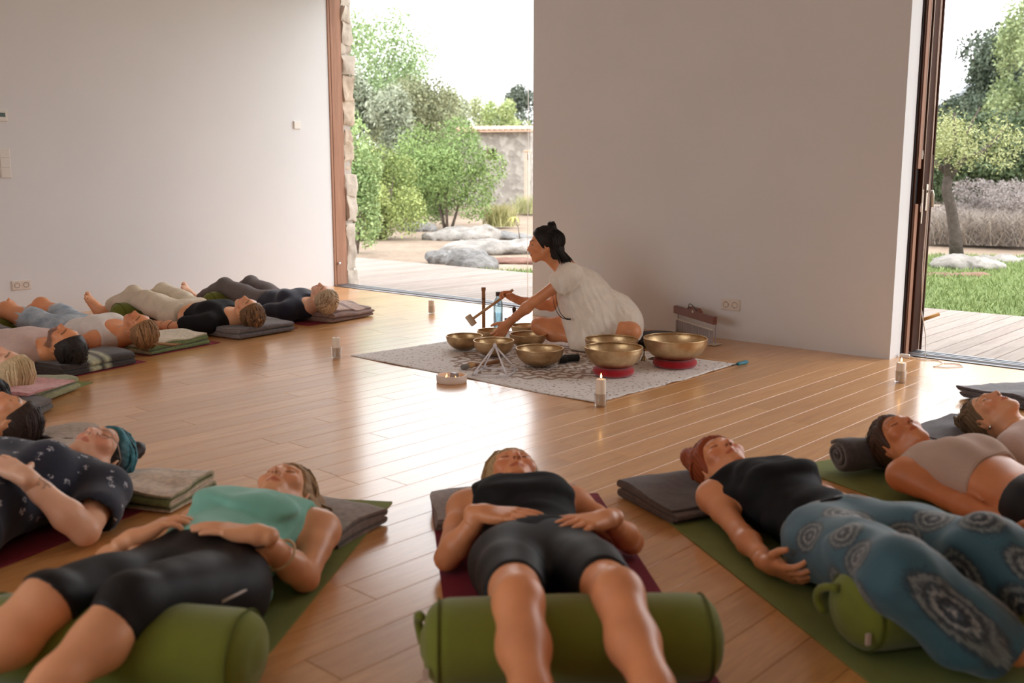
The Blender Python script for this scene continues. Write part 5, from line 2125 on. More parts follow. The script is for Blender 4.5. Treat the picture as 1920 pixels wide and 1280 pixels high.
# bar chimes leaning at the wall
cA, cB = at_y(1266, 577, 6.05), at_y(1340, 607, 5.72)
cA = at_d(1266, 579, 7.42)
cB = at_d(1341, 601, 6.92)
ch = empty('bar_chimes', (cA.x, cA.y, .004))
tag(ch, 'bar chimes with dark wooden beam and rows of silver tubes', 'chimes')
dx_ = cB - cA
L_ = dx_.length
ax = dx_.normalized()
yv = Vector((0, 0, 1)).cross(ax).normalized()
zv = ax.cross(yv)
Mb = frame_m(cA - ch.location, ax, yv, zv)
M_REDW = mat('reddish lacquered wood', srgb(112, 60, 46), .35, var=.2, vscale=20)
prof = [(0, -.028), (L_, -.028), (L_, .026), (L_ * .68, .026), (L_ * .60, .052), (L_ * .40, .052), (L_ * .32, .026), (0, .026)]
v0 = [Mb @ Vector((a, -.014, c)) for a, c in prof] + [Mb @ Vector((a, .014, c)) for a, c in prof]
n0 = len(prof)
f0 = [tuple(range(n0)), tuple(range(n0, 2 * n0))[::-1]] + [((i + 1) % n0, i, i + n0, (i + 1) % n0 + n0) for i in range(n0)]
bmx = MB()
bmx._add(v0, f0)
bmx.build('beam', M_REDW, ch)
M_SILV = mat('silver chime tube', srgb(158, 150, 154), .28, metal=.55)
nT = 32
for i in range(nT):
    t_ = i / (nT - 1)
    ln_ = .105 + .125 * t_
    top_ = Mb @ Vector((.022 + (L_ - .05) * t_, 0, -.028))
    base_ = top_ + Vector((0, 0, -.05))
    MB().tube([base_, base_ + Vector((0, 0, -ln_))], .0032, 8).build('chime_tube', M_SILV, ch, smooth=True)
sm = MB()
for i in range(nT):
    t_ = i / (nT - 1)
    top_ = Mb @ Vector((.022 + (L_ - .05) * t_, 0, -.028))
    sm.tube([top_, top_ + Vector((0, 0, -.05))], .0007, 4)
so = sm.build('strings', M_CORD, ch)
so['kind'] = 'stuff'
MB().tube([Mb @ Vector((.02, .0, -.07)), Mb @ Vector((L_ - .03, 0, -.07))], .003, 6).build('damper_cord', M_CORD, ch)
lpx = [Mb @ Vector((L_ * (.40 + .22 * k / 8), -.02 - .02 * math.sin(math.pi * k / 8), .035 + .045 * math.sin(math.pi * k / 8))) for k in range(9)]
MB().tube(lpx, .003, 6).build('carry_loop', M_BLACKM, ch, smooth=True)
MB().lathe([(0, 0), (.009, 0), (.009, .003), (0, .003)], 16, Mb @ Matrix.Translation((L_ * .5, -.0145, .022)) @ Matrix.Rotation(math.pi / 2, 4, 'X')).build('maker_badge', mat('pale badge', srgb(214, 206, 196), .4), ch)
# stand: two legs and foot so that the beam is held
for t_ in (.03, .97):
    top_ = Mb @ Vector((L_ * t_, .016, -.02))
    MB().tube([top_, (top_.x, top_.y, .004)], .0035, 8).build('stand_leg', M_SILV, ch)
    MB().box((top_.x - .03, top_.y - .05, 0), (top_.x + .03, top_.y + .04, .005)).build('foot_plate', mat('pale foot plate', srgb(200, 186, 168), .6), ch)

# blue-handled tool
a_, b_ = at(1372, 686, .01), at(1404, 679, .01)
dv = b_ - a_
tl = empty('striker', (a_.x, a_.y, .002), math.atan2(dv.y, dv.x))
tag(tl, 'small striker with teal handle on the floor by the cloth corner', 'striker')
MB().lathe([(0, 0), (.004, .001), (.004, .06), (0, .06)], 10, Ry).build('rod', M_BLACKM, tl, (0, 0, .012), smooth=True)
MB().lathe([(0, .055), (.009, .057), (.012, .08), (.010, .10), (.013, .14), (.009, .165), (0, .168)], 14, Ry).build('handle', mat('teal handle', srgb(46, 128, 146), .4, var=.2, vscale=60), tl, (0, 0, .013), smooth=True)

# dark cushion behind the kneeling woman
q = at(1224, 648, .0)
cu = SDF()
cu.ell((0, 0, .045), (.19, .13, .05), None, k=.02)
cu.ell((.07, .03, .04), (.13, .12, .045), None, k=.04)
cu.disp, cu.amp = (lambda P: wav(P, 4, 24, .008)), .012
cu.clip((0, 0, 0), (0, 0, -1), .01)
v_, f_ = sdf_mesh(cu, .010)
o = add_mesh('seat_cushion', np_mesh('seat_cushion', v_, f_), mat('charcoal cushion cloth', srgb(74, 68, 70), .95, var=.15, vscale=40, bmp=.4, bscale=200), None, (q.x, q.y, .003), (0, 0, .1))
tag(o, 'charcoal cushion on the floor behind the kneeling woman', 'cushion')


# dish of tealights and crystals
q = at(847, 716, .0)
di = empty('candle_dish', (q.x, q.y, 0))
tag(di, 'round pale dish with tealights and a crystal on the floor', 'dish')
MB().lathe([(0, 0), (.082, 0), (.086, .004), (.088, .040), (.082, .044), (.077, .040), (.075, .012), (0, .012)], 40).build('dish_body', mat('cream ceramic', srgb(226, 208, 194), .45), di, smooth=True)
cr_ = rough_block('crystal', .034, .030, .046, 77, .006, 2)
add_mesh('crystal', cr_, mat('grey crystal', srgb(128, 124, 128), .4, var=.2), di, (.012, .01, .032))
for k, (x_, y_) in enumerate(((-.045, .005), (-.01, -.035), (.045, -.012), (.0, .045))):
    tl_ = MB().lathe([(0, .012), (.017, .012), (.017, .024), (0, .024)], 18).build('tealight', mat('tealight wax', srgb(238, 226, 214), .5), di, (x_, y_, 0))
    MB().lathe([(0, .026), (.003, .030), (.0022, .036), (0, .044)], 8).build('flame', mat('small flame', srgb(255, 200, 120), .5, emit=srgb(255, 170, 80), emit_s=6), tl_, (x_, y_, 0) if False else (0, 0, 0))


# pillar candles in tumblers
def candle(px, py, label, hc=.118, lit=False, tilt=0):
    q = at(px, py, .0)
    e = empty('pillar_candle', (q.x, q.y, 0))
    tag(e, label, 'candle', 'white candles in glass tumblers')
    g = MB().lathe([(0, 0), (.027, 0), (.029, .003), (.034, .070), (.0325, .070), (.0275, .010), (0, .010)], 28).build('tumbler', M_GLASS, e, smooth=True)
    MB().lathe([(0, .0108), (.0245, .0108), (.0258, .014), (.0258, hc + .012), (.0235, hc + .016), (.012, hc + .013), (0, hc + .012)], 24).build('wax', mat('ivory wax', srgb(240, 226, 208), .5, sss=.25), e, smooth=True)
    MB().tube([(0, 0, hc + .012), (.001, 0, hc + .024)], .0012, 5).build('wick', M_BLACKM, e)
    if lit:
        MB().lathe([(0, 0), (.0035, .004), (.0045, .009), (.0028, .017), (0, .026)], 10).build('flame', mat('candle flame', srgb(255, 214, 150), .5, emit=srgb(255, 190, 110), emit_s=8), e, (.001, 0, hc + .020), smooth=True)
    return e


candle(631, 671, 'white candle in a glass on the open floor left of the cloth')
candle(809.5, 588, 'white candle in a glass near the left door threshold', hc=.10)
candle(1126, 762, 'lit white candle in a glass at the front edge of the cloth', hc=.128, lit=True)
candle(1687.5, 717, 'white candle in a glass by the end of the pier', hc=.10, lit=True)
# ---------------------------------------------------------------- the people lying around the room
def n3(v):
    return np.array([v[0], v[1], v[2]], float)


def A3(x, y, z=0.0):
    return n3(at(x, y, z))


def head_pose(yaw, c, pitch=0.0, roll=0.0, tilt=0.0, s=1.0):
    """supine head: pitch lifts the chin, roll turns the face to the person's left, tilt leans it sideways"""
    yh = V3(math.cos(yaw), math.sin(yaw), 0)
    zf = V3(0, 0, 1)
    xl = np.cross(yh, zf)
    p, r = math.radians(pitch), math.radians(roll)
    cr = yh * math.cos(p) - zf * math.sin(p)
    fc = zf * math.cos(p) + yh * math.sin(p)
    fc = fc * math.cos(r) + xl * math.sin(r)
    t = math.radians(tilt)
    cr = cr * math.cos(t) + np.cross(fc, cr) * math.sin(t)
    return dict(c=c, crown=cr, face=fc, s=s)


def supine_O(skull, yaw, s, hy=.648):
    return V3(skull[0] - math.cos(yaw) * hy * s, skull[1] - math.sin(yaw) * hy * s, MAT_T + .001)


def skull_under(px, py, z, s=1.0, yaw=0.0, pitch=0.0):
    """skull centre at height z whose nose tip is seen at (px, py)"""
    p = math.radians(pitch)
    up, hd = .113 * math.cos(p) + .027 * math.sin(p), .113 * math.sin(p) - .027 * math.cos(p)   # nose above / headward of the skull centre
    d = ray(px, py)
    t = (z + up * s - CAM_H) / d.z
    return V3(d.x * t - math.cos(yaw) * hd * s, d.y * t - math.sin(yaw) * hd * s, z)


class Frame:
    def __init__(f, O, yaw, s):
        f.O, f.s = V3(O), s
        f.yh = V3(math.cos(yaw), math.sin(yaw), 0)
        f.zf = V3(0, 0, 1)
        f.xl = np.cross(f.yh, f.zf)

    def __call__(f, x, y, z):
        return f.O + (f.xl * x + f.yh * y + f.zf * z) * f.s

    def d(f, x, y, z):
        return f.xl * x + f.yh * y + f.zf * z


SKIN_L = srgb(236, 184, 152)[:3]
SKIN_M = srgb(228, 164, 122)[:3]
SKIN_T = srgb(221, 148, 102)[:3]
M_BLACK = mat('black jersey', srgb(22, 21, 23), .8, var=.12, vscale=30, bmp=.25, bscale=60, bdist=.004, spec=.3)
M_BLACK2 = mat('black stretch knit', srgb(24, 22, 24), .6, var=.08, vscale=40, bmp=.15, bscale=300, bdist=.001, spec=.35)
M_TEALTOP = mat('turquoise jersey', srgb(120, 182, 164), .85, var=.08, vscale=16, bmp=.25, bscale=80, bdist=.004, sheen=.2)
M_NAVY = mat('navy jersey', srgb(30, 33, 50), .85, var=.1, vscale=20, bmp=.3, bscale=70, bdist=.004, sheen=.15)
M_PINKTEE = mat('pale pink jersey', srgb(206, 178, 168), .85, var=.06, vscale=20, bmp=.3, bscale=60, bdist=.004, sheen=.15)
M_WHITETK = mat('white ribbed jersey', srgb(222, 214, 208), .85, var=.05, vscale=20, bmp=.3, bscale=60, bdist=.004)
M_CREAM = mat('cream trouser cotton', srgb(214, 200, 178), .85, var=.08, vscale=14, bmp=.35, bscale=50, bdist=.006)
M_GREY = mat('warm grey jersey trousers', srgb(104, 94, 92), .85, var=.08, vscale=14, bmp=.3, bscale=50, bdist=.005)


def ribbed_mat():
    m = bpy.data.materials.new('beige ribbed knit')
    t, b = nodes_of(m)
    v = tex_coord(t, 'Object', (1, 1, 1), (0, 0, -math.radians(160)))
    w = t.nodes.new('ShaderNodeTexWave')
    w.inputs['Scale'].default_value = 55
    w.inputs['Distortion'].default_value = .6
    t.links.new(v, w.inputs['Vector'])
    t.links.new(ramp(t, w.outputs['Fac'], [(0, srgb(176, 148, 132)), (1, srgb(206, 178, 160))]), b.inputs['Base Color'])
    b.inputs['Roughness'].default_value = .9
    bump(t, b, w.outputs['Fac'], .4, .003)
    return m


def denim_mat():
    m = bpy.data.materials.new('washed denim')
    t, b = nodes_of(m)
    v = tex_coord(t, 'Object')
    c = ramp(t, noise(t, v, 12, 6, .6), [(.3, srgb(128, 142, 156)), (.6, srgb(176, 186, 194)), (.8, srgb(206, 210, 212))])
    t.links.new(c, b.inputs['Base Color'])
    b.inputs['Roughness'].default_value = .9
    bump(t, b, noise(t, v, 160, 3), .4, .003)
    return m


def mandala_pants_mat():
    m = bpy.data.materials.new('petrol blue printed viscose')
    t, b = nodes_of(m)
    sx = t.nodes.new('ShaderNodeSeparateXYZ')
    t.links.new(tex_coord(t, 'Object', (1, 1, 1), (0, 0, -math.radians(152))), sx.inputs[0])
    cx = t.nodes.new('ShaderNodeCombineXYZ')
    t.links.new(sx.outputs[0], cx.inputs[0])
    t.links.new(math_n(t, 'SUBTRACT', sx.outputs[1], sx.outputs[2]), cx.inputs[1])
    v = noise_warp(t, cx.outputs[0], 6, .03)
    vo = t.nodes.new('ShaderNodeTexVoronoi')
    vo.voronoi_dimensions = '2D'
    vo.inputs['Scale'].default_value = 5.4
    vo.inputs['Randomness'].default_value = .6
    t.links.new(v, vo.inputs['Vector'])
    d = vo.outputs['Distance']
    fine = noise(t, v, 120, 4, .7)
    d2 = math_n(t, 'MULTIPLY_ADD', math_n(t, 'SUBTRACT', fine, .5), .24, d)
    pat = ramp(t, d2, [(.0, srgb(150, 150, 148)), (.055, srgb(60, 70, 78)), (.10, srgb(22, 30, 38)), (.135, srgb(34, 46, 56)), (.16, srgb(150, 150, 146)),
                       (.19, srgb(70, 80, 84)), (.235, srgb(24, 34, 42)), (.29, srgb(118, 124, 122)), (.33, srgb(34, 50, 60)), (.40, srgb(48, 88, 102))])
    sp = math_n(t, 'GREATER_THAN', fine, .63)
    sp = math_n(t, 'MULTIPLY', sp, math_n(t, 'LESS_THAN', d, .46))
    c = mix(t, sp, pat, srgb(26, 40, 48))
    t.links.new(c, b.inputs['Base Color'])
    b.inputs['Roughness'].default_value = .7
    b.inputs['Sheen Weight'].default_value = .2
    bump(t, b, noise(t, v, 40, 4), .25, .004)
    return m


def printed_navy_mat():
    m = bpy.data.materials.new('navy jersey with pale print')
    t, b = nodes_of(m)
    v = noise_warp(t, tex_coord(t, 'Object'), 60, .012)
    vo = t.nodes.new('ShaderNodeTexVoronoi')
    vo.inputs['Scale'].default_value = 20
    t.links.new(v, vo.inputs['Vector'])
    sp = math_n(t, 'LESS_THAN', vo.outputs['Distance'], .26)
    sp = math_n(t, 'MULTIPLY', sp, math_n(t, 'GREATER_THAN', noise(t, v, 130, 2), .52))
    c = mix(t, sp, srgb(30, 35, 54), srgb(176, 176, 186))
    t.links.new(c, b.inputs['Base Color'])
    b.inputs['Roughness'].default_value = .85
    b.inputs['Sheen Weight'].default_value = .15
    bump(t, b, noise(t, tex_coord(t, 'Object'), 50, 4), .3, .004)
    return m


def folds(seed, fr=34, amp=.004, axis=None):
    def f(P):
        if axis is None:
            return wav(P, seed, fr, amp)
        Q = P - (P @ axis.astype(f32))[:, None] * (axis * .8).astype(f32)
        return wav(Q, seed, fr, amp)
    return f


def sleeve(S, Sh, El, frac, r1, r2, open_r=.055):
    m = Sh + (El - Sh) * frac
    d = unit(El - Sh)
    S.cone(Sh, m + d * .03, r1, r2, k=.04)
    S.cone(m + d * (open_r * .86), m + d * (open_r + .10), open_r, open_r, k=.004, op='s', post=True)


def tank_balls(b, arm=.078, neck=.085, ny=.50, nz=.165, ax=.215, ay=.41):
    return [(b.C(ax, ay, .10), (arm * b.s * .75, arm * b.s * 1.2, .16), .01), (b.C(-ax, ay, .10), (arm * b.s * .75, arm * b.s * 1.2, .16), .01), (b.C(0, ny, nz), neck * b.s, .012)]


def hairline(u, rr, w=1.0):
    p = math.pi * u
    return (math.cos(p) * w + rr.normal() * .03, .20 + .36 * math.sin(p) + rr.normal() * .03, .50 + .36 * math.sin(p) + rr.normal() * .04)


def to_back(u, rr):
    p = math.pi * u
    return (math.cos(p) * .75 + rr.normal() * .1, .25 * math.sin(p) + rr.normal() * .15 - .1, -1.0)


def part_start(u, rr):
    """from a centre parting"""
    return (.10 * (1 if u > .5 else -1) + rr.normal() * .05, .9 + rr.normal() * .05, .62 - 1.2 * abs(rr.rand()) * .7)


def part_end(u, rr):
    s_ = 1 if u > .5 else -1
    return (s_ * (1.0 + rr.normal() * .05), -.35 + .25 * rr.rand(), -.15 - .75 * rr.rand())


def bracelet(b, parent, name, sd, frac, r, tube, material):
    W, E = b.J['W' + sd], b.J['E' + sd]
    c = W + (E - W) * frac
    d = unit(E - W)
    u = perp_front(d, (0, 0, 1))
    w = np.cross(d, u)
    pts = [c + (u * math.cos(a) + w * math.sin(a)) * r - b.O for a in np.linspace(0, 2 * math.pi, 25)]
    return MB().tube(pts, tube, 6, False).build(name, material, parent, smooth=True)


def person_root(b, label, group='people lying on yoga mats'):
    e = empty('person', tuple(b.O))
    return tag(e, label, 'person', group)


# ======================================================= woman in black in the middle
yaw = math.radians(138.5)
s = 1.07
sk = skull_under(965, 849, .130, s, yaw, -14)
O = supine_O(sk, yaw, s, .615)
fr = Frame(O, yaw, s)
b = Body(O, yaw, s, wid=.97, bust=.45, belly=-.3, floor=MAT_T + .001, limb=.96, hip=.98,
         arms=dict(R=dict(el=A3(838, 1046, .05), wr=A3(904, 962, .195), fd=fr.d(.80, -.50, .10), pn=fr.d(.12, .0, -1), curl=[.10, .10, .12, .14], spread=.05, thumb=.1),
                   L=dict(el=A3(1184, 1016, .05), wr=A3(1138, 972, .20), fd=fr.d(-.78, -.52, .10), pn=fr.d(-.1, .05, -1), curl=[.20, .2, .2, .22], spread=.10, thumb=.1)),
         legs=dict(R=dict(kn=A3(972, 1130, .220), an=A3(1012, 1400, .09)), L=dict(kn=A3(1160, 1118, .222), an=A3(1268, 1400, .09))),
         head=head_pose(yaw, sk, pitch=-14, roll=3))
print('centre thigh', np.linalg.norm(b.J['KR'] - b.J['HR']), np.linalg.norm(b.J['KL'] - b.J['HL']), 'fore', np.linalg.norm(b.J['WR'] - b.J['ER']), np.linalg.norm(b.J['WL'] - b.J['EL']), 'up', np.linalg.norm(b.J['SR'] - b.J['ER']), np.linalg.norm(b.J['SL'] - b.J['EL']))
e = person_root(b, 'woman in black tank top and black shorts, knees over the middle bolster')
b.skin('body', e, SKIN_T, hb=.009, hh=.0033, hhand=.0036, cheek=.2, brow=(.16, .09, .05))
b.cloth('tank_top', e, ['torso', 'shoL', 'shoR'], .007, M_BLACK, .0075, clips=[(b.L(0, -.02, 0), -b.R[:, 1])], balls=tank_balls(b, arm=.085, neck=.075, ny=.50, nz=.175, ax=.205), disp=folds(3, 64, .008, b.R[:, 0]), amp=.009)
hemp = b.J['HR'] * .26 + b.J['KR'] * .74
b.cloth('shorts', e, ['torso', 'thighL', 'thighR'], .008, M_BLACK2, .0075, clips=[(b.L(0, .085, 0), b.R[:, 1]), (hemp, b.J['KR'] - b.J['HR'])], disp=folds(4, 30, .002), amp=.003)
b.hair('hair', e, (G(128, 96, 62), G(214, 178, 128)), cap=dict(thick=.010, line=.034), lock_sets=[
    b.locks(150, part_start, part_end, .0065, seed=2, lift=(1.02, 1.18), floor=.072,
            tail=lambda u, r: [b.Rh @ V3((1 if u > .5 else -1) * (.016 + .020 * r.rand()), -.018 * r.rand(), -.014)] * 3 + [V3(0, 0, -.012) + b.Rh @ V3(0, -.014, 0)] * 2),
    b.locks(70, hairline, to_back, .006, seed=3)],
       extra=lambda S: (S.ell(b.Hd(.078, -.005, -.062), (.036, .105, .042), b.Rh, k=.03), S.ell(b.Hd(-.078, -.005, -.062), (.036, .105, .042), b.Rh, k=.03)))

# ======================================================= woman in the turquoise top
yaw = math.radians(124)
s = 1.05
sk = skull_under(519, 876, .136, s, yaw, -12)
O = supine_O(sk, yaw, s, .615)
fr = Frame(O, yaw, s)
b = Body(O, yaw, s, wid=1.06, bust=.7, belly=.6, floor=MAT_T + .001, limb=1.04, hip=1.08, dep=1.05,
         arms=dict(L=dict(el=A3(572, 1084, .045), wr=A3(484, 1002, .225), fd=fr.d(-.95, -.10, .14), pn=fr.d(-.05, -.1, -1), curl=[.10, .1, .1, .12], spread=.04, thumb=.1),
                   R=dict(el=fr(-.34, .16, .05), wr=A3(246, 1012, .205), fd=fr.d(.55, .40, .26), pn=fr.d(.45, .1, -.85), curl=[.42, .44, .46, .48], spread=.06, thumb=.15)),
         legs=dict(L=dict(kn=A3(240, 1132, .225), an=A3(20, 1365, .10)), R=dict(kn=A3(84, 1132, .225), an=A3(-170, 1325, .10))),
         head=head_pose(yaw, sk, pitch=-12, roll=-2))
print('teal thigh', np.linalg.norm(b.J['KR'] - b.J['HR']), np.linalg.norm(b.J['KL'] - b.J['HL']), 'fore', np.linalg.norm(b.J['WR'] - b.J['ER']), np.linalg.norm(b.J['WL'] - b.J['EL']), 'up', np.linalg.norm(b.J['SR'] - b.J['ER']), np.linalg.norm(b.J['SL'] - b.J['EL']))
e = person_root(b, 'woman in turquoise top and black capri leggings, hands on belly')
b.skin('body', e, SKIN_M, hb=.009, hh=.0033, hhand=.0036, cheek=.15, brow=(.12, .07, .04))
b.cloth('top', e, ['torso', 'shoL', 'shoR'], .010, M_TEALTOP, .0075, clips=[(b.L(0, .055, .20), -b.R[:, 1] * .9 + b.R[:, 2] * .40)], balls=tank_balls(b, arm=.085, neck=.075, ny=.505, nz=.17, ax=.215),
        disp=folds(5, 74, .010, b.R[:, 0]), amp=.011)
cal = b.J['KL'] * .82 + b.J['AL'] * .18
lg = b.cloth('leggings', e, ['torso', 'thighL', 'thighR', 'shankL', 'shankR'], .006, M_BLACK2, .0075, clips=[(b.L(0, .10, 0), b.R[:, 1]), (cal, b.J['AL'] - b.J['KL'])], disp=folds(6, 36, .0025), amp=.003)
sl = [b.L(.182, -.02, .125), b.L(.186, -.07, .130), b.L(.178, -.13, .137), b.L(.164, -.19, .142)]
MB().tube([n - b.O for n in sl], .004, 6).build('pale_piping', mat('reflective piping', srgb(196, 186, 178), .5), lg, smooth=True)
bracelet(b, e, 'dark_bracelet', 'L', .06, .031, .004, mat('dark cord bracelet', srgb(60, 34, 26), .7))
bracelet(b, e, 'bead_bracelet', 'L', .45, .046, .004, mat('pale bead bracelet', srgb(206, 176, 130), .5))
b.hair('hair', e, (G(110, 80, 52), G(196, 156, 108)), cap=dict(thick=.010, line=.032), lock_sets=[
    b.locks(120, part_start, part_end, .0055, seed=12, lift=(1.0, 1.10), floor=.06,
            tail=lambda u, r: [b.Rh @ V3((1 if u > .5 else -1) * (.018 + .012 * r.rand()), .004, -.016)] * 2 + [b.Rh @ V3((1 if u > .5 else -1) * .004, -.012, -.012)] * 2),
    b.locks(60, hairline, to_back, .006, seed=13)],
       extra=lambda S: (S.ell(b.Hd(.078, -.005, -.062), (.036, .105, .042), b.Rh, k=.03), S.ell(b.Hd(-.078, -.005, -.062), (.036, .105, .042), b.Rh, k=.03)))

# ======================================================= red-haired woman in printed trousers
yaw = math.radians(152)
s = 1.05
sk = skull_under(1371, 824, .134, s, yaw, -12)
O = supine_O(sk, yaw, s, .62)
fr = Frame(O, yaw, s)
b = Body(O, yaw, s, wid=.88, bust=.5, belly=-.2, floor=MAT_T + .001, limb=.92, hip=.92,
         arms=dict(R=dict(el=A3(1390, 1002, .06), wr=A3(1442, 1058, .05), fd=fr.d(.10, -1, .05), pn=fr.d(.75, 0, .65), curl=[.45, .5, .5, .5], spread=.08, thumb=.5),
                   L=dict(el=fr(.30, .19, .05), wr=fr(.36, -.03, .05), fd=fr.d(.1, -1, 0), pn=fr.d(-.4, 0, .9), curl=.4)),
         legs=dict(R=dict(kn=A3(1690, 1078, .230), an=A3(1905, 1225, .07)), L=dict(kn=A3(1850, 1040, .230), an=fr(.20, -.85, .08), toe=fr.d(.1, -.4, 1), sole=fr.d(0, -1, -.2))),
         head=head_pose(yaw, sk, pitch=-12, roll=-8))
print('red thigh', np.linalg.norm(b.J['KR'] - b.J['HR']), np.linalg.norm(b.J['KL'] - b.J['HL']), 'shank', np.linalg.norm(b.J['KR'] - b.J['AR']), 'fore', np.linalg.norm(b.J['WR'] - b.J['ER']), 'up', np.linalg.norm(b.J['SR'] - b.J['ER']))
e = person_root(b, 'red-haired woman in black tank top and petrol blue printed trousers')
b.skin('body', e, SKIN_T, hb=.009, hh=.0033, hhand=.0036, cheek=.2, brow=(.10, .045, .025))
b.cloth('tank_top', e, ['torso', 'shoL', 'shoR'], .010, M_BLACK, .0075, clips=[(b.L(0, -.0, 0), -b.R[:, 1])], balls=tank_balls(b, arm=.08, neck=.075, ny=.50, nz=.17, ax=.215), disp=folds(7, 60, .009, b.R[:, 0]), amp=.010)
Hp, Kp, Ap = b.J['HR'], b.J['KR'], b.J['AR']
HL, KL, AL = b.J['HL'], b.J['KL'], b.J['AL']


def loose(S):
    dn = V3(0, 0, -1)
    S.cone(Hp, Kp + dn * .01, .090, .074, k=.05)
    S.cone(Kp, Kp * .45 + Ap * .55 + dn * .02, .076, .084, k=.05)
    S.cone(Kp * .45 + Ap * .55 + dn * .02, Kp * .08 + Ap * .92, .084, .055, k=.04)
    S.cone(HL, KL, .090, .074, k=.05)
    S.cone(KL, AL, .078, .06, k=.05)
    S.ell(b.L(0, -.18, .10), (.10, .14, .07), b.R, k=.06)


b.cloth('trousers', e, ['torso', 'thighL', 'thighR', 'shankL', 'shankR'], .010, mandala_pants_mat(), .009, clips=[(b.L(0, .045, 0), b.R[:, 1]), (Kp * .04 + Ap * .96, Ap - Kp)],
        extra=loose, disp=lambda P: wav(P, 8, 26, .006) + wav(P - (P @ b.R[:, 1].astype(f32))[:, None] * (b.R[:, 1] * .85).astype(f32), 9, 60, .004), amp=.012)
red_tail = lambda u, r: [b.Rh @ (V3(.020 * (u - .5), .022, -.004) + r.normal(size=3) * .004)] * 6
b.hair('hair', e, (G(96, 36, 16), G(178, 84, 40)), cap=dict(thick=.016, line=.032), lock_sets=[
    b.locks(130, hairline, lambda u, r: (math.cos(math.pi * u) * .85, .3, -.9), .0065, seed=22, lift=(1.02, 1.14)),
    b.locks(150, hairline, lambda u, r: (math.cos(math.pi * u) * .55, .62, -.78), .0075, seed=23, lift=(1.0, 1.10))],
       extra=lambda S: S.chain([b.Hd(0, .05, -.055), b.Hd(-.02, .12, -.045), b.Hd(-.03, .17, -.050), b.Hd(-.03, .215, -.056)], [.06, .044, .032, .014], k=.03))

# ======================================================= woman in beige crop top
yaw = math.radians(158)
s = 1.04
sk = skull_under(1712, 781, .158, s, yaw, -12)
O = supine_O(sk, yaw, s, .60)
fr = Frame(O, yaw, s)
b = Body(O, yaw, s, wid=.98, bust=.55, belly=-.2, floor=MAT_T + .001, limb=.98,
         arms=dict(R=dict(el=A3(1775, 935, .06), wr=A3(1905, 990, .05), fd=fr.d(.15, -1, 0), pn=fr.d(.5, 0, .8), curl=.4),
                   L=dict(el=fr(.25, .17, .05), wr=fr(.26, -.07, .05), fd=fr.d(0, -1, 0), pn=fr.d(-.4, 0, .9), curl=.4)),
         legs=dict(R=dict(kn=fr(-.10, -.44, .22), an=fr(-.12, -.82, .10)), L=dict(kn=fr(.12, -.44, .26), an=fr(.14, -.82, .10))),
         head=head_pose(yaw, sk, pitch=-12, roll=-12))
e = person_root(b, 'brown-haired woman in beige ribbed crop top, bare midriff')
b.skin('body', e, srgb(208, 132, 86)[:3], hb=.009, hh=.0033, hhand=.0036, cheek=.15, brow=(.05, .03, .02))
b.cloth('crop_top', e, ['torso', 'shoL', 'shoR'], .009, ribbed_mat(), .0075, clips=[(b.L(0, .195, 0), -b.R[:, 1])], balls=tank_balls(b, arm=.080, neck=.07, ny=.51, nz=.165, ax=.22), disp=folds(9, 36, .003), amp=.004)
b.cloth('shorts', e, ['torso', 'thighL', 'thighR'], .008, M_BLACK2, .008, clips=[(b.L(0, .05, 0), b.R[:, 1]), (fr(0, -.30, .2), -b.R[:, 1])])
b.hair('hair', e, (G(34, 22, 16), G(92, 62, 42)), cap=dict(thick=.012, line=.030), lock_sets=[
    b.locks(130, hairline, lambda u, r: (math.cos(math.pi * u) * .7, .05, -1), .0055, seed=32, lift=(1.0, 1.07)),
    b.locks(50, hairline, lambda u, r: (math.cos(math.pi * u) * .6, .4, -.9), .005, seed=33, lift=(1.0, 1.1))])

# ======================================================= woman with a bun at the right edge
yaw = math.radians(166)
s = 1.02
sk = skull_under(1872, 733, .155, s, yaw, 2)
O = supine_O(sk, yaw, s, .63)
fr = Frame(O, yaw, s)
b = Body(O, yaw, s, bust=.5, floor=MAT_T + .001,
         arms=dict(R=dict(el=fr(-.245, .17, .05), wr=fr(-.25, -.08, .05), fd=fr.d(0, -1, 0), pn=fr.d(.4, 0, .9)), L=dict(el=fr(.28, .17, .05), wr=fr(.32, -.08, .05), fd=fr.d(0, -1, 0), pn=fr.d(-.4, 0, .9))),
         legs=dict(R=dict(kn=fr(-.10, -.43, .26), an=fr(-.12, -.80, .10)), L=dict(kn=fr(.12, -.43, .26), an=fr(.14, -.80, .10))),
         head=head_pose(yaw, sk, pitch=2, roll=-6))
e = person_root(b, 'woman with a hair bun and drop earring at the right edge')
b.skin('body', e, SKIN_M, hb=.010, hh=.0033, hhand=.0038, cheek=.2, brow=(.12, .08, .05))
b.cloth('t_shirt', e, ['torso', 'shoL', 'shoR'], .010, M_PINKTEE, .0105, clips=[(b.L(0, -.04, 0), -b.R[:, 1])], balls=[(b.C(0, .50, .17), .085, .012)],
        extra=lambda S: (sleeve(S, b.J['SR'], b.J['ER'], .38, .055, .056), sleeve(S, b.J['SL'], b.J['EL'], .38, .055, .056)), disp=folds(10, 34, .004), amp=.005)
b.cloth('leggings', e, ['torso', 'thighL', 'thighR', 'shankL', 'shankR'], .006, M_BLACK2, .010, clips=[(b.L(0, .08, 0), b.R[:, 1])])
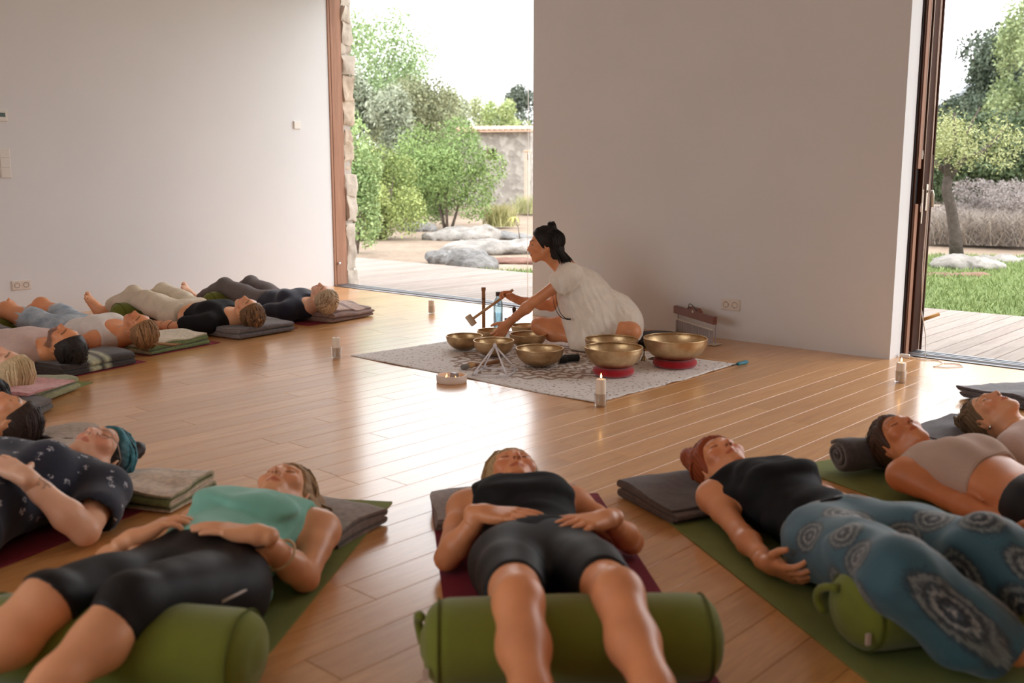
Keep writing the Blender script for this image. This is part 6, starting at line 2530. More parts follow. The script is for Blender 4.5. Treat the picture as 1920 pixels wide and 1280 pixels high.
b.hair('hair', e, (G(58, 44, 32), G(146, 118, 86)), cap=dict(thick=.008, line=.024), lock_sets=[
    b.locks(120, hairline, lambda u, r: (.12 * math.cos(math.pi * u), .9, -.35), .0045, seed=42, lift=(.98, 1.02)),
    b.locks(60, lambda u, r: (math.cos(6.28 * u) * .35, .6 + .3 * math.sin(6.28 * u), .2 * math.sin(5 * u)), lambda u, r: (math.cos(6.28 * u + 2.2) * .9, .5 + .5 * math.sin(6.28 * u + 2.2), .6 * math.cos(4 * u)),
            .007, seed=43, c=(0, .122, -.040), rad=(.036, .036, .036), lift=(.8, 1.15))],
       extra=lambda S: S.ell(b.Hd(0, .122, -.040), (.033, .033, .033), b.Rh, k=.012))
MB().lathe([(0, -.020), (.005, -.016), (.006, -.010), (.002, 0), (0, .002)], 10).build('earring', mat('silver earring', srgb(206, 200, 196), .2, metal=1.0), e, tuple(b.Hd(-.080, -.046, -.006) - b.O), smooth=True)

# ======================================================= blue-haired woman with glasses
yaw = math.radians(110)
s = 1.08
sk = skull_under(163, 803, .146, s, yaw, -10)
O = supine_O(sk, yaw, s, .61)
fr = Frame(O, yaw, s)
b = Body(O, yaw, s, wid=1.18, bust=.9, belly=1.2, dep=1.14, floor=MAT_T + .001, limb=1.16, hip=1.15,
         arms=dict(L=dict(el=A3(160, 996, .055), wr=A3(42, 890, .250), fd=fr.d(-.85, .12, .20), pn=fr.d(-.1, 0, -1), curl=.16, thumb=.1),
                   R=dict(el=fr(-.34, .15, .05), wr=fr(-.20, .06, .21), fd=fr.d(.9, .1, .1), pn=fr.d(.1, 0, -1), curl=.25)),
         legs=dict(R=dict(kn=fr(-.12, -.44, .27), an=fr(-.14, -.80, .12)), L=dict(kn=fr(.14, -.44, .27), an=fr(.16, -.80, .12))),
         head=head_pose(yaw, sk, pitch=-10, roll=8, s=1.02))
print('blue fore', np.linalg.norm(b.J['WL'] - b.J['EL']), 'up', np.linalg.norm(b.J['SL'] - b.J['EL']))
e = person_root(b, 'woman with blue hair and clear glasses in a navy printed T-shirt')
bd = b.skin('body', e, SKIN_L, hb=.010, hh=.0033, hhand=.0038, cheek=.3, brow=(.06, .04, .03))
# small dark tattoo on the forearm
tc = b.J['WL'] * .70 + b.J['EL'] * .30 + V3(0, 0, .02) - b.O
co = np.zeros(len(bd.data.vertices) * 3, f32)
bd.data.vertices.foreach_get('co', co)
co = co.reshape(-1, 3)
ca_ = bd.data.color_attributes['Col']
cc = np.zeros(len(co) * 4, f32)
ca_.data.foreach_get('color', cc)
cc = cc.reshape(-1, 4)
dd_ = np.linalg.norm(co - tc, axis=1)
w_ = ((dd_ < .034) & (np.sin(co @ np.array([260., 190., 230.])) + np.sin(co @ np.array([-170., 280., 120.])) > .15)).astype(f32)[:, None] * .55
cc[:, :3] = cc[:, :3] * (1 - w_) + np.array([.06, .06, .07]) * w_
ca_.data.foreach_set('color', cc.ravel())
b.cloth('t_shirt', e, ['torso', 'shoL', 'shoR'], .016, printed_navy_mat(), .009, clips=[(b.L(0, -.10, 0), -b.R[:, 1])], balls=[(b.C(0, .505, .17), .090, .012)],
        extra=lambda S: (sleeve(S, b.J['SR'], b.J['ER'], .55, .062, .066, .066), sleeve(S, b.J['SL'], b.J['EL'], .46, .062, .064, .066)), disp=folds(11, 32, .005), amp=.006)
b.cloth('trousers', e, ['torso', 'thighL', 'thighR', 'shankL', 'shankR'], .010, M_NAVY, .010, clips=[(b.L(0, .03, 0), b.R[:, 1])])


def blue_tint(q, c, t):
    w = np.clip((q[:, 2] + .045) * -18 + .75 + .35 * np.sin(t * 17), 0, 1) * 0 + np.clip((.55 - np.abs(t - .55)) * 3, 0, 1)
    k = np.clip((q[:, 1] - .0) * 14, 0, 1) * (q[:, 1] < .125) * np.clip(.9 - 6 * np.clip(q[:, 2] - .03, 0, 1), .1, 1)
    w = (w * k)[:, None]
    return c * (1 - w) + np.array(G(56, 142, 158), f32)[None] * w * (.55 + .75 * t[:, None])


b.hair('hair', e, (G(30, 24, 24), G(62, 52, 48), blue_tint), cap=dict(thick=.013, line=.032), lock_sets=[
    b.locks(150, hairline, lambda u, r: (math.cos(math.pi * u) * .75, .1, -1), .006, seed=52, lift=(1.0, 1.08)),
    b.locks(60, part_start, part_end, .0055, seed=53, lift=(1.0, 1.1))],
       extra=lambda S: S.chain([b.Hd(0, .05, -.08), b.Hd(-.015, .135, -.085), b.Hd(-.03, .20, -.080), b.Hd(-.035, .235, -.082)], [.05, .026, .030, .012], k=.02))
M_SPEC = mat('clear pinkish acetate', srgb(214, 184, 170), .2, trans=.35)
gl = empty('glasses', (0, 0, 0))
gl.parent = e
for g in (-1, 1):
    pts = [b.Hd(g * (.0315 + .0245 * math.cos(a)), .002 + .0200 * math.sin(a), .0945 - .010 * (.5 + .5 * math.cos(a)) * 1.2) - b.O for a in np.linspace(0, 2 * math.pi, 25)]
    MB().tube(pts, .0019, 6, False).build('rim', M_SPEC, gl, smooth=True)
    MB().tube([b.Hd(g * .056, .006, .082) - b.O, b.Hd(g * .074, .010, .060) - b.O, b.Hd(g * .082, .008, .0) - b.O, b.Hd(g * .080, -.010, -.02) - b.O], .0020, 6).build('temple_arm', M_SPEC, gl, smooth=True)
MB().tube([b.Hd(-.008, .006, .1005) - b.O, b.Hd(0, .009, .103) - b.O, b.Hd(.008, .006, .1005) - b.O], .0019, 6).build('bridge', M_SPEC, gl, smooth=True)


# ======================================================= the row along the left side
def simple_supine(sk, yawd, s, label, tone, hb=.015, hh=.0052, arm=None, legs=None, pitch=0, roll=0, male=False, brow=(.08, .05, .03), beard=None, **kw):
    yaw = math.radians(yawd)
    O = supine_O(sk, yaw, s)
    fr = Frame(O, yaw, s)
    arms = dict(R=dict(el=fr(-.255, .17, .05), wr=fr(-.265, -.08, .05), fd=fr.d(.05, -1, 0), pn=fr.d(.4, 0, .9), curl=.4),
                L=dict(el=fr(.255, .17, .05), wr=fr(.265, -.08, .05), fd=fr.d(-.05, -1, 0), pn=fr.d(-.4, 0, .9), curl=.4))
    lg = dict(R=dict(kn=fr(-.12, -.47, .215), an=fr(-.15, -.84, .07), toe=fr.d(-.45, -.35, 1), sole=fr.d(-.2, -1, -.2)),
              L=dict(kn=fr(.14, -.47, .215), an=fr(.17, -.84, .07), toe=fr.d(.45, -.35, 1), sole=fr.d(.2, -1, -.2)))
    if arm:
        arms.update(arm(fr))
    if legs:
        lg.update(legs(fr))
    b = Body(O, yaw, s, floor=MAT_T + .001, arms=arms, legs=lg, head=dict(head_pose(yaw, sk, pitch=pitch, roll=roll), fine=False), male=male, **kw)
    e = person_root(b, label)
    b.skin('body', e, tone, hb=hb, hh=hh, brow=brow, beard=beard, cheek=.15)
    return b, e, fr


# woman in navy, by the door
b, e, fr = simple_supine(A3(606, 558, .205), 2, 1.02, 'blonde woman in navy blouse and grey trousers nearest the left door', SKIN_L, wid=1.08, belly=.5, bust=.6, pitch=0, roll=4)
b.cloth('blouse', e, ['torso', 'shoL', 'shoR'], .015, M_NAVY, .011, clips=[(b.L(0, -.07, 0), -b.R[:, 1])], balls=[(b.C(0, .51, .17), .08, .012)],
        extra=lambda S: (sleeve(S, b.J['SR'], b.J['ER'], .6, .06, .064, .064), sleeve(S, b.J['SL'], b.J['EL'], .6, .06, .064, .064)), disp=folds(14, 34, .005), amp=.006)
b.cloth('trousers', e, ['torso', 'thighL', 'thighR', 'shankL', 'shankR'], .014, M_GREY, .010, clips=[(b.L(0, .03, 0), b.R[:, 1]), (b.J['KL'] * .12 + b.J['AL'] * .88, b.J['AL'] - b.J['KL'])], disp=folds(15, 26, .004), amp=.005)
b.hair('hair', e, (G(138, 112, 84), G(226, 204, 174)), cap=dict(thick=.014, line=.034), h=.007, lock_sets=[
    b.locks(110, hairline, lambda u, r: (math.cos(math.pi * u) * .8, .05, -1), .007, seed=62, lift=(1.0, 1.10)), b.locks(70, part_start, part_end, .007, seed=63, lift=(1.0, 1.14))])

# woman in black T-shirt and cream trousers
b, e, fr = simple_supine(A3(466, 585, .175), 8, 1.03, 'woman in black T-shirt and cream trousers with a tattooed arm', SKIN_M, belly=-.1, bust=.45, roll=4)
b.cloth('t_shirt', e, ['torso', 'shoL', 'shoR'], .012, M_BLACK, .011, clips=[(b.L(0, .10, 0), -b.R[:, 1])], balls=[(b.C(0, .51, .17), .082, .012)],
        extra=lambda S: (sleeve(S, b.J['SR'], b.J['ER'], .6, .056, .060, .06), sleeve(S, b.J['SL'], b.J['EL'], .6, .056, .060, .06)), disp=folds(16, 34, .004), amp=.005)
b.cloth('trousers', e, ['torso', 'thighL', 'thighR', 'shankL', 'shankR'], .020, M_CREAM, .011, clips=[(b.L(0, .055, 0), b.R[:, 1]), (b.J['KL'] * .3 + b.J['AL'] * .7, b.J['AL'] - b.J['KL'])], disp=folds(17, 40, .006), amp=.007)
tt_ = MB()
d_ = unit(b.J['WL'] - b.J['EL'])
for k in range(5):
    c_ = b.J['EL'] * (.85 - .13 * k) + b.J['WL'] * (.15 + .13 * k)
    u_ = perp_front(d_, (0, 0, 1))
    w_ = np.cross(d_, u_)
    tt_.tube([c_ + (u_ * math.cos(a) + w_ * math.sin(a)) * (.0395 - .0028 * k) * 1.03 - b.O + d_ * .008 * math.sin(3 * a) for a in np.linspace(-2.0 + .3 * k, 1.2 - .25 * k, 10)], .0022, 4)
tt_.build('arm_tattoo', mat('tattoo ink', srgb(70, 58, 54), .7), e, smooth=True)
b.hair('hair', e, (G(58, 40, 28), G(158, 118, 80)), cap=dict(thick=.012, line=.030), h=.007, lock_sets=[
    b.locks(120, hairline, lambda u, r: (math.cos(math.pi * u) * .5, .3, -.9), .006, seed=66, lift=(1.0, 1.06)),
    b.locks(40, lambda u, r: (1.1 - 2.2 * u, .95 - .3 * abs(u - .5), -.25 + .1 * r.normal()), lambda u, r: (.9 - 2.0 * u, .95, -.35 + .12 * r.normal()), .010, seed=67, lift=(1.05, 1.12))])

# woman in white tank top and denim shorts
b, e, fr = simple_supine(A3(262, 617, .170), 13, 1.05, 'woman in white tank top and frayed denim shorts', SKIN_T, belly=-.2, bust=.5, roll=6, pitch=2)
b.cloth('tank_top', e, ['torso', 'shoL', 'shoR'], .009, M_WHITETK, .0105, clips=[(b.L(0, .02, 0), -b.R[:, 1])], balls=tank_balls(b, arm=.085, neck=.10, ny=.49, nz=.19, ax=.21), disp=folds(18, 34, .003), amp=.004)
hm = b.J['HL'] * .42 + b.J['KL'] * .58
sh_ = b.cloth('shorts', e, ['torso', 'thighL', 'thighR'], .014, denim_mat(), .0105, clips=[(b.L(0, .085, 0), b.R[:, 1]), (hm, b.J['KL'] - b.J['HL'])], disp=folds(19, 34, .004), amp=.005)
fz = MB()
rf = np.random.RandomState(4)
for sd in 'LR':
    c_ = b.J['H' + sd] * .42 + b.J['K' + sd] * .58
    d_ = unit(b.J['K' + sd] - b.J['H' + sd])
    u_ = perp_front(d_, (0, 0, 1))
    w_ = np.cross(d_, u_)
    for k in range(60):
        a = rf.rand() * 6.283
        p0 = c_ + (u_ * math.cos(a) + w_ * math.sin(a)) * .088
        fz.tube([p0 - d_ * .012 - b.O, p0 + d_ * (.012 + .02 * rf.rand()) + rf.normal(size=3) * .008 - b.O], [.0028, .001], 4)
fz.build('frayed_hem', mat('pale denim fray', srgb(206, 210, 212), .9), sh_)
b.hair('hair', e, (G(96, 66, 42), G(196, 152, 106)), cap=dict(thick=.009, line=.026), h=.006, lock_sets=[
    b.locks(130, hairline, lambda u, r: (.15 * math.cos(math.pi * u), .25, -1), .0045, seed=70, lift=(.99, 1.04)),
    b.locks(22, lambda u, r: (.12 * r.normal(), .2, -1), lambda u, r: (.12 * r.normal(), .5, -.9), .008, seed=71, floor=.075, lift=(1.0, 1.1),
            tail=lambda u, r: [V3(.030, .014, -.004) + r.normal(size=3) * .003] * 6)])
MB().lathe([(0, -.004), (.0045, -.002), (.0045, .002), (0, .004)], 8).build('earring', mat('pale earring', srgb(226, 216, 206), .3), e, tuple(b.Hd(.080, -.034, .0) - b.O), smooth=True)
nk = [b.C(.062 * math.cos(a), .475 + .028 * math.sin(a), .128 + .045 * math.sin(a)) - b.O for a in np.linspace(-.4, math.pi + .4, 14)]
MB().tube(nk, .003, 5).build('necklace', mat('pale necklace', srgb(206, 190, 170), .4), e, smooth=True)

# man in pale pink T-shirt
b, e, fr = simple_supine(A3(124, 647, .175), 14, 1.08, 'man with short dark hair and stubble in a pale pink T-shirt', SKIN_T, male=True, bust=0, beard=G(58, 42, 36), brow=(.03, .02, .015), roll=2, wid=1.05)
b.cloth('t_shirt', e, ['torso', 'shoL', 'shoR'], .014, M_PINKTEE, .011, clips=[(b.L(0, -.05, 0), -b.R[:, 1])], balls=[(b.C(0, .515, .17), .078, .012)],
        extra=lambda S: (sleeve(S, b.J['SR'], b.J['ER'], .6, .062, .068, .066), sleeve(S, b.J['SL'], b.J['EL'], .6, .062, .068, .066)), disp=folds(20, 30, .005), amp=.006)
b.cloth('trousers', e, ['torso', 'thighL', 'thighR', 'shankL', 'shankR'], .014, M_GREY, .012, clips=[(b.L(0, .03, 0), b.R[:, 1])])
b.hair('hair', e, (G(22, 18, 17), G(58, 48, 44)), cap=dict(thick=.009, line=.020, slope=.50), h=.0045, lock_sets=[
    b.locks(420, lambda u, r: unit(V3(r.normal(), abs(r.normal()) * .8 - .1, -abs(r.normal()) + .35)), lambda u, r: unit(V3(r.normal() * .2, .4, -1)), .0045, seed=74, lift=(1.0, 1.04), seg=2, jit=0)] if False else [])

# blonde woman beside the pink towel
b, e, fr = simple_supine(A3(14, 692, .175), 30, 1.0, 'pale blonde woman at the left edge, hair over a pink towel', SKIN_L, bust=.5)
b.cloth('t_shirt', e, ['torso', 'uarmL', 'uarmR'], .012, M_WHITETK, .012, clips=[(b.L(0, -.05, 0), -b.R[:, 1])], balls=[(b.C(0, .51, .17), .085, .012)])
b.cloth('trousers', e, ['torso', 'thighL', 'thighR', 'shankL', 'shankR'], .012, M_GREY, .014, clips=[(b.L(0, .03, 0), b.R[:, 1])])
b.hair('hair', e, (G(178, 146, 104), G(240, 220, 178)), cap=dict(thick=.020, line=.034), h=.006, lock_sets=[
    b.locks(130, hairline, lambda u, r: (math.cos(math.pi * u) * .6, .35, -.85), .0065, seed=76, lift=(1.04, 1.22)),
    b.locks(60, hairline, lambda u, r: (math.cos(math.pi * u) * .6, .5, -.8), .006, seed=77, lift=(1, 1.06), floor=.05, tail=lambda u, r: [V3(.018, -.004, -.012) + r.normal(size=3) * .008] * 4)])

# dark-haired person at the very edge
b, e, fr = simple_supine(A3(-36, 738, .165), 50, .98, 'black-haired person whose head just shows at the left edge', SKIN_M, bust=.3)
b.cloth('t_shirt', e, ['torso', 'uarmL', 'uarmR'], .012, M_BLACK, .012, clips=[(b.L(0, -.05, 0), -b.R[:, 1])], balls=[(b.C(0, .51, .17), .085, .012)])
b.cloth('trousers', e, ['torso', 'thighL', 'thighR', 'shankL', 'shankR'], .012, M_GREY, .014, clips=[(b.L(0, .03, 0), b.R[:, 1])])
b.hair('hair', e, (G(16, 13, 13), G(42, 34, 32)), cap=dict(thick=.014, line=.034), h=.007, lock_sets=[
    b.locks(130, hairline, lambda u, r: (math.cos(math.pi * u) * .6, .3, -.9), .0065, seed=80, lift=(1.0, 1.08))])

# dark-haired woman behind the blue-haired one
b, e, fr = simple_supine(A3(18, 786, .165), 74, 1.0, 'dark-haired woman lying behind the blue-haired woman', SKIN_M, bust=.3, roll=-8, pitch=4)
b.cloth('t_shirt', e, ['torso', 'uarmL', 'uarmR'], .012, M_NAVY, .012, clips=[(b.L(0, -.05, 0), -b.R[:, 1])], balls=[(b.C(0, .51, .17), .085, .012)])
b.cloth('trousers', e, ['torso', 'thighL', 'thighR', 'shankL', 'shankR'], .012, M_GREY, .014, clips=[(b.L(0, .03, 0), b.R[:, 1])])
b.hair('hair', e, (G(24, 18, 16), G(72, 52, 42)), cap=dict(thick=.013, line=.032), h=.006, lock_sets=[
    b.locks(130, hairline, lambda u, r: (math.cos(math.pi * u) * .6, .4, -.85), .006, seed=84, lift=(1.0, 1.08)),
    b.locks(60, lambda u, r: (.3 * r.normal(), .8, -.6), lambda u, r: (.2 * r.normal(), .8, -.6), .008, seed=85, lift=(1, 1.05), floor=.06,
            tail=lambda u, r: [b.Rh @ V3(-.014 + .012 * r.normal(), .026, -.006)] * 5)])
# ======================================================= the woman playing the bowls
FD = 6.78                                   # horizontal distance of her spine from the camera
vdir = unit(V3(_FW.x, _FW.y, 0))
fwd = -V3(_RT.x, _RT.y, 0)                  # she looks to the left along the wall
upv = V3(0, 0, 1)
lft = np.cross(upv, fwd)                    # her left side is towards the camera


def FP(x, y, c=0.0):
    """point seen at (x, y), c metres nearer than her spine"""
    d = n3(ray(x, y))
    t = (FD - c) / (d @ vdir)
    return V3(0, 0, CAM_H) + d * t


pel = FP(1152, 598, .02)
pel[2] = max(pel[2], .17)
che = FP(1086, 541, .0)
nck = FP(1043, 493, .0)
yp = unit(upv * .86 + fwd * .50)
yc = unit(nck - che)
zp = perp_front(yp, fwd - upv * .2)
zc_ = perp_front(yc, fwd * .6 - upv * .8)
xp = np.cross(yp, zp)
xc = np.cross(yc, zc_)
s = 1.0
Rp_ = np.stack([xp, yp, zp], 1)
Rc_ = np.stack([xc, yc, zc_], 1)
O = pel - Rp_ @ V3(0, 0, .10) * s
Oc = che - Rc_ @ V3(0, .30, .11) * s
hc = FP(1020, 459, .0)
elL, wrL = FP(1000, 566, .16), FP(953, 606, .06)
elR, wrR = FP(1034, 574, -.20), FP(968, 561, -.14)
b = Body(O, 0, s, axes=(xp, yp, zp), chest=(Oc, xc, yc, zc_), bust=.4, belly=-.2, floor=.012,
         arms=dict(L=dict(el=elL, wr=wrL, fd=unit(FP(934, 628, .03) - wrL), pn=unit(fwd * .5 + upv * -.3 - lft * .8), curl=[.35, .25, .3, .4], spread=.05),
                   R=dict(el=elR, wr=wrR, fd=unit(FP(950, 550, -.12) - wrR), pn=unit(-upv * .9 + lft * .4), curl=[.95, 1.0, 1.0, 1.0], spread=.0, thumb=.9)),
         legs=dict(L=dict(kn=FP(1185, 622, .30), an=FP(1112, 640, .02), front=lft), R=dict(kn=FP(1012, 612, .02), an=FP(1100, 641, .16), front=upv)),
         head=dict(c=hc, crown=unit(upv * .97 + fwd * .05), face=unit(fwd * .97 - upv * .14 + lft * .06), fine=False))
print('fac up', np.linalg.norm(b.J['SL'] - elL), 'fore', np.linalg.norm(elL - wrL), 'thigh', np.linalg.norm(b.J['KL'] - b.J['HL']), np.linalg.norm(b.J['KR'] - b.J['HR']), 'pel z', pel[2], 'che', che, 'R', np.linalg.norm(b.J['SR'] - elR), np.linalg.norm(elR - wrR))
e = empty('person', tuple(b.O))
tag(e, 'kneeling woman in a cream dress leaning over the singing bowls', 'person')
b.skin('body', e, SKIN_T, hb=.010, hh=.0038, brow=(.02, .012, .01), open_eyes=True, cheek=.1)
M_DRESS = mat('cream crinkled cotton', srgb(240, 230, 216), .9, var=.05, vscale=18, bmp=.35, bscale=70, bdist=.006, sheen=.2)


def dress_form(S):
    # yoke, gathered skirt falling over the lap and round the hips
    S.cone(FP(1092, 550, .0), FP(1126, 606, .05), .155, .20, k=.06)
    S.cone(FP(1118, 606, .05), FP(1150, 612, .04), .20, .19, k=.06)
    S.cone(FP(1082, 585, .08), FP(1090, 640, .20), .07, .07, k=.07)
    S.cone(FP(1110, 600, .12), FP(1096, 650, .26), .10, .05, k=.06)
    S.cone(FP(1160, 580, .10), FP(1180, 606, .20), .09, .075, k=.05)
    for sd in 'LR':
        m = b.J['S' + sd] + (b.J['E' + sd] - b.J['S' + sd]) * .28
        d = unit(b.J['E' + sd] - b.J['S' + sd])
        S.cone(b.J['S' + sd], m, .062, .072, k=.04)
        S.cone(m + d * .075, m + d * .16, .066, .060, k=.004, op='s', post=True)
    # open where the left knee comes out
    S.cone(FP(1215, 608, .46), FP(1166, 614, .42), .11, .095, k=.012, op='s', post=True)
    S.cone(FP(1200, 640, .30), FP(1160, 650, .34), .08, .08, k=.012, op='s', post=True)


ax_ = unit(FP(1110, 640, .1) - FP(1075, 540, 0))


def dress_folds(P):
    Q = P - (P @ ax_.astype(f32))[:, None] * (ax_ * .93).astype(f32)
    low = np.clip((.52 - P[:, 2]) * 4, 0, 1)
    r1 = wav(Q, 31, 95, 1.0)
    return (np.abs(r1) ** .8 - .5) * .014 * low + wav(P, 33, 20, .004)


b.cloth('dress', e, ['torso', 'shoL', 'shoR'], .014, M_DRESS, .0075, extra=dress_form, disp=dress_folds, amp=.018, balls=[(b.C(0, .51, .15), .075, .012)])
fac_hair = [b.locks(150, lambda u, r: hairline(u, r), lambda u, r: (.25 * math.cos(math.pi * u), .75, -.62), .006, seed=90, lift=(1.0, 1.06)),
            # half-up knot on the crown
            b.locks(50, lambda u, r: (math.cos(6.28 * u) * .4, .2, .5 * math.sin(6.28 * u)), lambda u, r: (math.cos(6.28 * u + 1.5) * .5, 1.0, .5 * math.sin(6.28 * u + 1.5)), .009, seed=91, c=(0, .112, -.060), rad=(.032, .046, .032), lift=(.6, 1.0)),
            # loose lower hair to the nape
            b.locks(140, lambda u, r: (1.5 - 3.0 * u, .25 + .35 * r.rand(), -.35 - .5 * r.rand()), lambda u, r: (1.3 - 2.6 * u, -.55, -.75 + .4 * abs(u - .5)), .010, seed=92, lift=(1.08, 1.26),
                    tail=lambda u, r: [-upv * (.018 + .012 * r.rand()) - fwd * (.006 + .016 * r.rand()) + lft * .008 * r.normal()] * 4)]
b.hair('hair', e, (G(12, 9, 9), G(44, 34, 30)), cap=dict(thick=.013, line=.030, slope=.55), lock_sets=fac_hair, extra=lambda S: (S.ell(b.Hd(0, -.045, -.074), (.080, .095, .066), b.Rh, k=.03), S.ell(b.Hd(0, .115, -.062), (.028, .040, .028), b.Rh, k=.02)))
# beads hanging from the neck
M_BEAD = mat('black beads', srgb(24, 22, 22), .35)
p0, p1, p2 = FP(1036, 548, .16), FP(1044, 585, .18), FP(1062, 598, .24)
nb_ = 30
bm = MB()
for k in range(nb_):
    t_ = k / (nb_ - 1)
    q = (1 - t_) ** 2 * p0 + 2 * t_ * (1 - t_) * (p1 + (p1 - (p0 + p2) / 2) * .9) + t_ ** 2 * p2
    bm.lathe([(0, -.0042), (.0042, 0), (0, .0042)], 6, Matrix.Translation(Vector(q - b.O)))
    bm.lathe([(0, -.0042), (.0042, 0), (0, .0042)], 6, Matrix.Translation(Vector(q - b.O - fwd * .020 + lft * .01)))
nk_ = bm.build('bead_necklace', M_BEAD, e, smooth=True)
nk_['kind'] = 'stuff'
MB().tube([p2 - b.O, p2 - b.O - fwd * .03 + upv * -.002], .006, 6).build('necklace_tassel', M_BEAD, e, smooth=True)
c_ = b.J['AR'] * .8 + b.J['KR'] * .2

# the mallet in her right hand
hd_, hh_ = FP(951, 550, -.115), FP(883, 600, -.10)
mp_ = FP(962, 543, -.115)
dirm = unit(hh_ - mp_)
ml = empty('gong_striker', tuple(hh_))
tag(ml, 'light wooden mallet with felt head held in her right hand', 'mallet')
q_ = Vector(dirm).to_track_quat('Z', 'Y').to_matrix().to_4x4()
MB().lathe([(0, 0), (.010, 0), (.010, np.linalg.norm(hh_ - mp_) - .02), (.013, np.linalg.norm(hh_ - mp_)), (0, np.linalg.norm(hh_ - mp_))], 12,
           Matrix.Translation(Vector(mp_ - hh_)) @ q_).build('handle', M_WOODL, ml, smooth=True)
cr2 = unit(np.cross(dirm, vdir))
q2 = Vector(cr2).to_track_quat('Z', 'Y').to_matrix().to_4x4()
MB().lathe([(0, -.040), (.021, -.040), (.024, -.036), (.024, .036), (.021, .040), (0, .040)], 18, q2).build('felt_head', M_SUEDE, ml, smooth=True)
# ---------------------------------------------------------------- mats, bolsters and blankets under the people
def yv(a):
    return Vector((math.cos(a), math.sin(a), 0))


def mat_from(corner, yawd, side, material, label, w=.61, l=1.83):
    """corner: head-end corner on the person's given side"""
    a = math.radians(yawd)
    lt = yv(a - math.pi / 2)           # towards the person's left
    p = corner + lt * (w / 2) * (1 if side == 'R' else -1)
    return yoga_mat((p.x, p.y), a, w, l, material, label, 'yoga mats on the floor')


c1, c2 = at(808, 938), at(1121, 926)
dm = (c2 - c1)
yoga_mat(((c1.x + c2.x) / 2, (c1.y + c2.y) / 2), math.atan2(dm.y, dm.x) + math.pi / 2, dm.length, 1.83, M_MAT_R, 'wine red yoga mat under the woman in black', 'yoga mats on the floor')
mat_from(at(736, 942), 124.2, 'L', M_MAT_G, 'green yoga mat under the woman in turquoise')
mat_from(at(402, 905), 107.4, 'L', M_MAT_R, 'wine red yoga mat under the blue-haired woman')
mat_from(at(1172, 915), 148.0, 'R', M_MAT_G, 'green yoga mat under the woman in printed trousers')
mat_from(at(1482, 876), 160.0, 'R', M_MAT_G, 'green yoga mat under the woman in the crop top')
mat_from(at(1690, 806), 170.0, 'R', mat('charcoal yoga mat', srgb(66, 62, 66), .9, var=.1, vscale=20), 'charcoal yoga mat under the woman with the bun')
mat_from(at(578, 611), 5, 'L', M_MAT_R, 'wine red yoga mat nearest the left garden door')
mat_from(at(443, 635.5), 9, 'L', M_MAT_R, 'wine red yoga mat under the woman in cream trousers')
mat_from(at(283, 668), 13, 'L', M_MAT_R, 'wine red yoga mat under the woman in denim shorts')
mat_from(at(120, 711), 15, 'L', M_MAT_R, 'wine red yoga mat under the man')
mat_from(at(50, 763), 34, 'L', M_MAT_G, 'green yoga mat under the pale blonde woman at the left edge')

# bolsters: under the knees
def bol(pa, pb, label, L=.66, **kw):
    """two seen points of the axis at mid height"""
    d = pb - pa
    m = (pa + pb) / 2
    return bolster((m.x, m.y), math.atan2(d.y, d.x), label, L=L, **kw)


bol(at(815, 1208, .10), at(1327, 1196, .10), 'green bolster under the knees of the woman in black, fully in view')
q = at(452, 1222, .11)
a = math.radians(124.2) + math.pi / 2
m = q + yv(a) * .30
bolster((m.x, m.y), a + math.pi, 'green bolster under the knees of the woman in turquoise', handle=False)
q = at(1588, 1142, .11)
a = math.radians(148) - math.pi / 2
m = q + yv(a) * .335
bolster((m.x, m.y), a, 'green bolster with strap under the printed trousers')
PB = []
for (skp, sz, yd, ss, lab) in (((606, 558), .205, 2, 1.02, 'green bolster under the grey trousers near the left door'),
                               ((466, 585), .175, 8, 1.03, 'green bolster under the cream trousers'),
                               ((262, 617), .170, 13, 1.05, 'green bolster under the knees of the woman in denim shorts'),
                               ((1712, 781), .158, 158, 1.04, 'green bolster at the right edge under the crop-top woman')):
    sk_ = A3(*skp, sz) if skp[0] < 1000 else skull_under(*skp, sz, ss, math.radians(yd), -12)
    O_ = supine_O(sk_, math.radians(yd), ss)
    d_ = yv(math.radians(yd))
    m = Vector(O_) - d_ * .49 * ss
    bolster((m.x, m.y), math.radians(yd) - math.pi / 2, lab, L=.60, r=.100)

GR1, GR2 = G(104, 94, 92), G(84, 74, 72)
# blankets under the heads
def bl_at(px, py, z=0.0):
    p = at(px, py, z)
    return (p.x, p.y)


folded_blanket(bl_at(955, 948, .03), math.radians(138.5), (.30, .52), 3, .013, (G(150, 138, 134), G(130, 116, 112)), 'pale grey folded blanket under the head of the woman in black', 101)
folded_blanket(bl_at(600, 975, .03), math.radians(124 - 18), (.26, .34), 4, .013, (G(104, 94, 92), G(150, 138, 130)), 'dark grey folded blanket under the head of the woman in turquoise', 102, fan=.03)
folded_blanket(bl_at(1308, 924, .03), math.radians(147 + 12), (.34, .46), 4, .013, (G(106, 92, 90), G(86, 74, 72)), 'brown-grey folded blanket under the red hair', 103)
rolled_blanket(bl_at(1660, 868, .03), math.radians(158 + 84), .44, .092, 2.4, .022, (G(98, 90, 88), G(78, 70, 68)), 'dark grey rolled blanket under the neck of the crop-top woman', 104)
folded_blanket(bl_at(1812, 824, .03), math.radians(172), (.42, .52), 5, .013, (G(78, 72, 76), G(110, 104, 104)), 'dark grey folded blanket under the woman with the bun', 105)
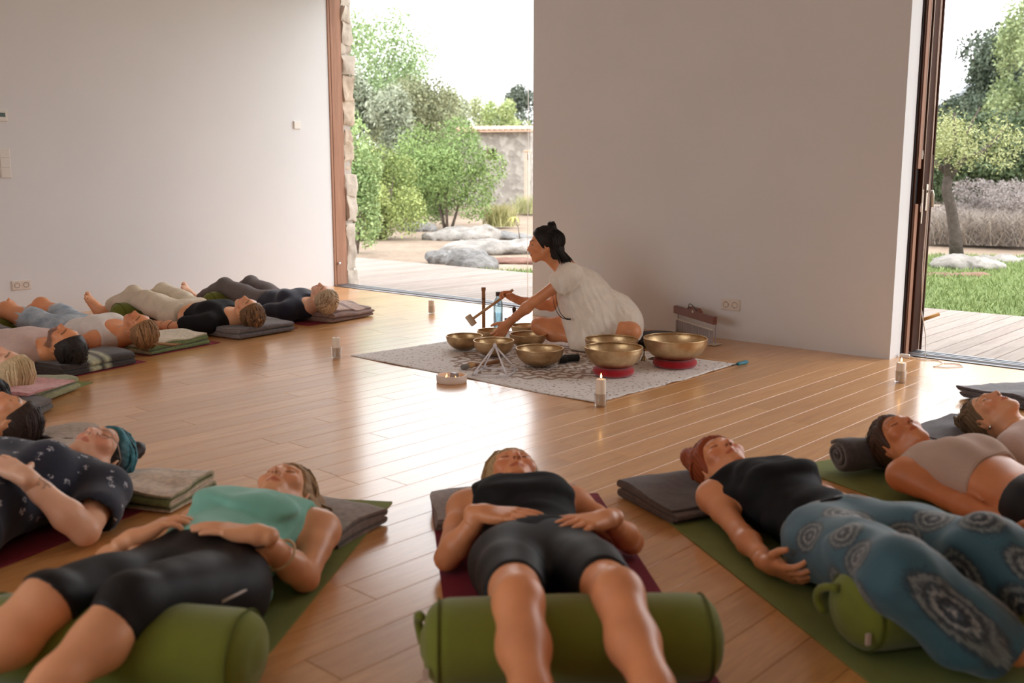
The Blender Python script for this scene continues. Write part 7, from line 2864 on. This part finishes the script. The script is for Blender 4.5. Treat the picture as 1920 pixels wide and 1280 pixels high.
folded_blanket(bl_at(1925, 738, .03), math.radians(165), (.36, .5), 4, .013, (G(84, 80, 86), G(110, 106, 110)), 'dark blanket with a turned-up corner at the far right', 106, fan=.1)
folded_blanket(bl_at(282, 918, .03), math.radians(116), (.26, .36), 4, .016, (G(112, 118, 76), G(214, 196, 176)), 'cream folded blanket with green lining under the blue hair', 107, wave=.014)
folded_blanket(bl_at(152, 682, .03), math.radians(14), (.34, .52), 4, .019, (G(78, 70, 70), G(64, 58, 58)), 'dark grey blanket with three pale stripes under the man', 108,
               stripes=[(-.06, .016, G(190, 192, 160)), (-.02, .012, G(190, 192, 160)), (.04, .016, G(190, 192, 160))])
folded_blanket(bl_at(297, 643, .03), math.radians(13), (.42, .50), 5, .014, (G(206, 194, 168), G(108, 122, 74)), 'cream and green folded blanket under the white tank top woman', 109)
folded_blanket(bl_at(462, 616, .03), math.radians(8), (.44, .52), 4, .017, (G(150, 144, 146), G(98, 90, 90)), 'light grey folded blanket under the woman in cream trousers', 110)
folded_blanket(bl_at(624, 589, .03), math.radians(12), (.42, .50), 5, .017, (G(178, 150, 136), G(128, 98, 86)), 'brown and rose striped blanket under the woman in navy', 111, wave=.02,
               stripes=[(-.2, .02, G(120, 92, 84)), (-.1, .014, G(206, 184, 172)), (.0, .02, G(120, 92, 84)), (.1, .014, G(206, 184, 172)), (.2, .02, G(120, 92, 84))])
folded_blanket(bl_at(44, 735, .03), math.radians(36), (.34, .44), 4, .017, (G(104, 112, 64), G(150, 150, 110)), 'green folded blanket under the pink towel', 112)
folded_blanket(bl_at(52, 725, .09), math.radians(30), (.30, .36), 1, .010, (G(210, 150, 150), G(200, 140, 142)), 'pink towel draped over the green blanket', 113, name='towel', z0=.085, wave=.01)
folded_blanket(bl_at(104, 838, .03), math.radians(66), (.32, .44), 4, .015, (G(206, 190, 168), G(170, 150, 130)), 'cream blanket under the dark hair behind the blue-haired woman', 114)
folded_blanket(bl_at(0, 775, .03), math.radians(48), (.32, .40), 4, .015, (G(120, 110, 104), G(90, 80, 76)), 'grey blanket under the black-haired person at the left edge', 115)
